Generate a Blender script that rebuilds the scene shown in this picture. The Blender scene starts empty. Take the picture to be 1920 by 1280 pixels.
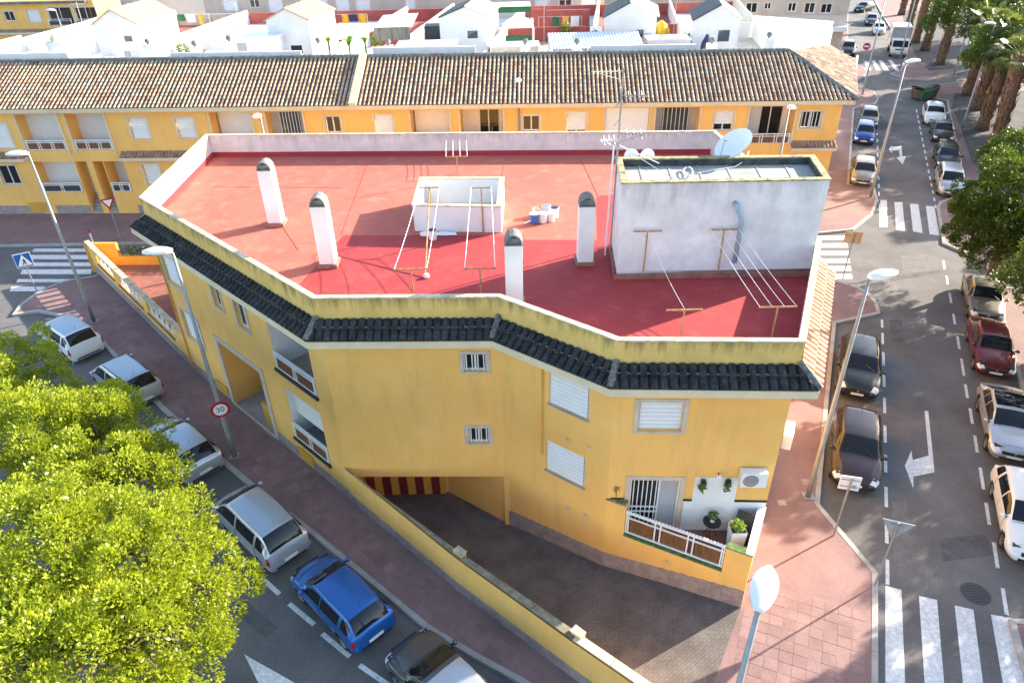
import bpy, bmesh, math, random
import numpy as np
from mathutils import Vector, Matrix
R=math.radians
SC=bpy.context.scene
COL=SC.collection
random.seed(7)
# ------------------------------------------------------------------ camera, world, sun, exposure
F_PX=1340.0; CAM_H=20.0; NADIR=(1010.0,2720.0)          # photo is 1920x1280
_d=np.array([NADIR[0]-960,NADIR[1]-640,F_PX]); _down=_d/np.linalg.norm(_d)
_yw=np.array([0,0,1.0])-_down*_down[2]; _yw/=np.linalg.norm(_yw)
_xw=np.cross(_down,_yw)
if _xw[0]<0: _xw=-_xw
CR=np.stack([_xw,_yw,-_down])                            # rows: world axes seen in (right,down,forward)
cam_d=bpy.data.cameras.new('camera'); cam=bpy.data.objects.new('camera',cam_d); COL.objects.link(cam)
cam_d.sensor_fit='HORIZONTAL'; cam_d.sensor_width=36; cam_d.lens=36*F_PX/1920; cam_d.clip_end=2000; cam_d.clip_start=.5
_m=np.stack([CR@np.array([1,0,0]),CR@np.array([0,-1,0]),CR@np.array([0,0,-1])],axis=1)
M4=Matrix([[*_m[0],0],[*_m[1],0],[*_m[2],CAM_H],[0,0,0,1]])
cam.matrix_world=M4
SC.camera=cam
SUN_EL=R(21.5); SUN_DIR=(0.885,0.465)                   # where the sun stands (horizontal part)
w=bpy.data.worlds.new('World'); SC.world=w; w.use_nodes=True
nt=w.node_tree; bg=nt.nodes['Background']; sky=nt.nodes.new('ShaderNodeTexSky'); sky.sky_type='NISHITA'; sky.sun_disc=False
sky.sun_elevation=SUN_EL; sky.sun_rotation=math.atan2(SUN_DIR[0],SUN_DIR[1]); sky.air_density=1.0; sky.dust_density=1.2; sky.ozone_density=1.0
nt.links.new(sky.outputs[0],bg.inputs[0]); bg.inputs[1].default_value=0.15
sl=bpy.data.lights.new('sun','SUN'); sl.energy=5.0; sl.angle=R(.6); sl.color=(1,.89,.74)
so=bpy.data.objects.new('sun',sl); COL.objects.link(so)
_sv=Vector((SUN_DIR[0]*math.cos(SUN_EL),SUN_DIR[1]*math.cos(SUN_EL),math.sin(SUN_EL)))
so.rotation_euler=_sv.to_track_quat('Z','Y').to_euler(); so.location=(40,20,60)
SC.view_settings.view_transform='Standard'; SC.view_settings.look='None'; SC.view_settings.gamma=1
SC.view_settings.exposure=1.70
# ------------------------------------------------------------------ pixel -> place helpers
def ray(u,v): return CR@np.array([u-960.0,v-640.0,F_PX])
def at(u,v,z=0.0):
    r=ray(u,v); t=(z-CAM_H)/r[2]; return (float(r[0]*t),float(r[1]*t),z)
def atY(u,v,Y):
    r=ray(u,v); t=Y/r[1]; return (float(r[0]*t),Y,float(CAM_H+r[2]*t))
def zup(p,u,v):
    r=ray(u,v); return float(CAM_H+r[2]/math.hypot(r[0],r[1])*math.hypot(p[0],p[1]))
def xy(p): return (p[0],p[1])
# ------------------------------------------------------------------ mesh helpers
class MB:
    def __init__(s): s.v=[]; s.f=[]; s.m=[]
    def add(s,vs,fs,mi=0):
        n=len(s.v); s.v+= [tuple(map(float,p)) for p in vs]; s.f+=[tuple(i+n for i in f) for f in fs]; s.m+=[mi]*len(fs); return s
    def quad(s,a,b,c,d,mi=0): return s.add([a,b,c,d],[(0,1,2,3)],mi)
    def box(s,x0,x1,y0,y1,z0,z1,mi=0):
        return s.add([(x0,y0,z0),(x1,y0,z0),(x1,y1,z0),(x0,y1,z0),(x0,y0,z1),(x1,y0,z1),(x1,y1,z1),(x0,y1,z1)],
          [(3,2,1,0),(4,5,6,7),(0,1,5,4),(1,2,6,5),(2,3,7,6),(3,0,4,7)],mi)
    def obox(s,c,ax,ay,az,hx,hy,hz,mi=0):
        c=Vector(c); ax=Vector(ax)*hx; ay=Vector(ay)*hy; az=Vector(az)*hz
        vs=[c+ax*i+ay*j+az*k for k in(-1,1) for (i,j) in((-1,-1),(1,-1),(1,1),(-1,1))]
        return s.add(vs,[(3,2,1,0),(4,5,6,7),(0,1,5,4),(1,2,6,5),(2,3,7,6),(3,0,4,7)],mi)
    def bar(s,a,b,wd,ht,up=(0,0,1),mi=0):
        a=Vector(a);b=Vector(b);d=(b-a);L=d.length;d.normalize();u=Vector(up)
        sd=d.cross(u)
        if sd.length<1e-4: sd=d.cross(Vector((1,0,0)))
        sd.normalize(); u2=sd.cross(d)
        return s.obox((a+b)/2,d,sd,u2,L/2,wd/2,ht/2,mi)
    def prism(s,poly,z0,z1,mi=0,top=True,bot=True):
        n=len(poly); ar=sum(poly[i][0]*poly[(i+1)%n][1]-poly[(i+1)%n][0]*poly[i][1] for i in range(n))
        P=list(poly) if ar>0 else list(poly)[::-1]
        vs=[(p[0],p[1],z0) for p in P]+[(p[0],p[1],z1) for p in P]
        fs=[(i,(i+1)%n,n+(i+1)%n,n+i) for i in range(n)]
        if top: fs.append(tuple(range(n,2*n)))
        if bot: fs.append(tuple(range(n-1,-1,-1)))
        return s.add(vs,fs,mi)
    def tube(s,path,r,n=8,mi=0,cap=True):
        path=[Vector(p) for p in path]; k=len(path); rs=r if isinstance(r,(list,tuple)) else [r]*k
        vs=[];fs=[]; ref=None
        for i,p in enumerate(path):
            t=(path[min(i+1,k-1)]-path[max(i-1,0)]).normalized()
            if ref is None: ref=Vector((0,0,1)) if abs(t.z)<.9 else Vector((1,0,0))
            a=t.cross(ref).normalized(); b=a.cross(t).normalized(); ref=b
            for j in range(n):
                q=2*math.pi*j/n; vs.append(p+(a*math.cos(q)+b*math.sin(q))*rs[i])
        for i in range(k-1):
            for j in range(n): fs.append((i*n+j,i*n+(j+1)%n,(i+1)*n+(j+1)%n,(i+1)*n+j))
        if cap: fs.append(tuple(range(n-1,-1,-1))); fs.append(tuple(range((k-1)*n,k*n)))
        return s.add(vs,fs,mi)
    def lathe(s,c,prof,n=16,mi=0):      # prof [(r,z)]
        vs=[];fs=[];k=len(prof)
        for r,z in prof:
            for j in range(n):
                q=2*math.pi*j/n; vs.append((c[0]+r*math.cos(q),c[1]+r*math.sin(q),c[2]+z))
        for i in range(k-1):
            for j in range(n): fs.append((i*n+j,i*n+(j+1)%n,(i+1)*n+(j+1)%n,(i+1)*n+j))
        fs.append(tuple(range(n-1,-1,-1))); fs.append(tuple(range((k-1)*n,k*n)))
        return s.add(vs,fs,mi)
    def grid(s,pts,mi=0,flip=False):    # pts[i][j]
        a=len(pts);b=len(pts[0]); vs=[p for row in pts for p in row]; fs=[]
        for i in range(a-1):
            for j in range(b-1):
                f=(i*b+j,i*b+j+1,(i+1)*b+j+1,(i+1)*b+j); fs.append(f[::-1] if flip else f)
        return s.add(vs,fs,mi)
    def build(s,name,mats,parent=None,smooth=False,bevel=0,loc=None):
        o0=ORG.get(parent.name,(0,0,0)) if parent is not None else (loc or (0,0,0))
        me=bpy.data.meshes.new(name)
        me.from_pydata([(p[0]-o0[0],p[1]-o0[1],p[2]-o0[2]) for p in s.v],[],s.f)
        if not isinstance(mats,(list,tuple)): mats=[mats]
        for m in mats: me.materials.append(M[m] if isinstance(m,str) else m)
        if len(mats)>1: me.polygons.foreach_set('material_index',s.m)
        if smooth: me.polygons.foreach_set('use_smooth',[True]*len(me.polygons))
        me.update()
        ob=bpy.data.objects.new(name,me); COL.objects.link(ob)
        if parent is not None: ob.parent=parent
        else: ob.location=o0
        ORG[ob.name]=o0
        if bevel:
            b=ob.modifiers.new('bevel','BEVEL'); b.width=bevel; b.segments=2; b.limit_method='ANGLE'
        return ob
ORG={}
def tag(o,label,cat,group=None):
    o['label']=label; o['category']=cat
    if group: o['group']=group
    return o
def thing(name,label,cat,loc=(0,0,0),group=None):
    o=bpy.data.objects.new(name,None); COL.objects.link(o); o.location=loc; o.empty_display_size=.3
    ORG[o.name]=tuple(loc); return tag(o,label,cat,group)
def struct(o,kind='structure'): o['kind']=kind; return o
def copy_tree(o,parent=None):
    c=o.copy(); COL.objects.link(c)
    ORG[c.name]=ORG.get(o.name,(0,0,0))
    if parent is not None:
        c.parent=parent; 
    for ch in list(o.children): copy_tree(ch,c)
    return c
# ------------------------------------------------------------------ materials
M={}
def mat(name,col,rough=.7,var=.12,scale=3.0,bump=0.0,bscale=60.0,metal=0.0,col2=None,spec=.5,coat=0,fine=.0,fscale=40,emit=None,stretch=None,transl=0):
    m=bpy.data.materials.new(name); m.use_nodes=True; nt=m.node_tree; N=nt.nodes; L=nt.links
    b=N['Principled BSDF']; b.inputs['Roughness'].default_value=rough; b.inputs['Metallic'].default_value=metal
    b.inputs['Specular IOR Level'].default_value=spec
    if coat: b.inputs['Coat Weight'].default_value=coat; b.inputs['Coat Roughness'].default_value=.04
    g=N.new('ShaderNodeNewGeometry'); src=g.outputs['Position']
    if stretch:
        mp=N.new('ShaderNodeMapping'); mp.inputs['Scale'].default_value=stretch; L.new(src,mp.inputs['Vector']); src=mp.outputs[0]
    c2=col2 or tuple(max(0,x*(1-var*2)) for x in col)
    if var or col2:
        n=N.new('ShaderNodeTexNoise'); n.inputs['Scale'].default_value=scale; n.inputs['Detail'].default_value=7; n.inputs['Roughness'].default_value=.62
        L.new(src,n.inputs['Vector'])
        rp=N.new('ShaderNodeValToRGB'); rp.color_ramp.elements[0].position=.32; rp.color_ramp.elements[1].position=.68
        rp.color_ramp.elements[0].color=(*c2,1); rp.color_ramp.elements[1].color=(*[min(1,x*(1+var*.5)) for x in col],1)
        L.new(n.outputs['Fac'],rp.inputs[0]); out=rp.outputs[0]
        if fine:
            n2=N.new('ShaderNodeTexNoise'); n2.inputs['Scale'].default_value=fscale; n2.inputs['Detail'].default_value=3; L.new(src,n2.inputs['Vector'])
            mr=N.new('ShaderNodeMapRange'); mr.inputs[1].default_value=.3; mr.inputs[2].default_value=.7; mr.inputs[3].default_value=1-fine; mr.inputs[4].default_value=1+fine
            L.new(n2.outputs['Fac'],mr.inputs[0]); mx=N.new('ShaderNodeMix'); mx.data_type='RGBA'; mx.blend_type='MULTIPLY'; mx.inputs[0].default_value=1
            L.new(out,mx.inputs[6]); L.new(mr.outputs[0],mx.inputs[7]); out=mx.outputs[2]
        L.new(out,b.inputs['Base Color'])
    else: b.inputs['Base Color'].default_value=(*col,1)
    if bump:
        nb=N.new('ShaderNodeTexNoise'); nb.inputs['Scale'].default_value=bscale; nb.inputs['Detail'].default_value=4
        L.new(g.outputs['Position'],nb.inputs['Vector']); bp=N.new('ShaderNodeBump'); bp.inputs['Strength'].default_value=bump; bp.inputs['Distance'].default_value=.02
        L.new(nb.outputs['Fac'],bp.inputs['Height']); L.new(bp.outputs[0],b.inputs['Normal'])
    if emit: b.inputs['Emission Color'].default_value=(*emit[0],1); b.inputs['Emission Strength'].default_value=emit[1]
    M[name]=m; return m
def streaked(name,col,dirt,z0,z1,amt=.75,xs=2.2,base_scale=1.2,rough=.85):
    """plaster with run-off stains hanging from z1 and thinning out at z0"""
    m=mat(name,col,rough,.10,base_scale,.25,45,fine=.06); nt=m.node_tree; N=nt.nodes; L=nt.links
    b=N['Principled BSDF']; src=b.inputs['Base Color'].links[0].from_socket
    g=N.new('ShaderNodeNewGeometry'); mp=N.new('ShaderNodeMapping'); mp.inputs['Scale'].default_value=(xs,xs,.22); L.new(g.outputs['Position'],mp.inputs[0])
    n=N.new('ShaderNodeTexNoise'); n.inputs['Scale'].default_value=1.6; n.inputs['Detail'].default_value=8; n.inputs['Roughness'].default_value=.7; L.new(mp.outputs[0],n.inputs[0])
    sp=N.new('ShaderNodeSeparateXYZ'); L.new(g.outputs['Position'],sp.inputs[0])
    mr=N.new('ShaderNodeMapRange'); mr.inputs[1].default_value=z0; mr.inputs[2].default_value=z1; mr.inputs[3].default_value=-.22; mr.inputs[4].default_value=.16
    L.new(sp.outputs[2],mr.inputs[0]); ad=N.new('ShaderNodeMath'); ad.operation='ADD'; L.new(n.outputs['Fac'],ad.inputs[0]); L.new(mr.outputs[0],ad.inputs[1])
    r2=N.new('ShaderNodeMapRange'); r2.inputs[1].default_value=.5; r2.inputs[2].default_value=.78; r2.inputs[4].default_value=amt; L.new(ad.outputs[0],r2.inputs[0])
    mx=N.new('ShaderNodeMix'); mx.data_type='RGBA'; mx.inputs[7].default_value=(*dirt,1); L.new(r2.outputs[0],mx.inputs[0]); L.new(src,mx.inputs[6]); L.new(mx.outputs[2],b.inputs['Base Color'])
    return m
mat('asphalt',(.165,.157,.152),.9,.20,.35,.5,160,fine=.22,fscale=18)
mat('paint_white',(.74,.74,.72),.8,.10,5,.15,90,fine=.18,fscale=9)
def overlay(name,col,scale,lo,hi,amt,stretch=None,detail=6):
    m=M[name]; N=m.node_tree.nodes; L=m.node_tree.links; b=N['Principled BSDF']; src=b.inputs['Base Color'].links[0].from_socket
    g=N.new('ShaderNodeNewGeometry'); s=g.outputs['Position']
    if stretch: mp=N.new('ShaderNodeMapping'); mp.inputs['Scale'].default_value=stretch; L.new(s,mp.inputs[0]); s=mp.outputs[0]
    n=N.new('ShaderNodeTexNoise'); n.inputs['Scale'].default_value=scale; n.inputs['Detail'].default_value=detail; n.inputs['Roughness'].default_value=.68; L.new(s,n.inputs['Vector'])
    r=N.new('ShaderNodeMapRange'); r.inputs[1].default_value=lo; r.inputs[2].default_value=hi; r.inputs[4].default_value=amt; L.new(n.outputs['Fac'],r.inputs[0])
    mx=N.new('ShaderNodeMix'); mx.data_type='RGBA'; mx.inputs[7].default_value=(*col,1); L.new(r.outputs[0],mx.inputs[0]); L.new(src,mx.inputs[6]); L.new(mx.outputs[2],b.inputs['Base Color'])
overlay('paint_white',(.30,.29,.28),16,.56,.70,.55); overlay('paint_white',(.45,.44,.42),1.5,.5,.7,.4); overlay('asphalt',(.085,.082,.082),.9,.58,.75,.55); overlay('asphalt',(.23,.215,.20),2.6,.60,.74,.35)
mat('pave_red',(.28,.17,.157),.85,.13,.6,.15,80,fine=.10,fscale=14)
mat('pave_tile',(.292,.178,.164),.85,.16,.9,.2,90,fine=.12,fscale=16)
mat('pave_tile_b',(.28,.168,.156),.85,.16,1.1,.2,90,fine=.12,fscale=16)
mat('pave_tile_c',(.305,.187,.172),.85,.16,.8,.2,90,fine=.12,fscale=16)
mat('kerb',(.42,.40,.37),.85,.12,2,.2,60,fine=.08)
mat('concrete',(.40,.38,.35),.9,.15,1.5,.3,60,fine=.1)
mat('dark_grit',(.10,.10,.105),.95,.25,.8,.6,50,fine=.2)
mat('cobble',(.165,.145,.135),.85,.2,1.2,.3,60,fine=.15,fscale=12)
mat('yellow',(.94,.545,.155),.9,.05,.45,.35,55,fine=.04,col2=(.87,.48,.125))
streaked('yellow_parapet',(.80,.53,.165),(.06,.055,.03),8.1,9.05,.85)
mat('yellow_deep',(.74,.38,.06),.9,.08,.8,.3,55,fine=.05)
overlay('yellow',(.62,.36,.12),1.1,.50,.78,.42,(1.6,1.6,.28)); overlay('yellow',(.95,.66,.30),.8,.56,.75,.35)
mat('cream',(.74,.62,.42),.85,.07,1.2,.15,50)
mat('stone_trim',(.62,.53,.42),.8,.10,2.5,.2,60)
mat('plinth',(.40,.32,.29),.85,.16,3,.3,40,fine=.12)
mat('white_wall',(.80,.79,.77),.85,.05,1.0,.2,50,fine=.03)
streaked('white_parapet',(.74,.66,.63),(.20,.19,.17),8.1,9.02,.55)
streaked('box_wall',(.78,.76,.75),(.28,.28,.27),9.6,11.5,.5,1.4)
mat('cap',(.66,.58,.42),.85,.16,3,.3,40,col2=(.33,.29,.19))
mat('moss_cap',(.42,.38,.20),.9,.25,4,.3,40,col2=(.12,.115,.06))
mat('roof_pink',(.48,.128,.085),.85,.08,.5,.2,70,fine=.06,fscale=7,col2=(.44,.105,.07))
mat('roof_red',(.37,.038,.036),.8,.08,.6,.2,70,fine=.06,fscale=7,col2=(.32,.026,.031))
overlay('roof_pink',(.60,.27,.19),1.4,.52,.72,.55); overlay('roof_pink',(.36,.09,.06),.7,.56,.7,.45); overlay('roof_pink',(.30,.08,.06),9,.60,.72,.35); overlay('roof_red',(.46,.09,.08),1.2,.54,.72,.5); overlay('roof_red',(.22,.02,.025),8,.62,.74,.35)
mat('roof_maroon',(.36,.03,.04),.8,.08,.6,.2,70)
mat('tile_dark',(.050,.050,.049),.92,.4,2.2,.6,30,col2=(.016,.0165,.018),fine=.4,fscale=14,spec=.25)
overlay('tile_dark',(.17,.16,.14),11,.60,.72,.7)
mat('tile_lichen',(.20,.19,.16),.9,.4,9,.6,30,col2=(.05,.05,.05))
mat('tile_tan',(.55,.42,.29),.85,.25,1.3,.3,40,col2=(.34,.25,.17),fine=.2,fscale=5)
mat('tile_tan_b',(.40,.26,.18),.85,.25,2,.3,40,fine=.2,fscale=5)
mat('tile_clay',(.58,.36,.22),.85,.2,3,.3,40,fine=.12)
mat('ridge_tile',(.19,.21,.20),.85,.25,2,.4,30,fine=.2)
mat('shutter',(.82,.82,.81),.45,.03,2)
mat('frame_white',(.82,.82,.80),.4,.03,3)
mat('frame_dark',(.05,.045,.04),.5,.1,3)
mat('glass_dark',(.018,.022,.026),.06,0,1,spec=.6)
mat('glass_blue',(.05,.075,.09),.05,0,1,spec=.7)
mat('dark_in',(.022,.02,.02),.9,.2,2)
mat('grey_in',(.42,.44,.47),.9,.06,1)
mat('rust_pole',(.50,.31,.11),.75,.3,8,.2,60,col2=(.27,.13,.06))
mat('white_wire',(.78,.78,.76),.6,0,1)
mat('grey_metal',(.38,.39,.40),.45,.08,4,metal=.6)
mat('lamp_pole',(.34,.345,.34),.5,.10,3,metal=.35)
mat('lamp_white',(.86,.87,.88),.3,.03,2,coat=.3)
mat('lamp_lens',(.25,.36,.45),.15,.05,2)
mat('chim_cap',(.23,.235,.22),.9,.25,6,.4,40)
mat('wood_brown',(.20,.085,.03),.6,.25,4,.2,30,stretch=(3,3,.5))
mat('terra_floor',(.30,.12,.09),.7,.15,2,.1,50)
mat('black_metal',(.015,.015,.016),.45,0,1)
mat('green_moss',(.16,.24,.08),.95,.3,8,.4,40)
mat('hedge',(.05,.075,.02),.9,.3,14,.8,30,col2=(.015,.02,.008))
mat('white_plastic',(.84,.84,.83),.35,.03,3)
mat('soil',(.12,.08,.05),1,.3,5,.5,30)
# ------------------------------------------------------------------ ground, pavements, markings
PV=.12
def gp(*px,z=PV): return [xy(at(u,v,z)) for u,v in px]
P0=(-16.0,38.1);P1=(-15.7,29.1);P2=(-6.3,19.9);P3=(-.4,19.7);P4=(3.0,17.0);P5=(8.2,16.7);RC=(11.1,23.2);RB=(11.3,30.0);P7=(10.7,36.6);CN=(7.2,14.7)
GAR_Y=21.5
WALL_IN=[(-6.15,19.75),(-1.75,15.75),(1.75,12.75),(4.6,10.3)]   # inner face of ramp wall
MOUTH=[(7.2,14.7),(4.6,10.3)]
hole=[(-6.28,19.86),(-6.28,GAR_Y+.12),(-2.68,GAR_Y+.12),(-.32,19.86),(3.06,17.13),(7.27,14.82),(4.54,10.2),(1.66,12.65),(-1.84,15.65)]
def sheet(name,mats,outer,holes=(),z=0.0,thick=0.0):
    bm=bmesh.new()
    for lp in [outer]+list(holes):
        vs=[bm.verts.new((p[0],p[1],z)) for p in lp]
        for i in range(len(vs)): bm.edges.new((vs[i],vs[(i+1)%len(vs)]))
    bmesh.ops.triangle_fill(bm,use_beauty=True,use_dissolve=False,edges=bm.edges[:],normal=(0,0,1))
    for f in bm.faces:
        if f.normal.z<0: f.normal_flip()
    if thick:
        be=[e for e in bm.edges if len(e.link_faces)==1]
        r=bmesh.ops.extrude_edge_only(bm,edges=be)
        for v in [g for g in r['geom'] if isinstance(g,bmesh.types.BMVert)]: v.co.z-=thick
        bmesh.ops.recalc_face_normals(bm,faces=bm.faces[:])
    me=bpy.data.meshes.new(name); bm.to_mesh(me); bm.free()
    for m in ([mats] if isinstance(mats,str) else mats): me.materials.append(M[m])
    o=bpy.data.objects.new(name,me); COL.objects.link(o); return o
struct(sheet('road','asphalt',[(-300,-60),(400,-60),(400,600),(-300,600)],[hole],0.0))
def kerb_loop(pts,wd=.16,closed=True,name='kerb'):
    mb=MB(); n=len(pts)
    ar=sum(pts[i][0]*pts[(i+1)%n][1]-pts[(i+1)%n][0]*pts[i][1] for i in range(n)); sg=1 if ar>0 else -1
    V=[Vector(p) for p in pts]; ins=[]
    for i in range(n):
        a=(V[i]-V[i-1]).normalized(); b=(V[(i+1)%n]-V[i]).normalized()
        na=Vector((-a.y,a.x))*sg; nb=Vector((-b.y,b.x))*sg; bi=(na+nb)
        if bi.length<.2: bi=na
        else: bi=bi/max(.5,bi.length**2/2)
        ins.append((V[i]+bi*wd,V[i]-bi*.02))
    for i in range(n):
        j=(i+1)%n; A,Ao=ins[i]; B,Bo=ins[j]
        L=(Bo-Ao).length; k=max(1,int(L/1.0)) if L<60 else 1
        for q in range(k):
            t0=q/k; t1=(q+1)/k-(.012/L if L>.3 else 0)
            a0=Ao.lerp(Bo,t0);a1=Ao.lerp(Bo,t1);b0=A.lerp(B,t0);b1=A.lerp(B,t1)
            mb.add([(a0.x,a0.y,0),(a1.x,a1.y,0),(b1.x,b1.y,0),(b0.x,b0.y,0),(a0.x,a0.y,PV+.012),(a1.x,a1.y,PV+.012),(b1.x,b1.y,PV+.012),(b0.x,b0.y,PV+.012)],
              [(4,5,6,7),(0,1,5,4),(1,2,6,5),(2,3,7,6),(3,0,4,7)])
    o=mb.build(name,'kerb'); struct(o); return o
KL=gp((980,1280),(900,1237),(800,1178),(700,1095),(590,1005),(500,935),(420,868),(300,762),(190,640),(165,612),(120,592),(70,583),(23,590),(37,571),(66,550),(98,534),(131,524),(176,517))
KR=gp((1540,520),(1597,533),(1627,547),(1645,568),(1650,587),(1567,605),(1552,760),(1536,945),(1645,1073),(1645,1280))
ISL=[(6.2,7.0),(2.2,10.4)]+KL+[(-25.2,40.4),(-10,40.0),(12,38.6)]+KR+[(9.6,9.4),(8.2,7.2)]
pave_main=struct(sheet('pavement','pave_red',ISL,[hole],PV,.118))
kerb_loop(ISL)
UP=gp((1540,436),(1600,430),(1636,402),(1646,375),(1640,352),(1592,345),(1602,203),(1640,196),(1648,186),(1640,172),(1600,160))
UPL=[(-90,44.6),(-45,44.4),(-28,44.2),(10,43.4)]+UP+[(20,79),(-90,84)]
pave_up=struct(sheet('pavement','pave_red',UPL,[],PV,.118)); kerb_loop(UPL)
EA=gp((1768,455),(1757,388),(1762,378),(1812,362),(1775,188),(1735,180),(1745,160),(1830,150),(2050,150),(2150,440),(1990,520),(1852,505),(1850,490))
struct(sheet('pavement','pave_red',EA,[],PV,.118)); kerb_loop(EA)
rd=Vector((.4,.917)).normalized(); rn=Vector((rd.y,-rd.x))
k0=Vector(xy(at(1883,1130,0)))+rn*2.25; k1=Vector(xy(at(1776,525,0)))+rn*2.25
EB=[tuple(k0-rd*.2),tuple(k1),tuple(k1+rn*18),tuple(k0-rd*.2+rn*18)]
struct(sheet('pavement','pave_red',EB,[],PV,.118)); kerb_loop(EB)
e2=gp((1893,1160),(1905,1205),(1930,1290)); EC=e2+[(e2[2][0]+8,e2[2][1]-3),(e2[0][0]+9,e2[0][1]-.5)]
struct(sheet('pavement','pave_red',EC,[],PV,.118)); kerb_loop(EC)
FA=gp((1668,138),(1688,133),(1700,100),(1655,30),(1640,2),(1640,-40),(1900,-40),(1990,110),(1830,128),(1790,137),(1740,150),(1700,148))
struct(sheet('pavement','pave_red',FA,[],PV,.118)); kerb_loop(FA)
FW=gp((1590,112),(1622,128),(1627,137),(1610,150),(1560,150),(1560,10),(1590,5))
struct(sheet('pavement','pave_red',FW,[],PV,.118)); kerb_loop(FW)
pk=gp((1785,200),(1800,232),(1822,300),(1850,330),(2050,330),(2040,165),(1880,172),(1790,176),z=PV+.02)
struct(sheet('park_ground','dark_grit',pk,[],PV+.02,.05))
pk=gp((1715,102),(1742,132),(1790,128),(1930,110),(1840,20),(1690,20),z=PV+.02)
struct(sheet('park_ground','dark_grit',pk,[],PV+.02,.05))
# ---- painted markings
def mark(name,polys,z=.005):
    mb=MB()
    for p in polys:
        q=[at(u,v,z) for u,v in p]; n=len(q)
        ar=sum(q[i][0]*q[(i+1)%n][1]-q[(i+1)%n][0]*q[i][1] for i in range(n))
        if ar<0: q=q[::-1]
        mb.add(q,[tuple(range(n))])
    return mb.build(name,'paint_white')
cw=[[(1660,1097),(1690,1105),(1698,1300),(1660,1300)],[(1723,1116),(1757,1124),(1772,1300),(1735,1300)],[(1790,1134),(1825,1142),(1846,1300),(1808,1300)],[(1858,1151),(1898,1158),(1930,1300),(1884,1300)]]
for q in cw: struct(mark('crossing_stripe',[q]))
for q in [[(1648,375),(1663,375),(1664,426),(1649,426)],[(1677,379),(1692,379),(1697,433),(1680,431)],[(1706,382),(1722,383),(1730,437),(1712,434)],[(1736,386),(1752,387),(1762,442),(1743,439)]]: struct(mark('crossing_stripe',[q]))
for i in range(6):
    y=442+i*14.3; x1=1586+i*2.2; struct(mark('crossing_stripe',[[(1535-i*2,y),(x1,y-.5),(x1+2,y+7.5+i*.3),(1535-i*2,y+7.5+i*.3)]]))
for y0,y1,x0,x1 in [(466,472,62,180),(478,486,57,175),(492,499,50,172),(505,514,40,172),(523,529,32,150),(537,546,20,85)]:
    struct(mark('crossing_stripe',[[(x0+2,y0),(x1,y0),(x1-1,y1),(x0-2,y1)]]))
for a in [[(1620,115),(1627,115),(1634,132),(1626,132)],[(1634,114),(1641,114),(1651,132),(1643,132)],[(1647,114),(1654,114),(1668,133),(1659,133)],[(1665,113),(1672,113),(1687,133),(1679,133)]]: struct(mark('crossing_stripe',[a]))
for i in range(4):
    x=1603;y=163+i*6.5; struct(mark('crossing_stripe',[[(x-3,y),(x+14-i,y),(x+14-i,y+3.2),(x-3,y+3.2)]]))
for i in range(3):
    y=478+i*10; struct(mark('crossing_stripe',[[(1855+i*6,y),(1905,y-2),(1905,y+4),(1858+i*6,y+6)]]))
def dash(u0,v0,u1,v1,wd=.12):
    a=Vector(at(u0,v0,.005));b=Vector(at(u1,v1,.005));d=(b-a).normalized();n=Vector((-d.y,d.x,0))*wd/2
    mb=MB();mb.quad(a-n,a+n,b+n,b-n)
    if (b-a).cross(n).z<0: mb.f=[f[::-1] for f in mb.f]
    struct(mb.build('lane_dash','paint_white'))
for x,a,b in [(1654,599,614),(1655,624,645),(1656.5,660,685),(1657.5,702,725),(1658.5,745,774),(1659.5,797,829),(1660.5,852,885),(1661.5,912,950),(1662.5,973,1018),(1664,1048,1095)]:
    dash(x-.3,a,x+.3,b)
for x,a,b in [(1770,488,505),(1776,517,533),(1782,549,568),(1789,588,608),(1797,630,654),(1805,672,704),(1812,720,746),(1821,765,794),(1830,816,848),(1841,876,917),(1852,942,983),(1867,1016,1064),(1884,1102,1152)]:
    s=(b-a)*.155; dash(x-s/2,a,x+s/2,b)
for i in range(13):
    y=208+i*12.5+ (i*i)*.12; dash(1643+i*.45,y,1643.3+i*.45,y+7)
for i in range(16):
    y=205+i*10+ (i*i)*.13; x=1718+(y-205)*.20; dash(x,y,x+1.3,y+6.5)
for a in [(480,1073,524,1113),(542,1131,589,1170),(604,1187,656,1230),(674,1246,728,1283),(425,1022,462,1056)]: dash(*a,wd=.16)
def crop(pts,ox,oy,s): return [(ox+x/s,oy+y/s) for x,y in pts]
struct(mark('turn_arrow',[crop([(683,672),(705,672),(733,930),(742,1040),(700,1048),(708,940)],1520,560,3.2),crop([(708,940),(700,1048),(617,1065),(612,965)],1520,560,3.2),crop([(612,965),(617,1065),(615,1135),(565,1000),(605,908)],1520,560,3.2)]))
struct(mark('turn_arrow',[crop([(535,655),(555,655),(563,740),(541,740)],1560,120,4.267),crop([(515,745),(592,740),(565,805)],1560,120,4.267),crop([(478,662),(535,658),(537,690),(480,694)],1560,120,4.267),crop([(478,652),(480,715),(453,682)],1560,120,4.267)]))
struct(mark('give_way_triangle',[[(458,1226),(556,1281),(600,1330),(500,1310)]]))
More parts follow.
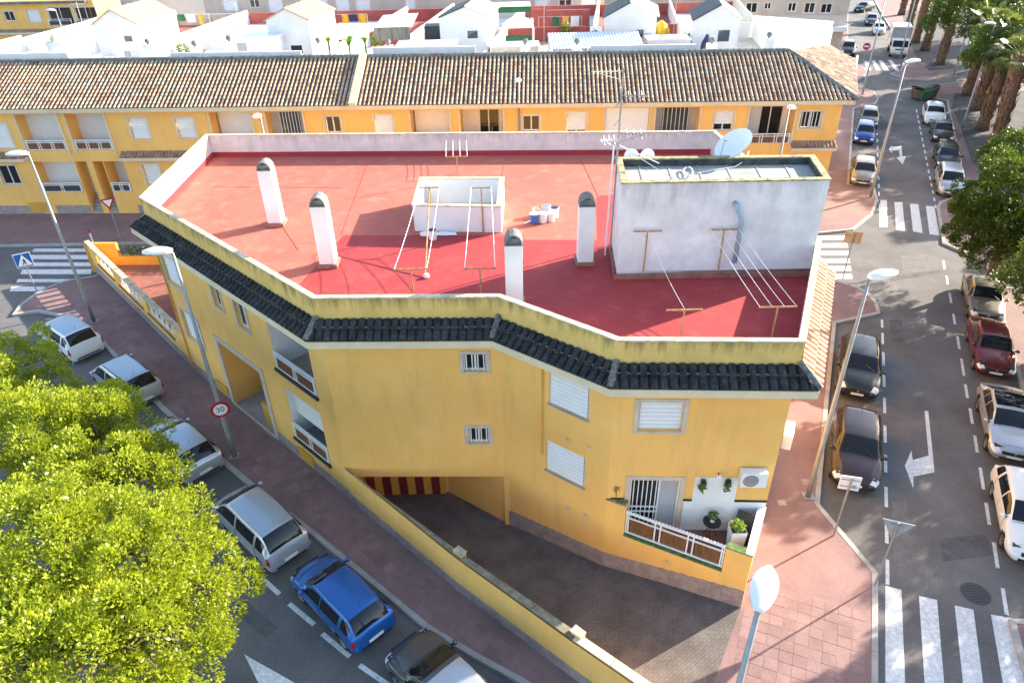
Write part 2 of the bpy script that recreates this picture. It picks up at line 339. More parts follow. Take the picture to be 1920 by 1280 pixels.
# manhole and drain covers
mat('cover_iron',(.055,.055,.06),.6,.2,8,.3,60)
def cover(u,v,r,label):
    p=at(u,v,.004); t=thing('manhole_cover',label,'manhole',p)
    mb=MB(); mb.lathe(p,[(r,0),(r,.006),(r-.05,.008),(.001,.008)],20); mb.build('rim','cover_iron',t)
    mb=MB()
    for k in range(7):
        yy=-r*.7+k*r*.233; hw=math.sqrt(max(0,(r*.8)**2-yy*yy)); mb.box(p[0]-hw,p[0]+hw,p[1]+yy-.02,p[1]+yy+.02,p[2]+.006,p[2]+.014)
    mb.build('grip_rib','black_metal',t)
cover(1829,1112,.45,'round dark manhole cover in the asphalt beside the zebra crossing')
for u,v,l in [(1466,942,'small square drain cover in pink pavement beside the lamp post'),(1512,903,'square access cover in pink pavement at foot of tall lamp')]:
    p=at(u,v,PV+.004); o=MB().box(p[0]-.16,p[0]+.16,p[1]-.16,p[1]+.16,PV+.002,PV+.012).build('access_cover','plinth'); tag(o,l,'drain cover')
# ---- repairs in the asphalt
mat('asphalt_patch',(.125,.121,.120),.92,.2,2,.5,120,fine=.2,fscale=20); mat('asphalt_old',(.185,.176,.17),.92,.15,2,.5,120,fine=.2,fscale=20)
for q,m_ in (([(1672,940),(1700,938),(1712,1060),(1676,1062)],'asphalt_old'),([(1760,1010),(1850,1000),(1862,1040),(1768,1052)],'asphalt_patch'),([(455,1120),(520,1175),(500,1196),(432,1140)],'asphalt_patch'),([(1690,480),(1740,476),(1746,508),(1694,512)],'asphalt_old'),([(1668,520),(1762,505),(1764,512),(1669,528)],'asphalt_patch'),([(1668,600),(1690,598),(1694,640),(1669,642)],'asphalt_patch')):
    o=mark('road_patch',[q],.0025); o.data.materials[0]=M[m_]; struct(o)
# ---- paving slabs that can be told apart
def inside(p,poly):
    c=False;n=len(poly);j=n-1
    for i in range(n):
        if (poly[i][1]>p[1])!=(poly[j][1]>p[1]) and p[0]<(poly[j][0]-poly[i][0])*(p[1]-poly[i][1])/(poly[j][1]-poly[i][1])+poly[i][0]: c=not c
        j=i
    return c
def proj(p):
    q=CR.T@np.array([p[0],p[1],p[2]-CAM_H]); return (960+F_PX*q[0]/q[2],640+F_PX*q[1]/q[2],q[2])
# ------------------------------------------------------------------ facade toolkit
class Fac:
    """vertical wall plane from A to B (seen from outside, A on the left); outward normal on the right-hand side of B-A"""
    def __init__(s,A,B):
        s.A=Vector((A[0],A[1])); s.B=Vector((B[0],B[1])); s.d=(s.B-s.A).normalized(); s.L=(s.B-s.A).length; s.n=Vector((s.d.y,-s.d.x))
    def P(s,a,z,o=0): q=s.A+s.d*a+s.n*o; return (q.x,q.y,z)
    def px(s,u,v):
        r=ray(u,v); t=(s.n@s.A)/(s.n.x*r[0]+s.n.y*r[1]) if True else 0
        p=Vector((r[0]*t,r[1]*t)); return ((p-s.A)@s.d, float(CAM_H+r[2]*t))
    def rect(s,x0,y0,x1,y1):
        a=s.px((x0),(y0+y1)/2); b=s.px(x1,(y0+y1)/2); c=s.px((x0+x1)/2,y0); d=s.px((x0+x1)/2,y1); return a[0],b[0],d[1],c[1]
    def slab(s,mb,a0,a1,z0,z1,o0,o1,mi=0):
        c=[s.P(a0,z0,o0),s.P(a1,z0,o0),s.P(a1,z0,o1),s.P(a0,z0,o1),s.P(a0,z1,o0),s.P(a1,z1,o0),s.P(a1,z1,o1),s.P(a0,z1,o1)]
        return mb.add(c,[(0,1,2,3),(7,6,5,4),(0,4,5,1),(1,5,6,2),(2,6,7,3),(3,7,4,0)],mi)
    def wall(s,mb,a0,a1,z0,z1,holes=(),depth=.22,mi=0,mr=None):
        """outer skin with openings and their reveals; holes (a0,a1,z0,z1[,depth])"""
        As=sorted(set([a0,a1]+[h[0] for h in holes]+[h[1] for h in holes])); Zs=sorted(set([z0,z1]+[h[2] for h in holes]+[h[3] for h in holes]))
        for i in range(len(As)-1):
            for k in range(len(Zs)-1):
                ca=(As[i]+As[i+1])/2; cz=(Zs[k]+Zs[k+1])/2
                if any(h[0]<ca<h[1] and h[2]<cz<h[3] for h in holes): continue
                mb.quad(s.P(As[i],Zs[k]),s.P(As[i+1],Zs[k]),s.P(As[i+1],Zs[k+1]),s.P(As[i],Zs[k+1]),mi)
        mr=mi if mr is None else mr
        for h in holes:
            dp=h[4] if len(h)>4 else depth; x0,x1,y0,y1=h[:4]
            mb.quad(s.P(x0,y0),s.P(x0,y1),s.P(x0,y1,-dp),s.P(x0,y0,-dp),mr); mb.quad(s.P(x1,y1),s.P(x1,y0),s.P(x1,y0,-dp),s.P(x1,y1,-dp),mr)
            mb.quad(s.P(x1,y0),s.P(x0,y0),s.P(x0,y0,-dp),s.P(x1,y0,-dp),mr); mb.quad(s.P(x0,y1),s.P(x1,y1),s.P(x1,y1,-dp),s.P(x0,y1,-dp),mr)
        return mb
def trim(f,par,h,wd=.13,pr=.03,m='stone_trim',name='window_surround'):
    mb=MB(); a0,a1,z0,z1=h[:4]
    f.slab(mb,a0-wd,a0,z0-wd*.6,z1+wd,.002,pr); f.slab(mb,a1,a1+wd,z0-wd*.6,z1+wd,.002,pr); f.slab(mb,a0,a1,z1,z1+wd,.002,pr-.001); f.slab(mb,a0-.0,a1+.0,z0-wd*.6,z0,.002,pr+.03)
    return mb.build(name,m,par)
def win(f,par,h,kind='slide',dp=.14,shut=1.0,bars=0,tr=True,trm='stone_trim',fm='frame_white',glass='glass_dark'):
    """a window part with its sub-parts: frame, panes, shutter, bars"""
    a0,a1,z0,z1=h[:4]; t=.05
    mb=MB()
    for q in ((a0,a0+t,z0,z1),(a1-t,a1,z0,z1),(a0+t,a1-t,z0,z0+t),(a0+t,a1-t,z1-t,z1)): f.slab(mb,*q,-dp-.05,-dp+.02)
    w_=mb.build('window',fm,par)
    if tr: trim(f,w_,h,m=trm)
    zs=z1-(z1-z0)*(shut if kind=='shutter' else 0)
    if kind!='shutter' or shut<.98:
        am=(a0+a1)/2; top=zs if kind=='shutter' else z1-t
        for q in ((a0+t,am-.02),(am+.02,a1-t)):
            p=MB(); f.slab(p,q[0]+.03,q[1]-.03,z0+t+.03,top,-dp-.03,-dp-.015); pn=p.build('pane',glass,w_)
        p=MB(); f.slab(p,am-.035,am+.035,z0+t,top,-dp-.04,-dp+.005); p.build('mullion',fm,w_)
    if kind=='shutter':
        p=MB(); z=zs; k=max(3,int((z1-zs)/.15)); hh=(z1-zs)/k
        for i in range(k):
            za=zs+i*hh; b0=-dp+.03; 
            p.add([f.P(a0+t,za,b0),f.P(a1-t,za,b0),f.P(a1-t,za+hh*.35,b0+.030),f.P(a0+t,za+hh*.35,b0+.030),f.P(a1-t,za+hh*.86,b0+.02),f.P(a0+t,za+hh*.86,b0+.02),f.P(a1-t,za+hh,b0-.014),f.P(a0+t,za+hh,b0-.014)],[(0,1,2,3),(3,2,4,5),(5,4,6,7)])
        p.build('roller_shutter','shutter',w_)
    for i in range(bars):
        aa=a0+(a1-a0)*(i+.5)/bars; p=MB(); f.slab(p,aa-.018,aa+.018,z0+.02,z1-.02,-dp+.05,-dp+.09); p.build('bar','frame_white',w_)
    return w_
def rail(f,par,a0,a1,z0,h=.75,bays=2,o=.02,name='balustrade',back='wood_brown'):
    """white railing: two rails, paired uprights, dark infill"""
    mb=MB(); f.slab(mb,a0,a1,z0+h-.06,z0+h,o-.05,o+.03); r_=mb.build(name,'frame_white',par)
    p=MB(); f.slab(p,a0,a1,z0+.04,z0+.09,o-.04,o+.01); f.slab(p,a0,a1,z0+h*.72,z0+h*.72+.04,o-.04,o+.01); p.build('rail','frame_white',r_)
    w=(a1-a0)/bays
    for i in range(bays+1):
        for k in (-1,1):
            aa=min(max(a0+w*i+k*.09,a0+.025),a1-.025)
            p=MB(); f.slab(p,aa-.022,aa+.022,z0+.09,z0+h-.06,o-.035,o+.005); p.build('upright','frame_white',r_)
    if back:
        for i in range(bays):
            p=MB(); f.slab(p,a0+w*i+.12,a0+w*(i+1)-.12,z0+.09,z0+h*.72,o-.03,o-.012); p.build('infill',back,r_)
    return r_
# ------------------------------------------------------------------ the corner building
BLD=thing('apartment_building','yellow two storey corner apartment block with flat red roof and dark tiled eaves','building',(-3,24,0))
ZT=9.0; ZF=7.84; ZS=7.5
f1=Fac(P1,P2);f2=Fac(P2,P3);f3=Fac(P3,P4);f4=Fac(P4,P5);f5=Fac(P5,RC);f6=Fac(RC,RB);f7=Fac(RB,P7);f8=Fac(P7,P0);f0=Fac(P0,P1)
h_w1=(.30,2.0,5.15,6.55); h_w2=(.68,2.35,2.35,3.85); h_s1=(5.05,5.75,5.65,6.6); h_s2=(6.9,7.75,5.45,6.7)
h_door=(4.15,7.7,.12,3.55,1.5); h_b1=(9.35,12.15,4.55,7.05,1.6); h_b2=(9.55,12.05,1.25,3.75,1.6)
mb=MB(); f1.wall(mb,0,f1.L,.0,ZS,[h_w1,h_w2,h_s1,h_s2,h_door,h_b1,h_b2]); mb.build('wall','yellow',BLD)
for h in (h_w1,h_w2): win(f1,BLD,h,'shutter',tr=True)
for h in (h_s1,h_s2): win(f1,BLD,h,'slide')
# street side: entrance recess and loggias
def recess(f,h,m_back,m_floor,door=None):
    a0,a1,z0,z1,dp=h; mb=MB(); mb.quad(f.P(a0,z0,-dp),f.P(a1,z0,-dp),f.P(a1,z1,-dp),f.P(a0,z1,-dp)); mb.build('recess_wall',m_back,BLD)
    mb=MB(); mb.quad(f.P(a0,z0+.005,0),f.P(a1,z0+.005,0),f.P(a1,z0+.005,-dp),f.P(a0,z0+.005,-dp)); mb.build('recess_floor',m_floor,BLD)
recess(f1,h_door,'yellow','concrete'); recess(f1,h_b1,'white_wall','concrete'); recess(f1,h_b2,'white_wall','concrete')
trim(f1,BLD,(h_door[0],h_door[1],h_door[2]+.05,h_door[3]),.28,.05,'stone_trim','portal_surround')
mb=MB()
for i in range(14): f1.slab(mb,4.2,7.6,.14+i*.11,.14+i*.11+.1,-1.46,-1.44+.01*(i%2))
mb.build('stone_cladding','plinth',BLD)
mb=MB(); f1.slab(mb,6.5,7.68,.14,1.3,-.35,-.2); mb.build('portal_gate_wall','yellow_deep',BLD)
mb=MB(); f1.slab(mb,5.0,6.1,.14,2.4,-1.43,-1.38); d_=mb.build('door','wood_brown',BLD)
mb=MB(); f1.slab(mb,5.95,6.0,1.1,1.25,-1.38,-1.34); mb.build('handle','grey_metal',d_)
for h in (h_b1,h_b2):
    for a_ in (h[0]+.004,h[1]-.024): mb=MB(); f1.slab(mb,a_,a_+.02,h[2]+.01,h[3]-.01,-h[4]+.01,-.03); mb.build('loggia_side','white_wall',BLD)
rail(f1,BLD,h_b1[0]+.05,h_b1[1]-.05,4.55,.8,2); rail(f1,BLD,h_b2[0]+.05,h_b2[1]-.05,1.25,.8,2)
for h in (h_b1,h_b2):
    mb=MB(); f1.slab(mb,h[0]-.05,h[1]+.05,h[2]-.12,h[2]-.001,.002,.09); mb.build('balcony_sill','frame_dark',BLD)
mb=MB(); f1.slab(mb,h_b2[0]+.02,h_b2[1]-.02,2.35,3.73,-.35,-.3); mb.build('awning_blind','shutter',BLD)
mb=MB(); f1.slab(mb,10.9,12.0,4.6,6.7,-1.57,-1.54); mb.build('balcony_door','glass_dark',BLD)
mb=MB(); f1.slab(mb,10.4,11.9,1.3,3.3,-1.57,-1.54); mb.build('balcony_door','glass_dark',BLD)
mb=MB(); f1.slab(mb,0,4.12,.0,.62,.002,.035); f1.slab(mb,7.98,f1.L,.0,.62,.002,.035); mb.build('plinth','plinth',BLD)
for a in (2.6,9.6): 
    mb=MB(); f1.slab(mb,a,a+1.1,.2,.8,.036,.05); mb.build('vent_panel','yellow_deep',BLD)
mb=MB(); mb.tube([f1.P(.12,7.3,.06),f1.P(.12,.2,.06)],.04,8); mb.build('downpipe','yellow_deep',BLD)
# front over the garage
g_w1=(4.66,5.44,6.15,6.84); g_w2=(4.66,5.40,3.0,3.68)
mb=MB(); f2.wall(mb,0,f2.L,1.33,ZS,[g_w1,g_w2]); mb.quad(f2.P(0,1.33),f2.P(f2.L,1.33),(-2.75,GAR_Y,1.33),(P2[0],GAR_Y,1.33)); mb.build('wall','yellow',BLD)
for h in (g_w1,g_w2): win(f2,BLD,h,'slide',bars=4 if h is g_w1 else 4,dp=.1)
# diagonal wall above the ramp, with shutters
d_w1=(2.0,3.5,5.72,7.0); d_w2=(1.9,3.46,2.78,4.1)
mb=MB(); f3.wall(mb,0,f3.L,-1.4,ZS,[d_w1,d_w2]); mb.build('wall','yellow',BLD)
for h in (d_w1,d_w2): win(f3,BLD,h,'shutter',dp=.06,tr=False)
for h in (d_w1,d_w2):
    mb=MB(); f3.slab(mb,h[0]-.04,h[1]+.04,h[2]-.06,h[2]-.001,.002,.07); mb.build('sill','concrete',BLD)
mb=MB(); mb.tube([f3.P(1.75,7.4,.05),f3.P(1.75,3.4,.05)],.025,6); mb.build('downpipe','yellow_deep',BLD)
# front right, above the terrace
t_w=(.78,2.12,5.72,6.82); t_d=(.74,2.34,1.42,3.68)
mb=MB(); f4.wall(mb,0,f4.L,1.3,ZS,[t_w,t_d]); mb.build('wall','yellow',BLD)
win(f4,BLD,t_w,'shutter'); trim(f4,BLD,t_d,.15,.035,name='door_surround')
mb=MB(); f4.slab(mb,t_d[0]+.02,t_d[1]-.02,t_d[2],t_d[3],-.5,-.48); mb.build('door_opening','dark_in',BLD)
mb=MB()
for a in (t_d[0],t_d[1]-.05,t_d[0]+.92): f4.slab(mb,a,a+.05,t_d[2],t_d[3],-.16,-.06)
f4.slab(mb,t_d[0],t_d[1],t_d[3]-.06,t_d[3],-.16,-.06); dr=mb.build('terrace_door','frame_white',BLD)
for i in range(6):
    mb=MB(); a=t_d[0]+.12+i*.145; f4.slab(mb,a-.014,a+.014,t_d[2],t_d[3]-.06,-.05,-.02); mb.build('bar','frame_white',dr)
mb=MB(); f4.slab(mb,t_d[0],t_d[0]+.95,2.2,2.24,-.055,-.015); f4.slab(mb,t_d[0],t_d[0]+.95,2.42,2.46,-.055,-.015); mb.build('cross_bar','frame_white',dr)
mb=MB(); f4.slab(mb,t_d[0]+.06,t_d[0]+.9,t_d[2]+.05,t_d[3]-.08,-.13,-.11); mb.build('pane','glass_dark',dr)
mb=MB(); f4.slab(mb,t_d[0]+.98,t_d[1]-.06,t_d[2]+.05,t_d[3]-.08,-.15,-.13); mb.build('curtain','grey_in',dr)
# remaining walls (right and back)
for f,hs in ((f5,[(2.2,3.6,5.2,6.6),(2.2,3.6,1.9,3.4),(4.6,5.9,5.2,6.6)]),(f6,[]),(f7,[]),(f8,[(4,5.6,5.2,6.6),(12,13.6,5.2,6.6),(20,21.6,5.2,6.6)]),(f0,[(2,3.6,5.2,6.6),(5.2,7.2,1.2,3.4)])):
    mb=MB(); f.wall(mb,0,f.L,0,ZS,hs); mb.build('wall','yellow',BLD)
    for h in hs: win(f,BLD,h,'shutter')
# ---- soffit, fascia, tiled eaves, parapets
POLY=[P1,P2,P3,P4,P5,RC,RB,P7,P0]
def offset(poly,d):
    n=len(poly); out=[]
    for i in range(n):
        p=Vector(poly[i]); a=(p-Vector(poly[i-1])).normalized(); b=(Vector(poly[(i+1)%n])-p).normalized()
        na=Vector((a.y,-a.x)); nb=Vector((b.y,-b.x)); bi=na+nb; bi=bi/(bi.length**2/2); q=p+bi*d; out.append((q.x,q.y))
    return out
OV=.66; OUT=offset(POLY,OV); IN=offset(POLY,-.15)
n=len(POLY); E_LO=7.80; E_HI=8.24
mb=MB()
for i in range(n):
    j=(i+1)%n; mb.quad((*POLY[i],ZS),(*POLY[j],ZS),(*OUT[j],ZS),(*OUT[i],ZS))
    o=OUT; mb.quad((*o[i],ZS),(*o[j],ZS),(*o[j],E_LO-.06),(*o[i],E_LO-.06))
    mb.quad((*o[i],E_LO-.06),(*o[j],E_LO-.06),(*POLY[j],E_HI-.06),(*POLY[i],E_HI-.06))
mb.build('fascia','cream',BLD)
mb=MB(); mbi=MB(); cp=MB()
for i in range(n):
    j=(i+1)%n
    mb.quad((*POLY[i],ZS),(*POLY[j],ZS),(*POLY[j],ZT-.03),(*POLY[i],ZT-.03))
mb.build('parapet','yellow_parapet',BLD)
for i in range(n):
    j=(i+1)%n; mbi.quad((*IN[j],ZF-.3),(*IN[i],ZF-.3),(*IN[i],ZT-.03),(*IN[j],ZT-.03))
mbi.build('parapet_inside','white_parapet',BLD)
CO=offset(POLY,.025); CI=offset(POLY,-.175)
for i in range(n):
    j=(i+1)%n; a,b,c,d=CO[i],CO[j],CI[j],CI[i]
    cp.add([(*a,ZT-.03),(*b,ZT-.03),(*c,ZT-.03),(*d,ZT-.03),(*a,ZT+.02),(*b,ZT+.02),(*c,ZT+.02),(*d,ZT+.02)],[(3,2,1,0),(4,5,6,7),(0,1,5,4),(2,3,7,6)])
cp.build('parapet_coping','cap',BLD)
# barrel tiles of the eaves: each one a piece of its own
def tile_mesh(name,L=.42,w=.24,h=.075,m='tile_dark'):
    mb=MB(); k=6; top=[];
    for e in (0,1):
        row=[]; ww=w*(1-.12*e)
        for q in range(k+1):
            a=math.pi*q/k; row.append((-math.cos(a)*ww/2,e*L,math.sin(a)*h*(1-.1*e)))
        top.append(row)
    mb.grid(top); bt=[[(p[0]*.84,p[1],p[2]*.8-.012) for p in row] for row in top]; mb.grid(bt,flip=True)
    nn=2*(k+1); base=0
    for q in range(k): mb.add([top[0][q],top[0][q+1],bt[0][q+1],bt[0][q]],[(3,2,1,0)])
    me=bpy.data.meshes.new(name); me.from_pydata(mb.v,[],mb.f); me.materials.append(M[m]); me.update(); return me
TD=tile_mesh('eave_tile'); TC=tile_mesh('eave_tile_clay',m='tile_clay')
rt=random.Random(3); mat('tile_bed',(.17,.09,.06),.9,.3,3,.3,40)
for i,kind in ((0,'d'),(1,'d'),(2,'d'),(3,'d'),(4,'c')):
    j=i+1; f=Fac(POLY[i],POLY[j]); sl=math.atan2(E_HI-E_LO,OV); mat_='tile_dark' if kind=='d' else 'tile_clay'
    # bedding under the tiles
    mb=MB(); mb.quad((*OUT[i],E_LO-.03),(*OUT[j],E_LO-.03),(*POLY[j],E_HI-.02),(*POLY[i],E_HI-.02)); ev=mb.build('tiled_eave',mat_ if kind=='d' else 'tile_bed',BLD)
    o0=ORG[ev.name]
    oa=Vector(OUT[i]); ob_=Vector(OUT[j]); L=(ob_-oa).length; cnt=int(L/.27)
    ia=(Vector(POLY[i])-oa)@f.d; ib=L-(Vector(POLY[j])-oa)@f.d
    ang=math.atan2(f.d.y,f.d.x)
    for c in range(cnt):
        s=(c+.5)*L/cnt
        for row in range(2):
            t=row*.36/ (OV/math.cos(sl)); s_min=ia*t; s_max=L-ib*t
            if s<s_min+.02*row or s>s_max-.02*row: continue
            p=oa+f.d*s - f.n*(OV*t); z=E_LO+(E_HI-E_LO)*t+.02*row
            ob=bpy.data.objects.new('tile',TD if kind=='d' else TC); COL.objects.link(ob); ob.parent=ev
            ob.rotation_euler=(sl-.06+rt.uniform(-.03,.03),0,ang+rt.uniform(-.03,.03)); ob.location=(p.x-o0[0]-f.n.x*-.03,p.y-o0[1]-f.n.y*-.03,z-o0[2]+rt.uniform(-.006,.012))
    if kind=='d':   # pale mortar between the two courses
        q0=oa+f.d*(ia*.52)-f.n*(OV*.52); q1=oa+f.d*(L-ib*.52)-f.n*(OV*.52); zz=E_LO+(E_HI-E_LO)*.52+.055; k_=max(2,int((q1-q0).length/.27)); m_=MB()
        m_.tube([Vector((*q0.lerp(q1,w_/(2*k_)),zz+(.018 if w_%2 else -.02)+rt.uniform(-.006,.006))) for w_ in range(2*k_+1)],[rt.uniform(.016,.030) for _ in range(2*k_+1)],6); m_.build('mortar_line','tile_lichen',ev)
    # mortar line between courses and hip at the corner
for i in (1,2,3,4):
    a=Vector((*OUT[i],E_LO+.05)); b=Vector((*POLY[i],E_HI+.07)); mb=MB(); mb.tube([a,a.lerp(b,.33),a.lerp(b,.66),b],[.10,.11,.10,.11],8); mb.build('hip_ridge','tile_lichen',BLD)
# ---- roof deck: old faded coat behind, fresh coat in front
fr=[xy(at(u,v,ZF)) for u,v in ((640,441),(945,441),(1120,446))]
cutL=(-13.0,27.9)
back=[IN[0],(-9.3,23.1),xy(at(575,482,ZF)),xy(at(640,441,ZF)),xy(at(945,441,ZF)),xy(at(1130,446,ZF)),(4.2,27.5),(11.0,27.5),IN[6],IN[7],IN[8]]
struct_deck=sheet('roof_deck','roof_pink',[IN[0],IN[1],IN[2],IN[3],IN[4],IN[5],IN[6],IN[7],IN[8]],[],ZF); struct_deck.parent=BLD; struct_deck.location=tuple(-c for c in ORG[BLD.name])
fc=[(-10.9,24.85),xy(at(560,535,ZF)),xy(at(645,441,ZF)),xy(at(945,441,ZF)),xy(at(947,450,ZF)),xy(at(1120,450,ZF)),xy(at(1118,372,ZF)),(4.2,31.0),(10.6,31),(10.9,27),IN[5],IN[4],IN[3],IN[2],IN[1]]
o=sheet('roof_coating','roof_red',fc[1:],[],ZF+.005); o.parent=BLD; o.location=tuple(-c for c in ORG[BLD.name])
mb=MB()   # upstand painted maroon at the foot of the far parapet
for i in (7,8):
    j=(i+1)%n; I2=offset(POLY,-.20); mb.add([(*I2[i],ZF),(*I2[j],ZF),(*I2[j],ZF+.22),(*I2[i],ZF+.22),(*IN[j],ZF+.25),(*IN[i],ZF+.25)],[(1,0,3,2),(2,3,5,4)])
mb.build('upstand','roof_maroon',BLD)
mat('roof_lap',(.40,.10,.07),.9,.15,2,.2,60)
mb=MB()   # membrane laps
for (u0,v0,u1,v1) in ((690,305,640,440),(1090,300,1150,430),(645,375,775,352),(400,350,640,352),(500,380,560,470),(945,310,940,335)):
    a=Vector(at(u0,v0,ZF+.006));b=Vector(at(u1,v1,ZF+.006)); mb.bar(a,b,.03,.01)
mb.build('membrane_lap','roof_lap',BLD)
# ---- stair house on the roof
BX=[xy(at(1155,522,ZF)),xy(at(1516,516,ZF))]
bz=11.4
bkl=xy(at(1163,297,bz)); bkr=xy(at(1522,293,bz))
SB=[BX[0],BX[1],(BX[1][0]+.35,bkr[1]),(BX[0][0]+.15,bkl[1])]
mb=MB()
for i in range(4):
    a,b=SB[i],SB[(i+1)%4]; mb.quad((*a,ZF-.2),(*b,ZF-.2),(*b,bz),(*a,bz))
sh=mb.build('stair_house','box_wall',BLD)
si=offset(SB,-.2); mb=MB(); co=offset(SB,.03)
for i in range(4):
    j=(i+1)%4; mb.add([(*co[i],bz-.001),(*co[j],bz-.001),(*si[j],bz-.001),(*si[i],bz-.001),(*co[i],bz+.05),(*co[j],bz+.05),(*si[j],bz+.05),(*si[i],bz+.05)],[(4,5,6,7),(0,1,5,4),(2,3,7,6),(3,2,1,0)])
mb.build('coping','moss_cap',sh)
mb=MB()
for i in range(4):
    j=(i+1)%4; mb.quad((*si[j],bz-.26),(*si[i],bz-.26),(*si[i],bz),(*si[j],bz))
mat('shaded_wall',(.085,.09,.085),.9,.35,3,.3,40); mb.build('parapet_inside','shaded_wall',sh)  # near-black tone paints in the shadow on the inner parapet faces
mat('bitumen',(.40,.395,.36),.9,.2,1.2,.3,50,fine=.12)
mb=MB(); mb.add([(*p,bz-.24) for p in si],[(0,1,2,3)]); rf=mb.build('felt_roof','bitumen',sh)
for k in range(6):
    t=(k+.6)/6.4; a=Vector(si[0]).lerp(Vector(si[1]),t); b=Vector(si[3]).lerp(Vector(si[2]),t); mb=MB(); mb.bar((a.x,a.y,bz-.232),(b.x,b.y,bz-.232),.09,.02); mb.build('felt_lap','concrete',sh)
mb=MB(); so_=offset(SB,.09)
for i in (0,3):
    j=(i+1)%4; a,b=(so_[i],so_[j]); mb.add([(*a,ZF),(*b,ZF),(*b,ZF+.22),(*a,ZF+.22),(*SB[j],ZF+.27),(*SB[i],ZF+.27)],[(0,1,2,3),(3,2,5,4)])
mat('skirt_red',(.33,.15,.11),.85,.2,3,.3,40); mb.build('skirting','skirt_red',sh)
fb=Fac(SB[0],SB[1])
s0,z0=fb.px(1378,380); s1,z1=fb.px(1388,410); s2,z2=fb.px(1377,498)
mb=MB(); mb.tube([fb.P(s0,z0,.02),fb.P(s0,z0,.16),fb.P(s1,z1,.18),fb.P(s1,z2+.2,.14)],.085,8); mat('pipe_blue',(.33,.44,.53),.5,.1,5); mb.build('vent_pipe','pipe_blue',sh,smooth=True)
# ---- light shaft
shaft=thing('light_shaft','low white walled light shaft standing open in the middle of the red roof','light shaft',at(860,430,ZF))
sz=ZF+1.1; A=xy(at(778,433,ZF));B=xy(at(941,436,ZF)); C=xy(at(934,334,sz)); D=xy(at(793,334,sz)); SP=[A,B,(B[0]+.12,C[1]),(A[0]+.0,D[1])]
sin_=offset(SP,-.2)
mb=MB()
for i in range(4):
    j=(i+1)%4; mb.quad((*SP[i],ZF),(*SP[j],ZF),(*SP[j],sz),(*SP[i],sz)); mb.quad((*sin_[j],ZF),(*sin_[i],ZF),(*sin_[i],sz),(*sin_[j],sz)); 
mb.build('wall','white_wall',shaft)
mb=MB(); so2=offset(SP,.03)
for i in range(4):
    j=(i+1)%4; mb.add([(*so2[i],sz+.0),(*so2[j],sz+.0),(*sin_[j],sz+.0),(*sin_[i],sz+.0),(*so2[i],sz+.05),(*so2[j],sz+.05),(*sin_[j],sz+.05),(*sin_[i],sz+.05)],[(4,5,6,7),(0,1,5,4),(2,3,7,6),(3,2,1,0)])
mb.build('coping','cap',shaft)
mb=MB(); mb.add([(*p,ZF+.012) for p in sin_],[(0,1,2,3)]); mb.build('shaft_floor','concrete',shaft)
# ---- chimneys
def chimney(u,v,ut,vt,label,tilt=0):
    p=at(u,v,ZF); H_=zup(p,ut,vt)-ZF; t=thing('chimney',label,'chimney',p,'chimneys on the red roof')
    hw=.29; mb=MB(); mb.box(p[0]-hw,p[0]+hw,p[1]-hw,p[1]+hw,ZF,ZF+H_-.35); mb.build('shaft','white_wall',t,bevel=.015)
    mb=MB(); mb.box(p[0]-hw-.08,p[0]+hw+.08,p[1]-hw-.08,p[1]+hw+.08,ZF,ZF+.16); mb.build('foot','skirt_red',t,bevel=.02)
    mb=MB(); k=8; z=ZF+H_-.35
    for q in range(k):   # vaulted cowl, open to the front
        a0=math.pi*q/k; a1=math.pi*(q+1)/k
        for rr,fl in ((.29,1),(.24,-1)):
            c=[(p[0]-math.cos(a0)*rr,p[1]-.29,z+math.sin(a0)*rr*1.2),(p[0]-math.cos(a1)*rr,p[1]-.29,z+math.sin(a1)*rr*1.2),(p[0]-math.cos(a1)*rr,p[1]+.29,z+math.sin(a1)*rr*1.2),(p[0]-math.cos(a0)*rr,p[1]+.29,z+math.sin(a0)*rr*1.2)]
            mb.quad(*(c if fl<0 else c[::-1]))
        mb.quad((p[0]-math.cos(a0)*.29,p[1]-.29,z+math.sin(a0)*.348),(p[0]-math.cos(a1)*.29,p[1]-.29,z+math.sin(a1)*.348),(p[0]-math.cos(a1)*.24,p[1]-.29,z+math.sin(a1)*.288),(p[0]-math.cos(a0)*.24,p[1]-.29,z+math.sin(a0)*.288))
    mb.build('cowl','chim_cap',t)
    mb=MB(); mb.box(p[0]-.3,p[0]+.3,p[1]-.3,p[1]+.3,z-.03,z+.01); mb.build('cap_slab','chim_cap',t)
    mb=MB(); mb.box(p[0]-.235,p[0]+.235,p[1]-.2,p[1]+.285,z+.01,z+.2); mb.build('flue','chim_cap',t)
chimney(520,420,499,299,'white chimney on red roof nearest the sunlit white side parapet')
chimney(618,496,599,364,'white chimney on red roof between long diagonal parapet and light shaft')
chimney(965,572,962,434,'white chimney standing right behind the bend in the front parapet')
chimney(1096,492,1100,364,'white chimney next to the white stair house')
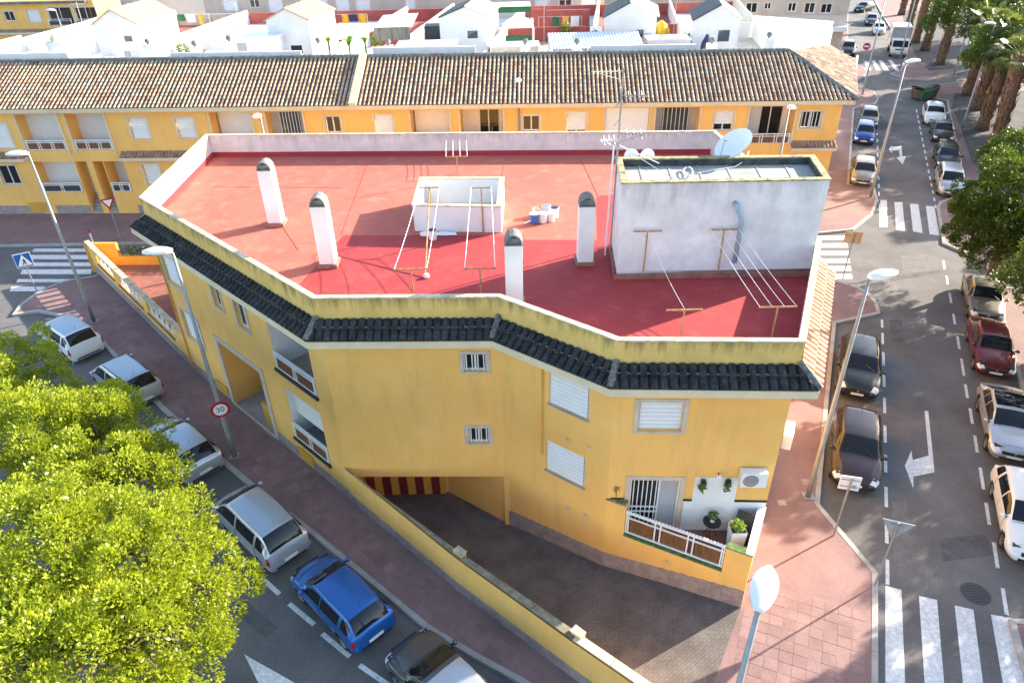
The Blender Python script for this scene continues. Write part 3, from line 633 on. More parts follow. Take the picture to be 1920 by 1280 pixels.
# ---- clothes line posts
def post(u,v,ut,vt,arm,label,lean=0,wires=None,m='rust_pole'):
    p=at(u,v,ZF); zt=zup(p,ut,vt); t=thing('clothes_post',label,'clothes post',p,'clothes line posts on the roof')
    r=ray(ut,vt); 
    mb=MB(); mb.tube([p,(p[0]+lean,p[1],zt)],.03,6); mb.build('post',m,t)
    mb=MB(); mb.tube([(p[0]+lean-arm,p[1],zt),(p[0]+lean+arm,p[1],zt)],.028,6); mb.build('crossbar',m,t)
    return (p[0]+lean,p[1],zt,arm)
W_=[]
def wallpost(ub,vb,ut,vt,arm,label):
    s0_,z0_=fb.px(ub,vb); s1_,z1_=fb.px(ut,vt); p=fb.P(s0_,z0_,.14); q=fb.P(s1_,z1_,.16); t=thing('clothes_post',label,'clothes post',p,'clothes line posts on the roof')
    MB().tube([p,q],.03,6).build('post','rust_pole',t); MB().tube([fb.P(s1_-arm,z1_,.16),fb.P(s1_+arm,z1_,.16)],.028,6).build('crossbar','rust_pole',t)
    for zz in (z0_+.15,z1_-.25): MB().tube([fb.P(s0_,zz,-.01),fb.P(s0_,zz,.15)],.018,5).build('wall_bracket','rust_pole',t)
    return (q[0],q[1],q[2],arm)
c1=wallpost(1205,507,1213,430,.5,'rusty T shaped post on stair house wall, away from the vent pipe')
c2=wallpost(1345,502,1356,427,.5,'rusty T shaped clothes post against front wall of stair house beside grey vent pipe')
c3=post(1276,640,1277,580,.55,'rusty T clothes post by front parapet in front of stair house')
c4=post(1445,640,1456,575,.58,'yellow rusty T clothes post by front parapet near clay tiled eave corner')
c5=post(902,552,902,503,.55,'short rusty T clothes post by front parapet beside chimney')
c6=post(776,560,774,504,.58,'thin T clothes post by front parapet with a dropped line')
c7=post(906,436,906,352,.42,'rusty T clothes post in front of light shaft')
c8=post(812,430,800,352,.42,'rusty T clothes post at the light shaft end where a pole leans',-.0)
c9=post(858,325,856,294,.55,'rusty clothes line frame by the far parapet')
def wires(a,b,k,sag,label,m='white_wire',r=.011):
    mb=MB()
    for i in range(k):
        t=-1+2*i/(k-1) if k>1 else 0; A=Vector((a[0]+a[3]*t*.95,a[1],a[2]+.03)); B=Vector((b[0]+b[3]*t*.95,b[1],b[2]+.03))
        mb.tube([A.lerp(B,q/8)-Vector((0,0,sag*4*(q/8)*(1-q/8))) for q in range(9)],r,4)
    o=mb.build('clothes_line',m); tag(o,label,'clothes line')
wires(c2,c4,4,.06,'four white washing lines stretched from stair house post to corner post')
wires(c7,c5,2,.08,'two white washing lines from light shaft post to the front parapet')
wires(c8,c6,2,.12,'pair of slack white washing lines above the lone bucket')
wires(c1,c3,1,.15,'single thin washing line in front of stair house',r=.008)
x,y,z,a=c9; far=(x,y+3.2,z+.05,a); wires(c9,(x-.2,y+3.4,z+.1,a),4,.05,'four washing lines running to the far parapet frame')
p=at(790,520,ZF); q=at(783,380,ZF)
mb=MB(); mb.tube([at(797,520,ZF+.02),(c8[0],c8[1],c8[2]-.05)],.028,6); tag(mb.build('leaning_pole','rust_pole'),'long rusty pole leaning towards the light shaft','pole')
# ---- paint buckets and bits
def bucket(u,v,r,h,m,label,lid='white_plastic'):
    p=at(u,v,ZF+.006); t=thing('paint_bucket',label,'bucket',p,'paint buckets on the roof')
    MB().lathe(p,[(r*.88,0),(r,h*.9),(r*1.06,h*.9),(r*1.06,h)],14).build('tub',m,t,smooth=False)
    MB().lathe((p[0],p[1],p[2]+h),[(r*.98,.0),(r*.98,.012),(.001,.012)],14).build('lid',lid,t)
    pts=[(p[0]+r*1.06*math.cos(a),p[1]-.02,p[2]+h*.8+r*.9*math.sin(a)) for a in [math.pi*k/8 for k in range(9)]]
    MB().tube(pts,.008,4).build('handle','grey_metal',t)
mat('blue_plastic',(.05,.16,.45),.4,.05,4); mat('navy',(.02,.03,.09),.6,.2,5)
bucket(1001,418,.20,.42,'blue_plastic','blue paint bucket in the group on the red roof')
bucket(1018,416,.20,.40,'white_plastic','white paint bucket in front of the roof bucket group')
bucket(1033,414,.17,.36,'white_plastic','small white paint pot between the roof buckets')
bucket(1024,402,.19,.42,'white_plastic','white bucket with grey lid behind the others on the roof','lamp_pole')
bucket(1040,407,.18,.44,'white_plastic','white bucket with a dark cloth over it on the roof','navy')
bucket(1006,404,.18,.36,'white_plastic','white paint bucket with orange stained lid on the roof','tile_clay')
bucket(812,448,.17,.40,'white_plastic','lone white and blue bucket in front of the light shaft','navy')
p=at(983,419,ZF+.03); q=at(1006,410,ZF+.25); tag(MB().tube([p,q],.025,6).build('roller_pole','white_plastic'),'paint roller pole lying against the roof buckets','paint roller')
mb=MB(); c=at(822,440,ZF+.01); rr=random.Random(5)
g=[]
for i in range(7):
    row=[]
    for j in range(4): row.append((c[0]-.75+i*.25+rr.uniform(-.05,.05),c[1]-.15+j*.13+rr.uniform(-.04,.04),c[2]+.02+rr.uniform(0,.12)*(1 if 0<i<6 and 0<j<3 else 0)))
    g.append(row)
mb.grid(g,flip=True); tag(mb.build('plastic_sheet','lamp_white'),'crumpled pale plastic sheet at the foot of the light shaft','sheet')
p=at(800,520,ZF+.01); tag(MB().lathe(p,[(.10,0),(.12,.05),(.10,.13),(.02,.16)],10).build('weight_block','white_plastic'),'small white weight at the foot of the leaning pole','weight')
# ---- aerial mast and dishes
mp=at(1158,330,ZF); mbase=(SB[3][0]-.12,SB[3][1]-.6,ZF)
mast=thing('aerial_mast','tall lattice aerial mast with yagi antennas strapped to the stair house','antenna',mbase)
zt=zup(mbase,1172,128)
zt=min(zt,17.3)
MB().tube([mbase,(mbase[0]+.1,mbase[1],zt)],.035,6).build('pole','grey_metal',mast)
MB().tube([(mbase[0]-.2,mbase[1]-.1,ZF),(mbase[0]-.1,mbase[1]-.1,zt*.62+ZF*.38)],.03,6).build('pole','lamp_white',mast)
for k in range(9):
    z=ZF+.6+k*.62; MB().tube([(mbase[0]-.2+.1*k/14,mbase[1]-.1,z),(mbase[0]+.1*k/14,mbase[1],z+.2)],.015,4).build('rung','grey_metal',mast)
for (z,l,side,mm) in ((zt-.1,1.1,-1,'cream'),(zt-.9,.8,1,'grey_metal'),(zt-2.2,.9,1,'grey_metal'),(zt-2.4,.7,-1,'lamp_white')):
    b=MB(); b.tube([(mbase[0]+.1,mbase[1],z),(mbase[0]+.1+side*l,mbase[1]-.25,z+.05)],.018,5)
    for k in range(7):
        t=(k+1)/7.5; x=mbase[0]+.1+side*l*t; y=mbase[1]-.25*t; b.tube([(x,y-.22,z+.05*t-.1*(k%2)),(x,y+.22,z+.05*t+.1*(k%2))],.012,4)
    b.tube([(mbase[0]+.1,mbase[1],z-.3),(mbase[0]+.1+side*l*.8,mbase[1]-.2,z)],.01,4)
    b.build('yagi',mm,mast)
for (ex,ey) in ((2.1,-1.7),(1.6,.1)):
    MB().tube([(mbase[0]+.1,mbase[1],zt-2.6),(mbase[0]+ex,mbase[1]+ey,bz-.05 if ey>-1 else bz-.2)],.016,4).build('guy_wire','white_wire',mast)
def dish(c,r,az,el,label,sup=.6):
    t=thing('satellite_dish',label,'satellite dish',(c[0],c[1],c[2]-sup))
    ax=Vector((math.cos(az)*math.cos(el),math.sin(az)*math.cos(el),math.sin(el))); q=ax.to_track_quat('Z','Y')
    def tr(p): v=q@Vector(p); return (c[0]+v.x,c[1]+v.y,c[2]+v.z)
    for off,nm,fl in ((0,'reflector',False),):
        g=[]
        for i in range(7):
            rr=r*i/6; g.append([tr((rr*math.cos(a)*1.0,rr*math.sin(a)*1.08,.28*r*(i/6)**2)) for a in [2*math.pi*k/24 for k in range(25)]])
        g2=[]
        for i in range(7):
            rr=r*i/6*.995; g2.append([tr((rr*math.cos(a)*1.0,rr*math.sin(a)*1.08,.28*r*(i/6)**2-.025)) for a in [2*math.pi*k/24 for k in range(25)]])
        m_=MB(); m_.grid(g); m_.grid(g2,flip=True); m_.build(nm,'lamp_white',t,smooth=True)
    m_=MB(); m_.tube([tr((0,-r,.25*r)),tr((0,-r*.3,r*.85))],.018,5); m_.tube([tr((0,-r*.3,r*.85)),tr((0,-r*.22,r*.78))],.05,8); m_.build('feed_arm','grey_metal',t)
    m_=MB(); m_.tube([tr((0,0,-.05)),(c[0]-ax.x*.25,c[1]-ax.y*.25,c[2]-sup)],.035,6); m_.build('bracket','grey_metal',t)
dc=atY(1378,276,SB[2][1]+.5); dish((dc[0],dc[1],dc[2]),.68,R(205),R(52),'big white satellite dish behind the stair house roof',dc[2]-ZF-.2)
for u in (1184,1214):
    dc=atY(u,294,SB[2][1]+.7); dish(dc,.27,R(250),R(35),'small pale dish peeping over the stair house, %s'%('near the mast' if u<1200 else 'second from the mast'),dc[2]-ZF-.1)
mb=MB(); pts=[Vector(at(1308,325,bz-.2)),Vector(at(1340,318,bz-.2)),Vector(at(1378,313,bz-.2)),Vector(at(1398,300,bz-.1)),Vector(atY(1404,284,SB[2][1]+.4))]
mb.tube(pts,.02,5); mb.tube([at(1290+9*math.cos(a),322+9*math.sin(a),bz-.2+.02*a) for a in [k*.7 for k in range(12)]],.02,5); tag(mb.build('aerial_cable','white_wire'),'loose white aerial cable coiled on stair house roof','cable')
# ------------------------------------------------------------------ garage ramp and its wall
L_=[(4.6,10.3),(1.75,12.75),(0,14.25),(-1.75,15.75),(-6.15,19.75),(-6.15,GAR_Y)]; R_=[(7.2,14.7),(4.9,15.97),(3,17),(1.3,18.35),(-.4,19.7),(-2.75,GAR_Y)]; Zr=[.118,-.15,-.45,-.75,-1.1,-1.15]
def rampz(i,t):  return Zr[i]
g=[]
for i in range(6): g.append([(L_[i][0]+(R_[i][0]-L_[i][0])*t,L_[i][1]+(R_[i][1]-L_[i][1])*t,Zr[i]) for t in (0,.25,.5,.75,1)])
# cobbled ramp: bump-brick material on a sloped sheet
m=mat('cobble_ramp',(.19,.165,.15),.85,.2,1.0,0,60,fine=.12,fscale=10); N=m.node_tree.nodes; L=m.node_tree.links; b=N['Principled BSDF']
gg=N.new('ShaderNodeNewGeometry'); mp=N.new('ShaderNodeMapping'); mp.inputs['Rotation'].default_value=(0,0,R(-38)); L.new(gg.outputs['Position'],mp.inputs[0])
bt=N.new('ShaderNodeTexBrick'); bt.inputs['Scale'].default_value=1; bt.inputs['Brick Width'].default_value=.20; bt.inputs['Row Height'].default_value=.10; bt.inputs['Mortar Size'].default_value=.012; bt.inputs['Color1'].default_value=(1,1,1,1); bt.inputs['Color2'].default_value=(.9,.9,.9,1); bt.inputs['Mortar'].default_value=(.72,.72,.72,1)
L.new(mp.outputs[0],bt.inputs['Vector']); src=b.inputs['Base Color'].links[0].from_socket; mx=N.new('ShaderNodeMix'); mx.data_type='RGBA'; mx.blend_type='MULTIPLY'; mx.inputs[0].default_value=1
L.new(src,mx.inputs[6]); L.new(bt.outputs[0],mx.inputs[7]); L.new(mx.outputs[2],b.inputs['Base Color']); bp=N.new('ShaderNodeBump'); bp.inputs['Distance'].default_value=.003; L.new(bt.outputs[0],bp.inputs['Height']); L.new(bp.outputs[0],b.inputs['Normal'])
struct(MB().grid(g).build('driveway','cobble_ramp'))
# garage interior
mb=MB(); mb.quad((-6.15,19.9,-1.2),(-6.15,GAR_Y,-1.2),(-6.15,GAR_Y,1.33),(-6.15,19.9,1.33)); mb.quad((-2.75,GAR_Y,-1.2),(-.4,19.7,-1.2),(-.4,19.7,1.33),(-2.75,GAR_Y,1.33)); mb.quad((-6.15,GAR_Y,-1.2),(-2.75,GAR_Y,-1.2),(-2.75,GAR_Y,1.33),(-6.15,GAR_Y,1.33)); mb.build('garage_wall','yellow',BLD)
mb=MB(); mb.box(-.42,-.18,19.56,19.80,-1.3,1.33); mb.build('pillar','yellow',BLD)
mat('door_red',(.20,.02,.03),.6,.1,3); gd=None
mb=MB(); mb.box(-6.1,-2.85,GAR_Y-.1,GAR_Y-.05,-1.15,1.25); gd=mb.build('garage_door','yellow_deep',BLD)
for k in range(5):
    mb=MB(); x=-6.05+k*.66; mb.box(x,x+.33,GAR_Y-.125,GAR_Y-.101,-1.13,1.22); mb.build('stripe_panel','door_red' if True else 0,gd)
# stone plinth along the ramp
for f,a1 in ((f3,f3.L),(Fac(P4,CN),None)):
    a1=a1 or f.L; mb=MB(); k=14
    for i in range(k):
        s0=a1*i/k; s1=a1*(i+1)/k-.008
        x,y,_=f.P((s0+s1)/2,0); 
        tt=min(1,max(0,(x+.4)/7.6)); zz=-1.1+1.22*tt
        f.slab(mb,s0,s1,zz-.25,zz+.78,.002,.03)
    mb.build('ramp_plinth','plinth',BLD); struct(bpy.data.objects['ramp_plinth' if 'ramp_plinth.001' not in bpy.data.objects else 'ramp_plinth.001'],'stuff')
# boundary wall
WO=[(-6.42,19.98),(-2.0,15.62),(1.5,12.5),(4.45,9.98)]; WH=1.72
mat('wall_cap',(.30,.26,.17),.9,.25,4,.3,40,col2=(.15,.13,.085))
bw=thing('boundary_wall','long low yellow wall with dark coping between the pavement and garage ramp','wall',(-1,14.6,0))
mb=MB(); cp=MB(); pl=MB()
for i in range(3):
    f=Fac(WO[i],WO[i+1]); a0=.0; 
    mb.quad(f.P(0,PV-.1),f.P(f.L,PV-.1),f.P(f.L,WH),f.P(0,WH))
    A,B=WALL_IN[i],WALL_IN[i+1]; mb.quad((*B,-1.3),(*A,-1.3),(*A,WH),(*B,WH))
    pf=Fac(WO[i],WO[i+1]); pf.slab(pl,.0,f.L-.004,PV-.1,.52,.003,.035)
mb.build('wall','yellow',bw); pl.build('plinth','plinth',bw)
for i in range(3):
    A=Vector(WO[i]);B=Vector(WO[i+1]);C=Vector(WALL_IN[i+1]);D=Vector(WALL_IN[i]); f=Fac(WO[i],WO[i+1]); e=f.n*-.04
    k=max(1,int((B-A).length/1.2))
    for q in range(k):
        t0=q/k;t1=(q+1)/k-.006; a=A.lerp(B,t0)+e;b=A.lerp(B,t1)+e;c=D.lerp(C,t1)-e;d=D.lerp(C,t0)-e
        m_=MB(); m_.add([(*a,WH-.005),(*b,WH-.005),(*c,WH-.005),(*d,WH-.005),(*a,WH+.06),(*b,WH+.06),(*c,WH+.06),(*d,WH+.06)],[(3,2,1,0),(4,5,6,7),(0,1,5,4),(1,2,6,5),(2,3,7,6),(3,0,4,7)])
        m_.build('coping_slab','wall_cap' if i<2 else 'cream',bw)
for k,(x,y) in enumerate(((-1.92,15.66),(1.62,12.62),(4.4,10.25))):
    x+=.075;y+=.08; m_=MB(); c=(x,y,WH/2+.07); m_.obox(c,(f2.d.x*0+.735,-.678,0),(.678,.735,0),(0,0,1),.17,.115,WH/2+.07); m_.build('pier','yellow' if k<2 else 'cream',bw)
    m_=MB(); m_.obox((x,y,WH+.165),(.735,-.678,0),(.678,.735,0),(0,0,1),.19,.135,.025); m_.build('pier_cap','cap',bw)
# ------------------------------------------------------------------ terrace at the street corner
f9=Fac(P4,CN); f10=Fac(CN,P5); TZ=1.42; PT=2.5; sL=.68; sR=3.98
mb=MB(); f9.wall(mb,0,f9.L,-1.3,TZ); f9.wall(mb,0,sL,TZ,PT+.25); f9.wall(mb,sR,f9.L,TZ,PT); f9.slab(mb,sL-.2,sL,TZ,PT+.25,-.2,-.001); f9.slab(mb,sR,f9.L-.05,TZ,PT,-.22,-.002)
f10.wall(mb,0,f10.L,-.1,PT); mb.build('terrace_wall','yellow',BLD)
mb=MB(); i10=Fac((P5[0]-.2,P5[1]),(CN[0]-.2,CN[1]+.12)); i10.wall(mb,0,i10.L,TZ,PT); mb.build('terrace_wall_inside','white_wall',BLD)
mb=MB(); mb.add([(*P4,TZ+.01),(*CN,TZ+.01),(*P5,TZ+.01)],[(0,1,2)]); mb.build('terrace_floor','terra_floor',BLD)
mb=MB(); f9.slab(mb,-.02,sL,PT+.25,PT+.31,-.22,.03); mb.build('coping','moss_cap',BLD)
mb=MB(); f9.slab(mb,sR-.02,f9.L,PT,PT+.05,-.24,.03); mb.build('coping','green_moss',BLD)
mb=MB(); f10.slab(mb,.0,f10.L,PT,PT+.052,-.22,.03); mb.build('coping','white_wall',BLD)
mb=MB(); f9.slab(mb,sL,sR,TZ,TZ+.04,-.22,.05); mb.build('terrace_sill','green_moss',BLD)
rl=rail(f9,BLD,sL+.02,sR-.02,TZ+.06,1.0,3,-.05,back=None)
for i in range(3):
    w_=(sR-sL)/3; p=MB(); f9.slab(p,sL+w_*i+.16,sL+w_*(i+1)-.16,TZ+.16,TZ+.72,-.11,-.085); p.build('infill','wood_brown',rl)
for i in range(30):   # scalloped white trim on the handrail
    a=sL+.05+i*(sR-sL-.1)/29; p=MB(); c=f9.P(a,TZ+1.07,-.05); p.lathe((c[0],c[1],c[2]-.02),[(.045,0),(.05,.03),(.03,.06),(.001,.065)],8); p.build('rail_knob','frame_white',rl)
for q_ in ((2.52,f4.L-.02,TZ,2.78),(2.78,4.15,2.781,3.82),(.14,.56,TZ,2.78)): mb=MB(); f4.slab(mb,*q_,.003,.02); mb.build('white_dado','white_wall',BLD)
for a0,a1,zz in ((2.5,2.77,2.78),(4.16,5.2,2.78),(.14,.56,2.78)):
    mb=MB(); f4.slab(mb,a0,a1,zz,zz+.07,.003,.035); mb.build('dado_strip','black_metal',BLD)
def acunit(c,d,n,label,w=.82,h=.58,dp=.3,par=None):
    """outdoor air-conditioning unit: casing, fan ring, blades, brackets. d along wall, n outward"""
    d=Vector((*d,0));n=Vector((*n,0));t=thing('air_conditioner',label,'air conditioner',(c[0],c[1],c[2]-h/2),'air conditioners')
    cc=Vector(c)+n*(dp/2+.06)
    MB().obox(cc,d,n,(0,0,1),w/2,dp/2,h/2).build('casing','white_plastic',t,bevel=.02)
    fc=cc+n*(dp/2+.005)-d*.1
    m_=MB()
    for rr in (.24,.19,.14,.09):
        pts=[fc+(d*math.cos(a)+Vector((0,0,1))*math.sin(a))*rr for a in [2*math.pi*k/20 for k in range(21)]]; m_.tube(pts,.008,4)
    for k in range(6):
        a=math.pi*k/6; m_.tube([fc+(d*math.cos(a)+Vector((0,0,1))*math.sin(a))*.24,fc-(d*math.cos(a)+Vector((0,0,1))*math.sin(a))*.24],.006,4)
    m_.build('fan_grille','lamp_pole',t)
    m_=MB(); pts=[fc+n*.002+(d*math.cos(a)+Vector((0,0,1))*math.sin(a))*.235 for a in [2*math.pi*k/20 for k in range(20)]]; m_.add(pts,[tuple(range(20))]); 
    m_.build('fan_recess','grey_metal',t)
    for s in(-1,1): MB().bar(cc+d*s*w*.33-Vector((0,0,h/2+.02))-n*(dp/2+.05),cc+d*s*w*.33-Vector((0,0,h/2+.02))+n*dp/2,.04,.03).build('bracket','grey_metal',t)
    return t
s_,z_=f4.px(1408,891); c=f4.P(s_,z_+.1,0); acunit(c,f4.d,f4.n,'white air conditioner with round fan on wall above corner terrace')
p=f5.P(1.0,4.6,0); c5p=at(1478,812,4.75); acunit((f5.P(1.5,4.5)[0],f5.P(1.5,4.5)[1],4.5),f5.d,f5.n,'white air conditioner on the street side wall under clay tiled eave')
def leaves(mb,c,r,n,size,seed,up=.3,mi=0):
    rg=random.Random(seed)
    for _ in range(n):
        v=Vector((rg.gauss(0,1),rg.gauss(0,1),rg.gauss(0,1)));v.normalize(); p=Vector(c)+Vector((v.x*r[0],v.y*r[1],v.z*r[2]))*rg.uniform(.3,1)**.5
        a=Vector((rg.uniform(-1,1),rg.uniform(-1,1),rg.uniform(-.4,.8))).normalized(); b=a.cross(Vector((rg.uniform(-1,1),rg.uniform(-1,1),rg.uniform(-1,1)))).normalized(); s=size*rg.uniform(.6,1.3)
        mb.add([p-b*s*.35,p+a*s*.9,p+b*s*.35,p-a*s*.4],[(0,1,2,3)],mi)
def leafmat(name,c1,c2,rough=.5,tr=.35,tcol=None):
    m=bpy.data.materials.new(name); m.use_nodes=True; N=m.node_tree.nodes; L=m.node_tree.links; b=N['Principled BSDF']; b.inputs['Roughness'].default_value=rough
    g=N.new('ShaderNodeNewGeometry'); n=N.new('ShaderNodeTexNoise'); n.inputs['Scale'].default_value=1.3; n.inputs['Detail'].default_value=3; L.new(g.outputs['Position'],n.inputs[0])
    n2=N.new('ShaderNodeTexWhiteNoise'); n2.noise_dimensions='1D'; L.new(g.outputs['Random Per Island'],n2.inputs['W'])
    ad=N.new('ShaderNodeMath'); ad.operation='MULTIPLY_ADD'; ad.inputs[1].default_value=.55; L.new(n2.outputs['Value'],ad.inputs[0]); 
    sb=N.new('ShaderNodeMath'); sb.operation='MULTIPLY'; sb.inputs[1].default_value=.6; L.new(n.outputs['Fac'],sb.inputs[0]); L.new(sb.outputs[0],ad.inputs[2])
    mx=N.new('ShaderNodeMix'); mx.data_type='RGBA'; mx.inputs[6].default_value=(*c1,1); mx.inputs[7].default_value=(*c2,1); L.new(ad.outputs[0],mx.inputs[0]); L.new(mx.outputs[2],b.inputs['Base Color'])
    t=N.new('ShaderNodeBsdfTranslucent'); mt=N.new('ShaderNodeMix'); mt.data_type='RGBA'; mt.blend_type='MULTIPLY'; mt.inputs[0].default_value=1; mt.inputs[7].default_value=(*(tcol or (1.3,1.25,.5)),1); L.new(mx.outputs[2],mt.inputs[6]); L.new(mt.outputs[2],t.inputs[0])
    ms=N.new('ShaderNodeMixShader'); ms.inputs[0].default_value=tr; L.new(b.outputs[0],ms.inputs[1]); L.new(t.outputs[0],ms.inputs[2]); L.new(ms.outputs[0],N['Material Output'].inputs[0]); M[name]=m
leafmat('leaf_pot',(.05,.12,.02),(.16,.26,.06)); leafmat('leaf_lime',(.14,.24,.04),(.32,.42,.08))
for k,u in enumerate((1316,1363)):
    s_,z_=f4.px(u,905); c=f4.P(s_,z_,.12); t=thing('hanging_plant','trailing green plant on white terrace panel, %s'%('nearer the door' if k==0 else 'nearer the air conditioner'),'plant',c,'hanging plants on the terrace wall')
    MB().lathe((c[0],c[1],c[2]+.1),[(.06,0),(.09,.12)],8).build('pot','black_metal',t); m_=MB(); leaves(m_,(c[0],c[1],c[2]-.02),(.12,.08,.3),90,.09,k); m_.build('foliage','leaf_pot',t)
tp=(6.45,16.5,TZ+.02); t=thing('bistro_table','small black round metal table with a plant pot, on the corner terrace','table',tp)
MB().lathe((tp[0],tp[1],tp[2]+.68),[(.3,0),(.3,.025),(.001,.026)],18).build('table_top','black_metal',t)
for k in range(3):
    a=k*2.09; MB().tube([(tp[0]+.25*math.cos(a),tp[1]+.25*math.sin(a),tp[2]),(tp[0]+.05*math.cos(a),tp[1]+.05*math.sin(a),tp[2]+.4),(tp[0]+.2*math.cos(a),tp[1]+.2*math.sin(a),tp[2]+.68)],.014,5).build('leg','black_metal',t)
t=thing('potted_plant','small potted plant standing on the black terrace table','plant',(tp[0],tp[1],tp[2]+.71)); MB().lathe((tp[0],tp[1],tp[2]+.71),[(.07,0),(.1,.16)],10).build('pot','white_plastic',t); m_=MB(); leaves(m_,(tp[0],tp[1],tp[2]+.98),(.16,.16,.16),70,.1,8); m_.build('foliage','leaf_pot',t)
def sunchair(c,az,label):
    t=thing('garden_chair',label,'chair',c); ca,sa=math.cos(az),math.sin(az)
    def W(x,y,z): return (c[0]+x*ca-y*sa,c[1]+x*sa+y*ca,c[2]+z)
    m_=MB(); m_.add([W(-.25,-.25,.42),W(.25,-.25,.42),W(.27,.25,.4),W(-.27,.25,.4),W(-.25,-.25,.45),W(.25,-.25,.45),W(.27,.25,.43),W(-.27,.25,.43)],[(3,2,1,0),(4,5,6,7),(0,1,5,4),(1,2,6,5),(2,3,7,6),(3,0,4,7)]); m_.build('seat','black_metal',t)
    m_=MB(); m_.add([W(-.27,.24,.45),W(.27,.24,.45),W(.25,.52,1.1),W(-.25,.52,1.1),W(-.27,.27,.45),W(.27,.27,.45),W(.25,.55,1.1),W(-.25,.55,1.1)],[(0,1,2,3),(7,6,5,4),(0,4,5,1),(1,5,6,2),(2,6,7,3),(3,7,4,0)]); m_.build('backrest','black_metal',t)
    for sx in(-1,1):
        MB().tube([W(sx*.29,-.28,0),W(sx*.29,.05,.45),W(sx*.29,.28,.65)],.016,5).build('leg','black_metal',t); MB().tube([W(sx*.29,.3,0),W(sx*.29,-.05,.42),W(sx*.29,-.3,.62)],.016,5).build('leg','black_metal',t); MB().bar(W(sx*.29,-.3,.63),W(sx*.29,.3,.66),.05,.03).build('armrest','black_metal',t)
sunchair((7.2,16.05,TZ+.02),R(-35),'black reclining garden chair on terrace beside the white planter')
pp=(7.0,15.72,TZ+.02); t=thing('planter','tall square white planter with lime green plant in terrace corner','planter',pp)
m_=MB(); m_.add([(pp[0]+x*a,pp[1]+y*a,pp[2]+z) for z,a in ((0,.18),(1.25,.24)) for x,y in((-1,-1),(1,-1),(1,1),(-1,1))],[(3,2,1,0),(0,1,5,4),(1,2,6,5),(2,3,7,6),(3,0,4,7)]); m_.build('pot','white_plastic',t)
m_=MB(); m_.box(pp[0]-.2,pp[0]+.2,pp[1]-.2,pp[1]+.2,pp[2]+1.08,pp[2]+1.16); m_.build('soil','soil',t); m_=MB(); leaves(m_,(pp[0],pp[1],pp[2]+1.34),(.22,.22,.16),110,.12,4); m_.build('foliage','leaf_lime',t)
s_,z_=f4.px(1347,886); c=f4.P(s_,z_,.0); t=thing('wall_lamp','small round lamp on wall above the white terrace panel','lamp',c); MB().tube([c,f4.P(s_,z_,.14)],.02,6).build('arm','black_metal',t); q=f4.P(s_,z_-.05,.16); MB().lathe((q[0],q[1],q[2]-.06),[(.03,0),(.08,.05),(.08,.1),(.02,.14)],10).build('globe','lamp_white',t)
s_,z_=f3.px(1162,912); 
c=f4.P(.25,3.15,.0); t=thing('wall_ornament','wrought iron ornament fixed left of the terrace door','ornament',f4.P(.3,3.0,.03)); m_=MB(); m_.tube([f4.P(.3,2.9,.03),f4.P(.3,3.35,.03)],.012,5); m_.build('stem','black_metal',t); m_=MB(); leaves(m_,f4.P(.3,3.25,.05),(.12,.03,.12),18,.09,12); m_.build('scroll','rust_pole',t)
for (f,u,v) in ((f3,1065,822),(f3,1105,836),(f3,1065,950),(f9,1252,1050),(f3,1100,965)):
    s_,z_=f.px(u,v); c=f.P(s_,z_,.0); m_=MB(); m_.tube([c,f.P(s_,z_,.1),f.P(s_,z_-.06,.13)],.04,7); m_.build('wall_spout','stone_trim',BLD)
# ------------------------------------------------------------------ side terrace on the far street corner
T0=(-26.0,40.4); ft=Fac(T0,P1); tw=thing('terrace_wall','yellow terrace wall with white balustrade openings beside the far zebra crossing','wall',(*T0,0))
hs=[(1.7,4.6,1.05,1.78),(5.4,9.2,1.05,1.8),(10.0,13.6,1.1,1.85)]; TW=1.95
mb=MB(); ft.wall(mb,0,ft.L,0,TW,hs,.2); i_=Fac((P1[0]+.12,P1[1]+.2),(T0[0]+.25,T0[1]+.05)); 
i_.wall(mb,0,i_.L,.5,TW,[(i_.L-h[1]+.1,i_.L-h[0]+.1,h[2],h[3]) for h in hs],.01); mb.build('wall','yellow',tw)
mb=MB(); ft.slab(mb,-.02,ft.L,TW,TW+.06,-.25,.04); mb.build('coping','cap',tw)
mb=MB(); ft.slab(mb,0,ft.L-.0,0,.6,.002,.03); mb.build('plinth','plinth',tw)
for h in hs:
    mb=MB(); ft.slab(mb,h[0],h[1],h[3]-.12,h[3]-.06,-.16,-.08); ft.slab(mb,h[0],h[1],h[2]+.04,h[2]+.1,-.16,-.08); r_=mb.build('balustrade','frame_white',tw); k=max(3,int((h[1]-h[0])/.62))
    for q in range(k): 
        a=h[0]+(h[1]-h[0])*(q+.5)/k; p=MB(); ft.slab(p,a-.12,a+.12,h[2]+.1,h[3]-.12,-.15,-.1); p.build('panel','frame_white',r_)
    mb=MB(); ft.slab(mb,h[0]-.05,h[1]+.05,h[2]-.05,h[2]-.001,.002,.06); mb.build('sill','frame_dark',tw)
fbk=Fac((-16.0,40.0),T0); mb=MB(); fbk.slab(mb,0,fbk.L,0,1.1,-.25,-.01); fbk.slab(mb,fbk.L-2.0,fbk.L-.0,1.1,TW,-.24,-.012); mb.build('wall','yellow_deep',tw)
mb=MB(); q0=Vector(fbk.P(.2,1.1,-.12)); q1=Vector(fbk.P(fbk.L-2.2,1.1,-.12))
for k in range(26): leaves(mb,tuple(q0.lerp(q1,(k+.5)/26)+Vector((0,0,.32))),(.3,.16,.34),34,.13,k)
leafmat('leaf_hedge',(.02,.04,.008),(.07,.10,.02)); o=mb.build('hedge','leaf_hedge'); tag(o,'clipped dark green hedge on top of the far terrace wall','hedge')
mb=MB(); mb.add([(*T0,.5),(*P1,.5),(*P0,.5),(-16,40,.5)],[(0,1,2,3)]); o=mb.build('terrace_paving','terra_floor',tw)
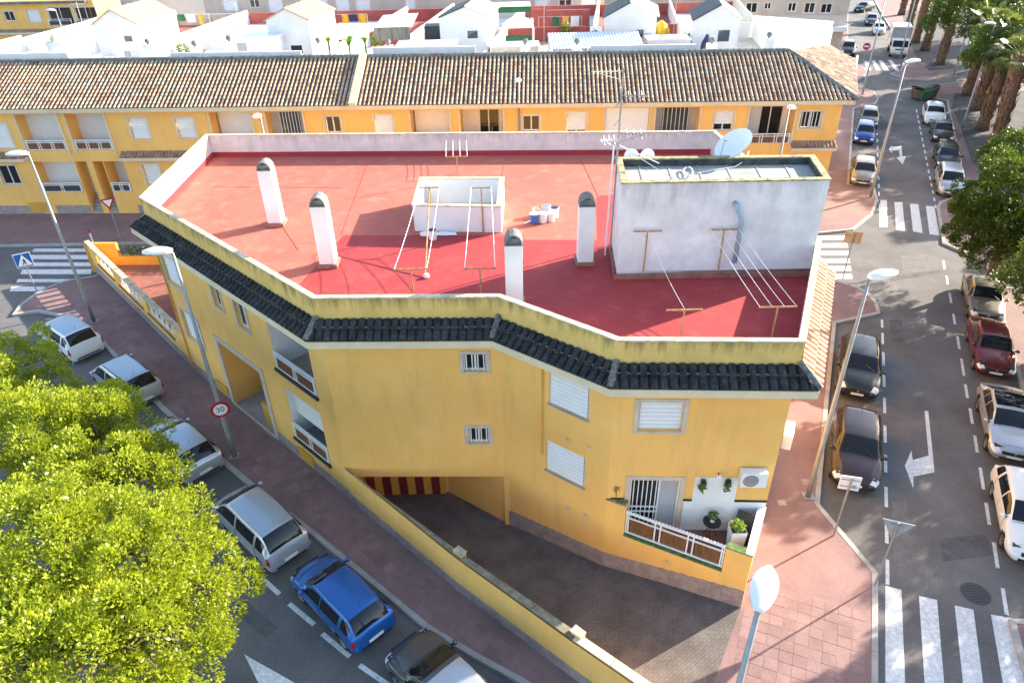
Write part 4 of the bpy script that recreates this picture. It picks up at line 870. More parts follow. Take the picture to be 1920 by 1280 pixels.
# ------------------------------------------------------------------ paving slabs
cands=[]; tl=[]
def slab_field(ang,pitch,poly,xr,yr,lim):
    ca,sa=math.cos(ang),math.sin(ang)
    for i in range(-140,140):
        for j in range(-140,140):
            lx,ly=(i+.5)*pitch,(j+.5)*pitch; p=(lx*ca-ly*sa,lx*sa+ly*ca)
            if not(xr[0]<p[0]<xr[1] and yr[0]<p[1]<yr[1]): continue
            hw=pitch*.5; cs=[(p[0]+a*hw*ca-b*hw*sa,p[1]+a*hw*sa+b*hw*ca) for a,b in((-1,-1),(1,-1),(1,1),(-1,1))]
            if not all(inside(c,poly) for c in cs) or any(inside(c,hole) for c in cs+[p]): continue
            if any(inside(c,bp) for c in cs for bp in BLK): continue
            u,v,dp=proj((*p,PV))
            if not(-20<u<1940 and 420<v<1300): continue
            if pitch==.401 and v<1070+(u-1400)*.35: continue
            if pitch*F_PX/dp<lim: continue
            tl.append((dp,p,ang,pitch))
BLK=[POLY,[P4,CN,P5],[T0,P1,P0],[(-6.8,20.2),(-2.3,15.4),(1.2,12.2),(4.1,9.7),(4.8,10.5),(1.9,13),(-1.6,16),(-6,20)]]
ISLI=offset(ISL,-.2) if sum(ISL[i][0]*ISL[(i+1)%len(ISL)][1]-ISL[(i+1)%len(ISL)][0]*ISL[i][1] for i in range(len(ISL)))>0 else offset(ISL,.2)
sgn=sum(ISL[i][0]*ISL[(i+1)%len(ISL)][1]-ISL[(i+1)%len(ISL)][0]*ISL[i][1] for i in range(len(ISL)))
ISLI=offset(ISL,-.19 if sgn>0 else .19)
slab_field(R(-43.5),.40,ISLI,(-27,3.9),(8,41),13)
tl2=list(tl); tl.clear()
slab_field(R(66.4),.401,ISLI,(4.2,14),(8,34),13)
allt=[t for t in tl2 if t[1][0]<4.6 or True]+tl
allt=[t for t in allt if not (t[3]==.4 and t[1][0]>3.8)]
allt.sort(key=lambda t:t[0])
TM={}
for pt in (.40,.401):
    for k,mn in enumerate(('pave_tile','pave_tile_b','pave_tile_c')):
        h=pt/2-.0045; m_=MB(); m_.add([(-h,-h,0),(h,-h,0),(h,h,0),(-h,h,0),(-h+.003,-h+.003,.007),(h-.003,-h+.003,.007),(h-.003,h-.003,.007),(-h+.003,h-.003,.007)],[(4,5,6,7),(0,1,5,4),(1,2,6,5),(2,3,7,6),(3,0,4,7)])
        me=bpy.data.meshes.new('paving_slab'); me.from_pydata(m_.v,[],m_.f); me.materials.append(M[mn]); me.update(); TM[(pt,k)]=(me,m_)
rg=random.Random(11); rest=[MB(),MB(),MB()]
for q,(dp,p,ang,pt) in enumerate(allt):
    k=rg.choices((0,1,2),(6,3,2))[0]
    dz=rg.uniform(-.004,.003)
    if q<300:
        o=bpy.data.objects.new('paving_slab',TM[(pt,k)][0]); COL.objects.link(o); o.parent=pave_main; o.location=(p[0],p[1],PV-.002+dz); o.rotation_euler=(rg.uniform(-.006,.006),rg.uniform(-.006,.006),ang)
    else:
        ca,sa=math.cos(ang),math.sin(ang); m_=TM[(pt,k)][1]; rest[0].add([(p[0]+v[0]*ca-v[1]*sa,p[1]+v[0]*sa+v[1]*ca,PV-.002+dz+v[2]) for v in m_.v],m_.f,k)
o=rest[0].build('paving_slabs',['pave_tile','pave_tile_b','pave_tile_c'],pave_main); struct(o,'stuff')
# ------------------------------------------------------------------ terraced row across the back street
RA=(-34-12*.9988,49.75+12*.0492); RBk=(21.8,47.0); fr_=Fac((-34,49.75),RBk); fr_.L=(Vector(RBk)-Vector((-34,49.75))).length
ROW=thing('terraced_house_row','long yellow two storey row with tan barrel tiled roof across the street','building',(-8,49,0))
def T(f,hs,kind=None): return hs
S0=-14.0; SE=55.9
loggia=[(.45,3.35,4.82,7.3,1.5,'open'),(3.95,6.65,4.82,7.3,1.5,'half'),(13.95,16.75,4.82,7.3,1.2,'blank'),(17.8,20.3,4.82,7.3,.9,'bars'),(27.6,30.2,4.82,7.3,1.3,'blind'),(30.95,33.8,4.82,7.3,1.5,'open'),(40.6,43.45,4.82,7.3,.5,'shutter'),(43.9,46.75,4.82,7.3,1.0,'glazed'),(50.0,52.95,4.82,7.3,1.5,'open'),(-9.2,-6.4,4.82,7.3,1.5,'half')]
wins=[(8.25,9.5,5.55,6.95,'shutter',1),(11.5,12.75,5.6,6.95,'shutter',1),(21.8,22.8,5.85,6.95,'slide',0),(25.15,26.4,5.6,7.0,'shutter',1),(35.1,36.25,5.85,6.85,'slide',0),(38.05,39.35,5.6,7.05,'shutter',.82),(47.75,49.0,5.75,7.0,'shutter',.66),(53.35,54.75,5.85,6.95,'bars',0),(-1.7,-.4,5.0,6.7,'shutter',1),(-4,-2.7,5.5,6.9,'shutter',1)]
low=[(.45,3.4,1.75,4.0,1.4),(2.75+.75,4.35,.13,4.0,1.6),(4.75,5.5,.13,4.0,1.6),(5.55,7.0,1.75,4.0,1.4)]
lwin=[(-2.3,-.95,2.35,3.75,'slide',0),(8.25,9.45,2.3,3.75,'shutter',1),(11.5,12.7,2.3,3.75,'shutter',1),(16,17.3,2.3,3.75,'shutter',1),(53.5,54.8,2.3,3.75,'shutter',1)]
mb=MB(); fr_.wall(mb,S0,SE,0,7.55,[h[:5] for h in loggia]+[h[:4] for h in wins]+[h[:5] for h in low]+[h[:4] for h in lwin],.16); mb.build('wall','yellow',ROW)
fe=Fac(RBk,(27.6,60.0)); mb=MB(); fe.wall(mb,0,fe.L,0,7.55,[(3,4.4,5.3,6.7),(3,4.4,2.2,3.6),(8,9.4,5.3,6.7)],.2); mb.build('wall','yellow',ROW)
for h in [(3,4.4,5.3,6.7),(3,4.4,2.2,3.6),(8,9.4,5.3,6.7)]: win(fe,ROW,h,'shutter')
for h in wins+lwin: win(fr_,ROW,h,'shutter' if h[4]=='shutter' else 'slide',shut=h[5] or 1,bars=6 if h[4]=='bars' else 0,trm='cream')
for (a0,a1,z0,z1,dp,k) in loggia:
    mb=MB(); mb.quad(fr_.P(a0,z0,-dp),fr_.P(a1,z0,-dp),fr_.P(a1,z1,-dp),fr_.P(a0,z1,-dp)); mb.build('loggia_wall','grey_in' if k!='open' else 'white_wall',ROW)
    mb=MB(); fr_.slab(mb,a0-.12,a0-.002,z0-.3,7.5,.002,.07); mb.build('pilaster','cream',ROW)
    mb=MB(); fr_.slab(mb,a1+.002,a1+.12,z0-.3,7.5,.002,.07); mb.build('pilaster','cream',ROW)
    if k=='open':
        mb=MB(); fr_.slab(mb,a0+1.2,a1-.4,z0,z1-.25,-dp+.01,-dp+.05); d_=mb.build('balcony_door','glass_dark',ROW); p=MB(); fr_.slab(p,a0+1.75,a0+1.82,z0,z1-.25,-dp+.05,-dp+.09); p.build('mullion','frame_white',d_)
    if k in('half','blank','blind'):
        mb=MB(); fr_.slab(mb,a0+.1,a1-1.0 if k=='half' else a1-.1,z0,z1-.05,-dp+.12,-dp+.15); mb.build('blind','shutter',ROW)
    if k=='shutter':
        mb=MB(); fr_.slab(mb,a0+.02,a1-.02,z0+.75,z1-.02,-.1,-.06); mb.build('blind','shutter',ROW)
    if k in('bars','glazed'):
        mb=MB(); fr_.slab(mb,a0+.6,a1-.5,z0,z1-.1,-dp+.02,-dp+.05); d_=mb.build('balcony_door','glass_blue',ROW)
        for q in range(7): p=MB(); aa=a0+.65+q*(a1-a0-1.2)/6; fr_.slab(p,aa-.02,aa+.02,z0,z1-.1,-dp+.06,-dp+.1); p.build('bar','frame_white',d_)
    rail(fr_,ROW,a0+.04,a1-.04,z0,.72,3,.03,back='wood_brown')
for (a0,a1,z0,z1,dp) in low:
    mb=MB(); mb.quad(fr_.P(a0,z0,-dp),fr_.P(a1,z0,-dp),fr_.P(a1,z1,-dp),fr_.P(a0,z1,-dp)); mb.build('porch_wall','grey_in',ROW)
    if z0>1: rail(fr_,ROW,a0+.04,a1-.04,z0,.72,2,.03,back='frame_dark')
    else:
        for q in range(8): p=MB(); fr_.slab(p,a0+.02,a1-.02,.13+q*.2,.33+q*.2-.002,-1.55,-.05-q*.19); p.build('step','concrete',ROW)
mb=MB(); fr_.slab(mb,1.6,2.6,1.76,3.9,-1.38,-1.33); mb.build('front_door','wood_brown',ROW)
mb=MB(); fr_.slab(mb,5.75,6.7,2.5,3.8,-1.38,-1.33); mb.build('porch_window','glass_dark',ROW)
for a,b in ((S0,-.2),(.9,3.45),(7.05,SE)):
    mb=MB(); fr_.slab(mb,a,b,0,.75,.002,.03); mb.build('plinth','plinth',ROW)
for a in (-.9,8.1,12): mb=MB(); fr_.slab(mb,a-.2,a+1.3,.25,1.0,.031,.045); mb.build('vent_panel','yellow_deep',ROW)
# small tiled canopies
def canopy(a0,a1,z):
    mb=MB(); fr_.slab(mb,a0,a1,z-.28,z-.05,.002,.55); c_=mb.build('canopy','cream',ROW)
    mb=MB(); k=int((a1-a0)/.24)
    for i in range(k):
        a=a0+(i+.5)*(a1-a0)/k
        g=[[Vector(fr_.P(a-.1*math.cos(t),z-.03+.06*math.sin(t)+(.28 if e else 0),.58 if e==0 else .02)) for t in [math.pi*q/4 for q in range(5)]] for e in (0,1)]
        mb.grid(g,flip=True)
    mb.quad(fr_.P(a0,z-.05,.56),fr_.P(a1,z-.05,.56),fr_.P(a1,z+.25,.005),fr_.P(a0,z+.25,.005))
    o=mb.build('canopy_tiles','tile_tan_b',c_); struct(o,'stuff')
canopy(-6,.25,4.45); canopy(7.1,13.4,4.45); canopy(53,55.95,4.75); canopy(20.6,27,4.45)
mat('tile_pan',(.13,.09,.065),.9,.3,3,.3,40,fine=.2)  # dark pan colour holds both the shade and the dirt between barrels
# cornice and roof
EZ=7.8; RZ=9.9; DEP=4.65; OVR=.55
mb=MB(); fr_.slab(mb,S0,SE+.55,7.5,7.56,-.1,OVR); fr_.slab(mb,S0,SE+.55,7.56,EZ-.03,OVR-.12,OVR+.02); fe.slab(mb,-.5,fe.L,7.5,7.56,.0,OVR); fe.slab(mb,-.55,fe.L,7.56,EZ-.03,OVR-.12,OVR+.02); mb.build('cornice','cream',ROW)
sl=Vector((DEP+0,RZ-EZ)); slen=sl.length; 
def rp(s,t,h=0):   # point on the front slope, t metres up the slope, h above it
    q=t/slen; n_=Vector((-(RZ-EZ)/slen,DEP/slen)) # (inward, up)
    return Vector(fr_.P(s,EZ+(RZ-EZ)*q+h*n_[1],OVR-DEP*q-h*n_[0]))
cornerS=SE+.62
ridgeS=cornerS-3.35
mb=MB(); mb.add([rp(S0,0),rp(cornerS,0),rp(ridgeS,slen),rp(S0,slen)],[(0,1,2,3)]); rf=mb.build('roof','tile_pan',ROW)
rg=random.Random(21); mbs=MB(); pitch=.29; k=int((cornerS-S0)/pitch); rows=13; rl=slen/rows
for i in range(k):
    s=S0+(i+.5)*pitch
    tmax=slen if s<ridgeS else slen*(cornerS-s)/(cornerS-ridgeS)
    jx=rg.uniform(-.012,.012)
    for r_ in range(rows):
        t0=r_*rl-.05; t1=t0+rl+.07
        if t1>tmax+.1: break
        if 23.72<s<24.25: continue
        mi=rg.choices((0,1,2),(6,2,2))[0]; g=[]
        for e,t in ((0,t0),(1,t1)):
            ww=.088 if e==0 else .074; hh=.035 if e==0 else .0
            g.append([rp(s+jx-ww*math.cos(a),t,hh+.075*math.sin(a)) for a in [math.pi*q/4 for q in range(5)]])
        mbs.grid(g,mi,flip=True)
        mbs.add([g[0][q] for q in range(5)],[(0,1,2,3,4)],mi)
o=mbs.build('roof_tiles',['tile_tan','tile_tan_b','tile_clay'],ROW); struct(o,'stuff')
# hipped street end
C0=rp(cornerS,0); RG=rp(ridgeS,slen); E1=Vector(at(1602,112,EZ)); nrm=(E1-C0).cross(RG-C0).normalized()
def onplane(u,v):
    r=Vector(ray(u,v)); o_=Vector((0,0,CAM_H)); t=nrm.dot(C0-o_)/nrm.dot(r); return o_+r*t
Q=onplane(1556,84); mb=MB(); mb.add([C0,E1,Q,RG],[(0,1,2,3)]); mb.build('roof','tile_tan_b',ROW)
d1=(E1-C0).normalized(); up_=nrm.cross(d1).normalized(); up_=up_ if up_.z>0 else -up_; nn=nrm if nrm.z>0 else -nrm
Ls=(E1-C0).length; mbs=MB()
hip=((RG-C0).dot(d1),(RG-C0).dot(up_)); qq=((Q-C0).dot(d1),(Q-C0).dot(up_))
for i in range(int(Ls/.29)):
    s=(i+.5)*.29; 
    tm=hip[1]*s/hip[0] if s<hip[0] else (hip[1]+(qq[1]-hip[1])*(s-hip[0])/(qq[0]-hip[0]) if s<qq[0] else qq[1]*(Ls-s)/(Ls-qq[0]))
    t=0
    while t+.3<tm:
        g=[[C0+d1*(s-w_*math.cos(a))+up_*tt+nn*(hh+.075*math.sin(a)) for a in [math.pi*q/4 for q in range(5)]] for tt,w_,hh in((t-.05,.1,.035),(t+.38,.085,0))]
        mbs.grid(g,rg.choices((0,1),(3,2))[0],flip=False); t+=.36
o=mbs.build('roof_tiles',['tile_tan','tile_tan_b'],ROW); struct(o,'stuff')
def ridge_run(a,b,r=.13,m='ridge_tile'):
    a=Vector(a);b=Vector(b);L=(b-a).length;k=int(L/.42); mb=MB()
    for i in range(k):
        p=a.lerp(b,i/k);q=a.lerp(b,(i+1.12)/k if i<k-1 else 1); mb.tube([p+Vector((0,0,.02)),q],[r*1.08,r*.92],8)
    o=mb.build('ridge_tiles',m,ROW); struct(o,'stuff')
ridge_run(rp(S0,slen,.03),RG+Vector((0,0,.03)),.16); ridge_run(C0,RG,.15)
mb=MB(); a=rp(23.8,-.05,.0); mb.add([rp(s,t,h) for t in(-.1,slen) for s,h in((23.72,-.02),(24.22,-.02),(24.22,.26),(23.72,.26))],[(0,1,5,4),(1,2,6,5),(2,3,7,6),(3,0,4,7),(3,2,1,0),(4,5,6,7)]); mb.build('party_wall_coping','cream',ROW)
mb=MB(); f_=Fac((RG.x,RG.y),(Q.x,Q.y)); mb.add([tuple(RG),tuple(Q),(Q.x,Q.y,Q.z+1.15),(RG.x,RG.y,RG.z+.12),(Q.x-.2,Q.y+.2,Q.z),(Q.x-.2,Q.y+.2,Q.z+1.15),(RG.x-.15,RG.y+.25,RG.z+.12)],[(0,1,2,3),(3,2,5,6),(1,4,5,2)]); mb.build('terrace_parapet','white_wall',ROW)
# ------------------------------------------------------------------ roof terraces behind the ridge
TZ2=7.5
bl=[fr_.P(S0,0,-.2),fr_.P(SE,0,-.2)]; TB=[xy(bl[0]),(20.9,48.2),(33.6,77.0),(20.5,86),(-48,92)]
mb=MB(); mb.prism([(p[0],p[1]) for p in TB][:1]+[(20.4,50.8),(33.0,77.2),(20.5,86),(-48,92)],0,TZ2); mb.build('terrace_block','white_wall',ROW)
mat('terrace_pink',(.62,.42,.36),.85,.12,1.2,.1,50); mat('terrace_cream',(.70,.62,.50),.85,.1,1.2,.1,50); mat('patio_red',(.42,.10,.08),.85,.12,1.2,.1,50); mat('grass_mat',(.22,.36,.06),.95,.15,3,.3,60)
mat('panel_dark',(.045,.05,.055),.5,.25,4,.2,30)
xs=[-46,-39.5,-31.8,-24.4,-14.6,-9.6,-2.0,6.0,13.6,20.5]
cols=['terrace_cream','white_wall','terrace_pink','terrace_cream','white_wall','terrace_cream','terrace_pink','patio_red','terrace_cream']
for i in range(len(xs)-1):
    mb=MB(); x0,x1=xs[i]+.1,xs[i+1]-.1; sh=lambda x:(x+9)*-.045
    mb.add([(x0,54.6+sh(x0),TZ2+.02),(x1,54.6+sh(x1),TZ2+.02),(x1+2.2,70,TZ2+.02),(x0+2.2,70,TZ2+.02)],[(0,1,2,3)]); mb.build('terrace_floor',cols[i],ROW)
    mb=MB(); x0+=2.2;x1+=2.2; mb.add([(x0,70.3,TZ2+.02),(x1,70.3,TZ2+.02),(x1+2,84,TZ2+.02),(x0+2,84,TZ2+.02)],[(0,1,2,3)]); mb.build('terrace_floor',cols[(i*3+4)%9],ROW)
def wallbar(a,b,z0,z1,w_=.2,m='white_wall',name='terrace_wall'):
    a=Vector((a[0],a[1]));b=Vector((b[0],b[1])); d=(b-a).normalized(); n_=Vector((-d.y,d.x))*w_/2; m_=MB(); m_.prism([tuple(a-n_),tuple(b-n_),tuple(b+n_),tuple(a+n_)],z0,z1); return m_.build(name,m,ROW)
for i,x in enumerate(xs):
    y0=54.5+(x+9)*-.045; wallbar((x,y0),(x+2.2,69.9),TZ2,9.15); wallbar((x+2.2,70.3),(x+4.2,84),TZ2,8.9+.2*(i%2),m='terrace_cream' if i%2 else 'white_wall')
    if i<len(xs)-1:
        x1=xs[i+1]; y1=54.5+(x1+9)*-.045
        wallbar((x+.1,y0+.1),(x1-.1,y1+.1),TZ2,(9.6,10.12,9.75,10.0,9.55,10.15,9.7,10.05,9.62)[i],.18); wallbar((x+2.3,70.1),(x1+2.1,70.1),TZ2,8.75,m='patio_red' if i in(3,4,6,7) else 'white_wall')
        wallbar((x+4.2,84.1),(x1+4.2,84.1),TZ2,8.6,m='patio_red' if i%4!=1 else 'terrace_cream')
# ------------------------------------------------------------------ roof-top stair houses, chimneys and clutter on the terraces
def gable(uL,uR,vE,uA,vA,Y,depth,label,roof_l,roof_r,win_px=None,skew=2.0,lean=False,panel=0):
    a=atY(uL,vE,Y); b=atY(uR,vE,Y); ap=atY(uA,vA,Y); ze=(a[2]+b[2])/2; zr=ap[2]; x0,x1,xm=a[0],b[0],ap[0]
    t=thing('rooftop_stair_house',label,'stair house',((x0+x1)/2,Y,TZ2),'white stair houses on the roof terraces')
    yb=Y+depth; k=skew*depth/12
    mb=MB(); F=[(x0,Y,TZ2),(x1,Y,TZ2),(x1,Y,ze),(xm,Y,zr),(x0,Y,ze)]; B=[(p[0]+k,yb,p[2]) for p in F]
    mb.add(F+B,[(0,1,2,3,4),(9,8,7,6,5),(1,6,7,2),(5,0,4,9)]); mb.build('wall','white_wall',t)
    for (p,q,mt,sg) in ((F[4],F[3],roof_l,-1),(F[3],F[2],roof_r,1)):
        P=Vector(p);Q=Vector(q); d=(Q-P).normalized(); nrm_=Vector((-d.z*1,0,d.x)); e=d*.18
        P2=P-(e if sg<0 else Vector()); Q2=Q+(e if sg>0 else Vector()); bk=Vector((k,depth,0)); fw=Vector((0,-.15,0))
        m_=MB(); u_=Vector((0,0,.09)); m_.add([P2+fw,Q2+fw,Q2+bk,P2+bk,P2+fw+u_,Q2+fw+u_,Q2+bk+u_,P2+bk+u_],[(3,2,1,0),(4,5,6,7),(0,1,5,4),(1,2,6,5),(2,3,7,6),(3,0,4,7)]); r_=m_.build('roof',mt,t)
        if mt in('tile_clay','panel_dark'):
            for q_ in range(6):
                s=(q_+.5)/6; A=P2.lerp(P2+bk,s)+u_; B_=Q2.lerp(Q2+bk,s)+u_; m_=MB(); m_.bar(A+Vector((0,0,.02)),B_+Vector((0,0,.02)),.1 if mt=='tile_clay' else .05,.05); m_.build('roof_rib','cream' if mt=='tile_clay' else 'lamp_pole',r_)
    if win_px:
        w0=atY(win_px[0],win_px[1],Y-.03); w1=atY(win_px[2],win_px[3],Y-.03); m_=MB(); m_.box(w0[0],w1[0],Y-.04,Y-.002,w1[2],w0[2]); w_=m_.build('window','glass_blue',t); m_=MB()
        for q in ((w0[0]-.05,w0[0],w1[2]-.05,w0[2]+.05),(w1[0],w1[0]+.05,w1[2]-.05,w0[2]+.05),(w0[0],w1[0],w0[2],w0[2]+.05),(w0[0],w1[0],w1[2]-.05,w1[2])): m_.box(q[0],q[1],Y-.07,Y-.045,q[2],q[3])
        m_.build('frame','frame_white',w_)
    m_=MB(); m_.box(x1+.3*k/depth+.0,x1+.03+.3*k/depth,Y+.8,Y+1.7,TZ2,TZ2+2.1); m_.build('door','frame_white',t)
    return t
gable(173,254,45,206,19,60,5.5,'white gabled stair house with clay roof beside the yellow building','tile_clay','tile_clay',(232,68,251,82))
gable(498,577,38,533,17,60,5.5,'white gabled stair house with clay roof and lean to door recess','tile_clay','tile_clay',None)
gable(823,911,33,871,13,61,5.5,'white gabled stair house with dark left slope next to green edged gazebo','panel_dark','cream',(876,58,896,72))
gable(1133,1232,32,1182,6,61,5.5,'white gabled stair house with solar panels and pale sheet roof','panel_dark','white_wall',(1193,56,1206,70))
gable(1302,1388,37,1353,10,60,5.0,'white gabled stair house with solar panels beside the end hip roof','panel_dark','white_wall',(1347,57,1366,78))
def turbine(u,v,label,Y=56.2,r=.22,box=True):
    p=atY(u,v,Y); t=thing('roof_ventilator',label,'ventilator',(p[0],p[1],TZ2),'chimney ventilators behind the ridge')
    MB().box(p[0]-.34,p[0]+.34,Y-.3,Y+.3,TZ2,p[2]).build('stack','white_wall',t)
    MB().lathe((p[0],p[1],p[2]),[(.1,0),(.1,.1),(r*.8,.12),(r,.25),(r*.8,.38),(.05,.44)],12).build('cowl','chim_cap',t)
for u,v,l in [(278,84,'left of the first clay roofed stair house'),(366,88,'on long parapet between clay roofed stair houses'),(597,82,'right of the second clay roofed stair house'),(728,86,'behind the party wall coping in the tiled roof'),(985,84,'in front of green edged gazebo'),(1082,84,'beside the corrugated white sheet roof'),(1442,72,'on white parapet near the end hip roof'),(1335,82,'in front of the solar panelled stair house'),(430,78,'on white wall left of the second stair house')]:
    turbine(u,v,'white chimney stack with grey round cowl '+l)
p=atY(104,78,56.5); t=thing('roof_chimney','wide white chimney with a clay pot above the left end of tiled roof','chimney',(p[0],56.5,TZ2)); MB().box(p[0]-.55,p[0]+.55,56.1,56.9,TZ2,p[2]).build('stack','white_wall',t); MB().lathe((p[0],56.5,p[2]),[(.3,0),(.3,.35),(.2,.4),(.2,.5)],12).build('pot','cream',t)
# gazebo
p=atY(968,70,66); x0=atY(943,60,66)[0]; x1=atY(1000,60,66)[0]; zt=atY(970,30,66)[2]; ze=atY(970,48,66)[2]
t=thing('gazebo','white fabric gazebo with green valance on a roof terrace','gazebo',(p[0],66,TZ2)); m_=MB(); mat('green_cloth',(.03,.16,.06),.8,.15,4); mat('canvas',(.80,.82,.82),.8,.05,3)
m_.add([(x0,64.6,ze),(x1,64.6,ze),(x1,67.4,ze),(x0,67.4,ze),((x0+x1)/2-.4,66,zt),((x0+x1)/2+.4,66,zt)],[(0,1,5,4),(1,2,5),(2,3,4,5),(3,0,4)]); m_.build('canopy','canvas',t)
m_=MB(); 
m_.box(x0+.2,x1-.2,64.62,64.66,TZ2+.02,ze-.55); m_.build('valance','green_cloth',t)
for x,y in ((x0,64.6),(x1,64.6),(x1,67.4),(x0,67.4)): MB().box(x-.05,x+.05,y-.05,y+.05,TZ2,ze).build('post','lamp_white',t)
x0=atY(905,40,73)[0]; x1=atY(995,40,73)[0]; z=atY(950,10,73)[2]; t=thing('green_awning','green edged flat awning on posts behind the gazebo','awning',(x0,73,TZ2)); MB().box(x0,x1,72,75,z-.1,z).build('roof','canvas',t); MB().box(x0,x1,71.9,71.98,z-.5,z).build('valance','green_cloth',t)
for x in (x0+.1,x1-.1): MB().box(x-.05,x+.05,72.1,72.2,TZ2,z-.1).build('post','green_cloth',t)
# corrugated sheet roof
a=atY(1030,97,57.2); b=atY(1205,97,57.2); g=[]
k=60
for e,(yy,zz) in enumerate(((56.6,9.35),(60.0,9.9))): g.append([(a[0]+(b[0]-a[0])*i/k,yy,zz+.06*(i%2)) for i in range(k+1)])
t=thing('carport_roof','white corrugated sheet roof over a terrace behind the ridge','roof',((a[0]+b[0])/2,58,TZ2)); MB().grid(g).build('sheet','canvas',t)
for x in (a[0]+.1,b[0]-.1,(a[0]+b[0])/2):
    for y,z in ((56.8,9.3),(59.8,9.8)): MB().box(x-.05,x+.05,y-.05,y+.05,TZ2,z).build('post','lamp_white',t)
p=atY(1118,62,60.4); acunit((p[0],60.8,p[2]),(1,0),(0,-1),'white air conditioner standing on wall above the corrugated roof',.95,.85,.35)
m_=MB(); m_.box(p[0]-.6,p[0]+.6,60.2,61.0,TZ2,p[2]-.45); tag(m_.build('plinth_block','white_wall'),'white plinth carrying the rooftop air conditioner','plinth')
# yellow umbrella and table
p=atY(1238,70,62.5); t=thing('parasol','half folded yellow parasol on a roof terrace','parasol',(p[0],62.5,TZ2)); mat('yellow_cloth',(.85,.48,.03),.7,.1,4); zt=atY(1240,38,62.5)[2]; MB().lathe((p[0],62.5,zt-1.0),[(.75,0),(.7,.25),(.45,.7),(.05,1.0)],10).build('canopy','yellow_cloth',t); MB().tube([(p[0],62.5,TZ2),(p[0],62.5,zt)],.03,6).build('pole','grey_metal',t)
t=thing('patio_table','dark patio table under the yellow parasol','table',(p[0]+.1,61.9,TZ2)); MB().box(p[0]-.7,p[0]+.8,61.5,62.2,TZ2+1.75,TZ2+1.82).build('table_top','frame_dark',t)
for x in(-.65,.75): MB().box(p[0]+x-.04,p[0]+x+.04,61.8,61.9,TZ2,TZ2+1.75).build('leg','frame_dark',t)
# pergola with white slats, banana plants
x0=atY(612,75,63)[0]; x1=atY(690,75,63)[0]; t=thing('pergola','white slatted pergola above banana plants on a terrace','pergola',((x0+x1)/2,63,TZ2)); z=atY(650,68,63)[2]
for i in range(9): MB().box(x0,x1,61.4+i*.4,61.52+i*.4,z,z+.08).build('slat','lamp_white',t)
for x in(x0,x1,(x0+x1)/2): MB().box(x-.05,x+.05,61.3,61.4,TZ2,z).build('post','lamp_white',t)
leafmat('leaf_banana',(.10,.22,.02),(.30,.48,.06))
def banana(u,v,n,s,label,seed,Y=58.2):
    p=atY(u,v,Y); t=thing('banana_plant',label,'plant',(p[0],Y,TZ2)); rg=random.Random(seed); m_=MB()
    for i in range(n):
        a=rg.uniform(0,6.28); d=Vector((math.cos(a),math.sin(a),0)); L=s*rg.uniform(.7,1.2); sd=Vector((-d.y,d.x,0)); P=[Vector((p[0],Y,p[2]))+d*L*q*q*.6+Vector((0,0,L*(q*1.5-q*q*.9))) for q in (0,.33,.66,1)]
        wd=[.03,.16,.14,.01]; m_.grid([[P[q]-sd*wd[q],P[q]+sd*wd[q]] for q in range(4)])
    m_.build('foliage','leaf_banana',t); MB().tube([(p[0],Y,TZ2),(p[0],Y,p[2]+.1)],.08,6).build('stem','leaf_pot',t)
banana(655,90,14,1.1,'bright green banana plant behind the roof ridge',1); banana(685,85,9,.9,'smaller banana plant beside the pale party wall',2); banana(616,82,9,.7,'leafy potted plant next to the second stair house',3)
# reed screen and other pieces
def slabthing(name,label,cat,u0,v0,u1,v1,Y,m,th=.1,rough=None):
    a=atY(u0,v0,Y); b=atY(u1,v1,Y); return tag(MB().box(a[0],b[0],Y,Y+th,TZ2 if b[2]<TZ2+1.2 else b[2]-.0,a[2]).build(name,m),label,cat)
mat('reed',(.36,.30,.23),.9,.3,12,.3,40,stretch=(1,1,.1))
slabthing('reed_screen','greyish brown reed screen with a pale tarpaulin above on roof terrace','screen',700,52,770,75,62.2,'reed')
p=atY(700,52,62.2); q=atY(776,33,64); tag(MB().add([(p[0],62.1,p[2]),(q[0],62.1,p[2]),(q[0]+.4,64.2,q[2]+.3),(p[0]+.6,64.2,q[2]+.2)],[(0,1,2,3)]).build('tarpaulin','canvas'),'pale tarpaulin stretched over the reed screen','tarpaulin')
slabthing('grey_shed','dark grey shed wall right of the tarpaulin','shed',795,50,828,75,62.4,'panel_dark',1.6)
p=at(398,60,TZ2+.04); tag(MB().box(p[0]-2.2,p[0]+2.0,p[1]-1.2,p[1]+1.4,TZ2+.025,TZ2+.045).build('artificial_grass','grass_mat'),'bright green artificial grass mat on a roof terrace','mat')
for i,u in enumerate((405,442,462)):
    p=atY(u,70,66); tag(MB().tube([(p[0],66,TZ2),(p[0],66,atY(u,34,66)[2])],.04,6).build('terrace_post','wood_brown'),'thin brown terrace post, %s'%('beside the grass mat','mid terrace','next to the clay roofed stair house')[i],'post')
slabthing('black_door','dark doorway panel on a white terrace wall in front of second stair house','door',545,86,568,101,57.4,'dark_in',.05)
m_=MB(); p=atY(1325,78,58.6); m_.lathe((p[0],58.6,TZ2),[(.35,0),(.45,1.0),(.4,1.7),(.1,2.3)],8); o=m_.build('covered_barbecue','navy'); tag(o,'dark blue covered barbecue in front of the solar panelled stair house','barbecue')
slabthing('red_patio_wall','tall red patio wall behind the gazebo terrace','wall',1025,20,1105,48,76,'patio_red',.3)
slabthing('red_patio_wall','short red patio wall with white top beside a beige facade','wall',1000,18,1016,42,76.4,'patio_red',.3)
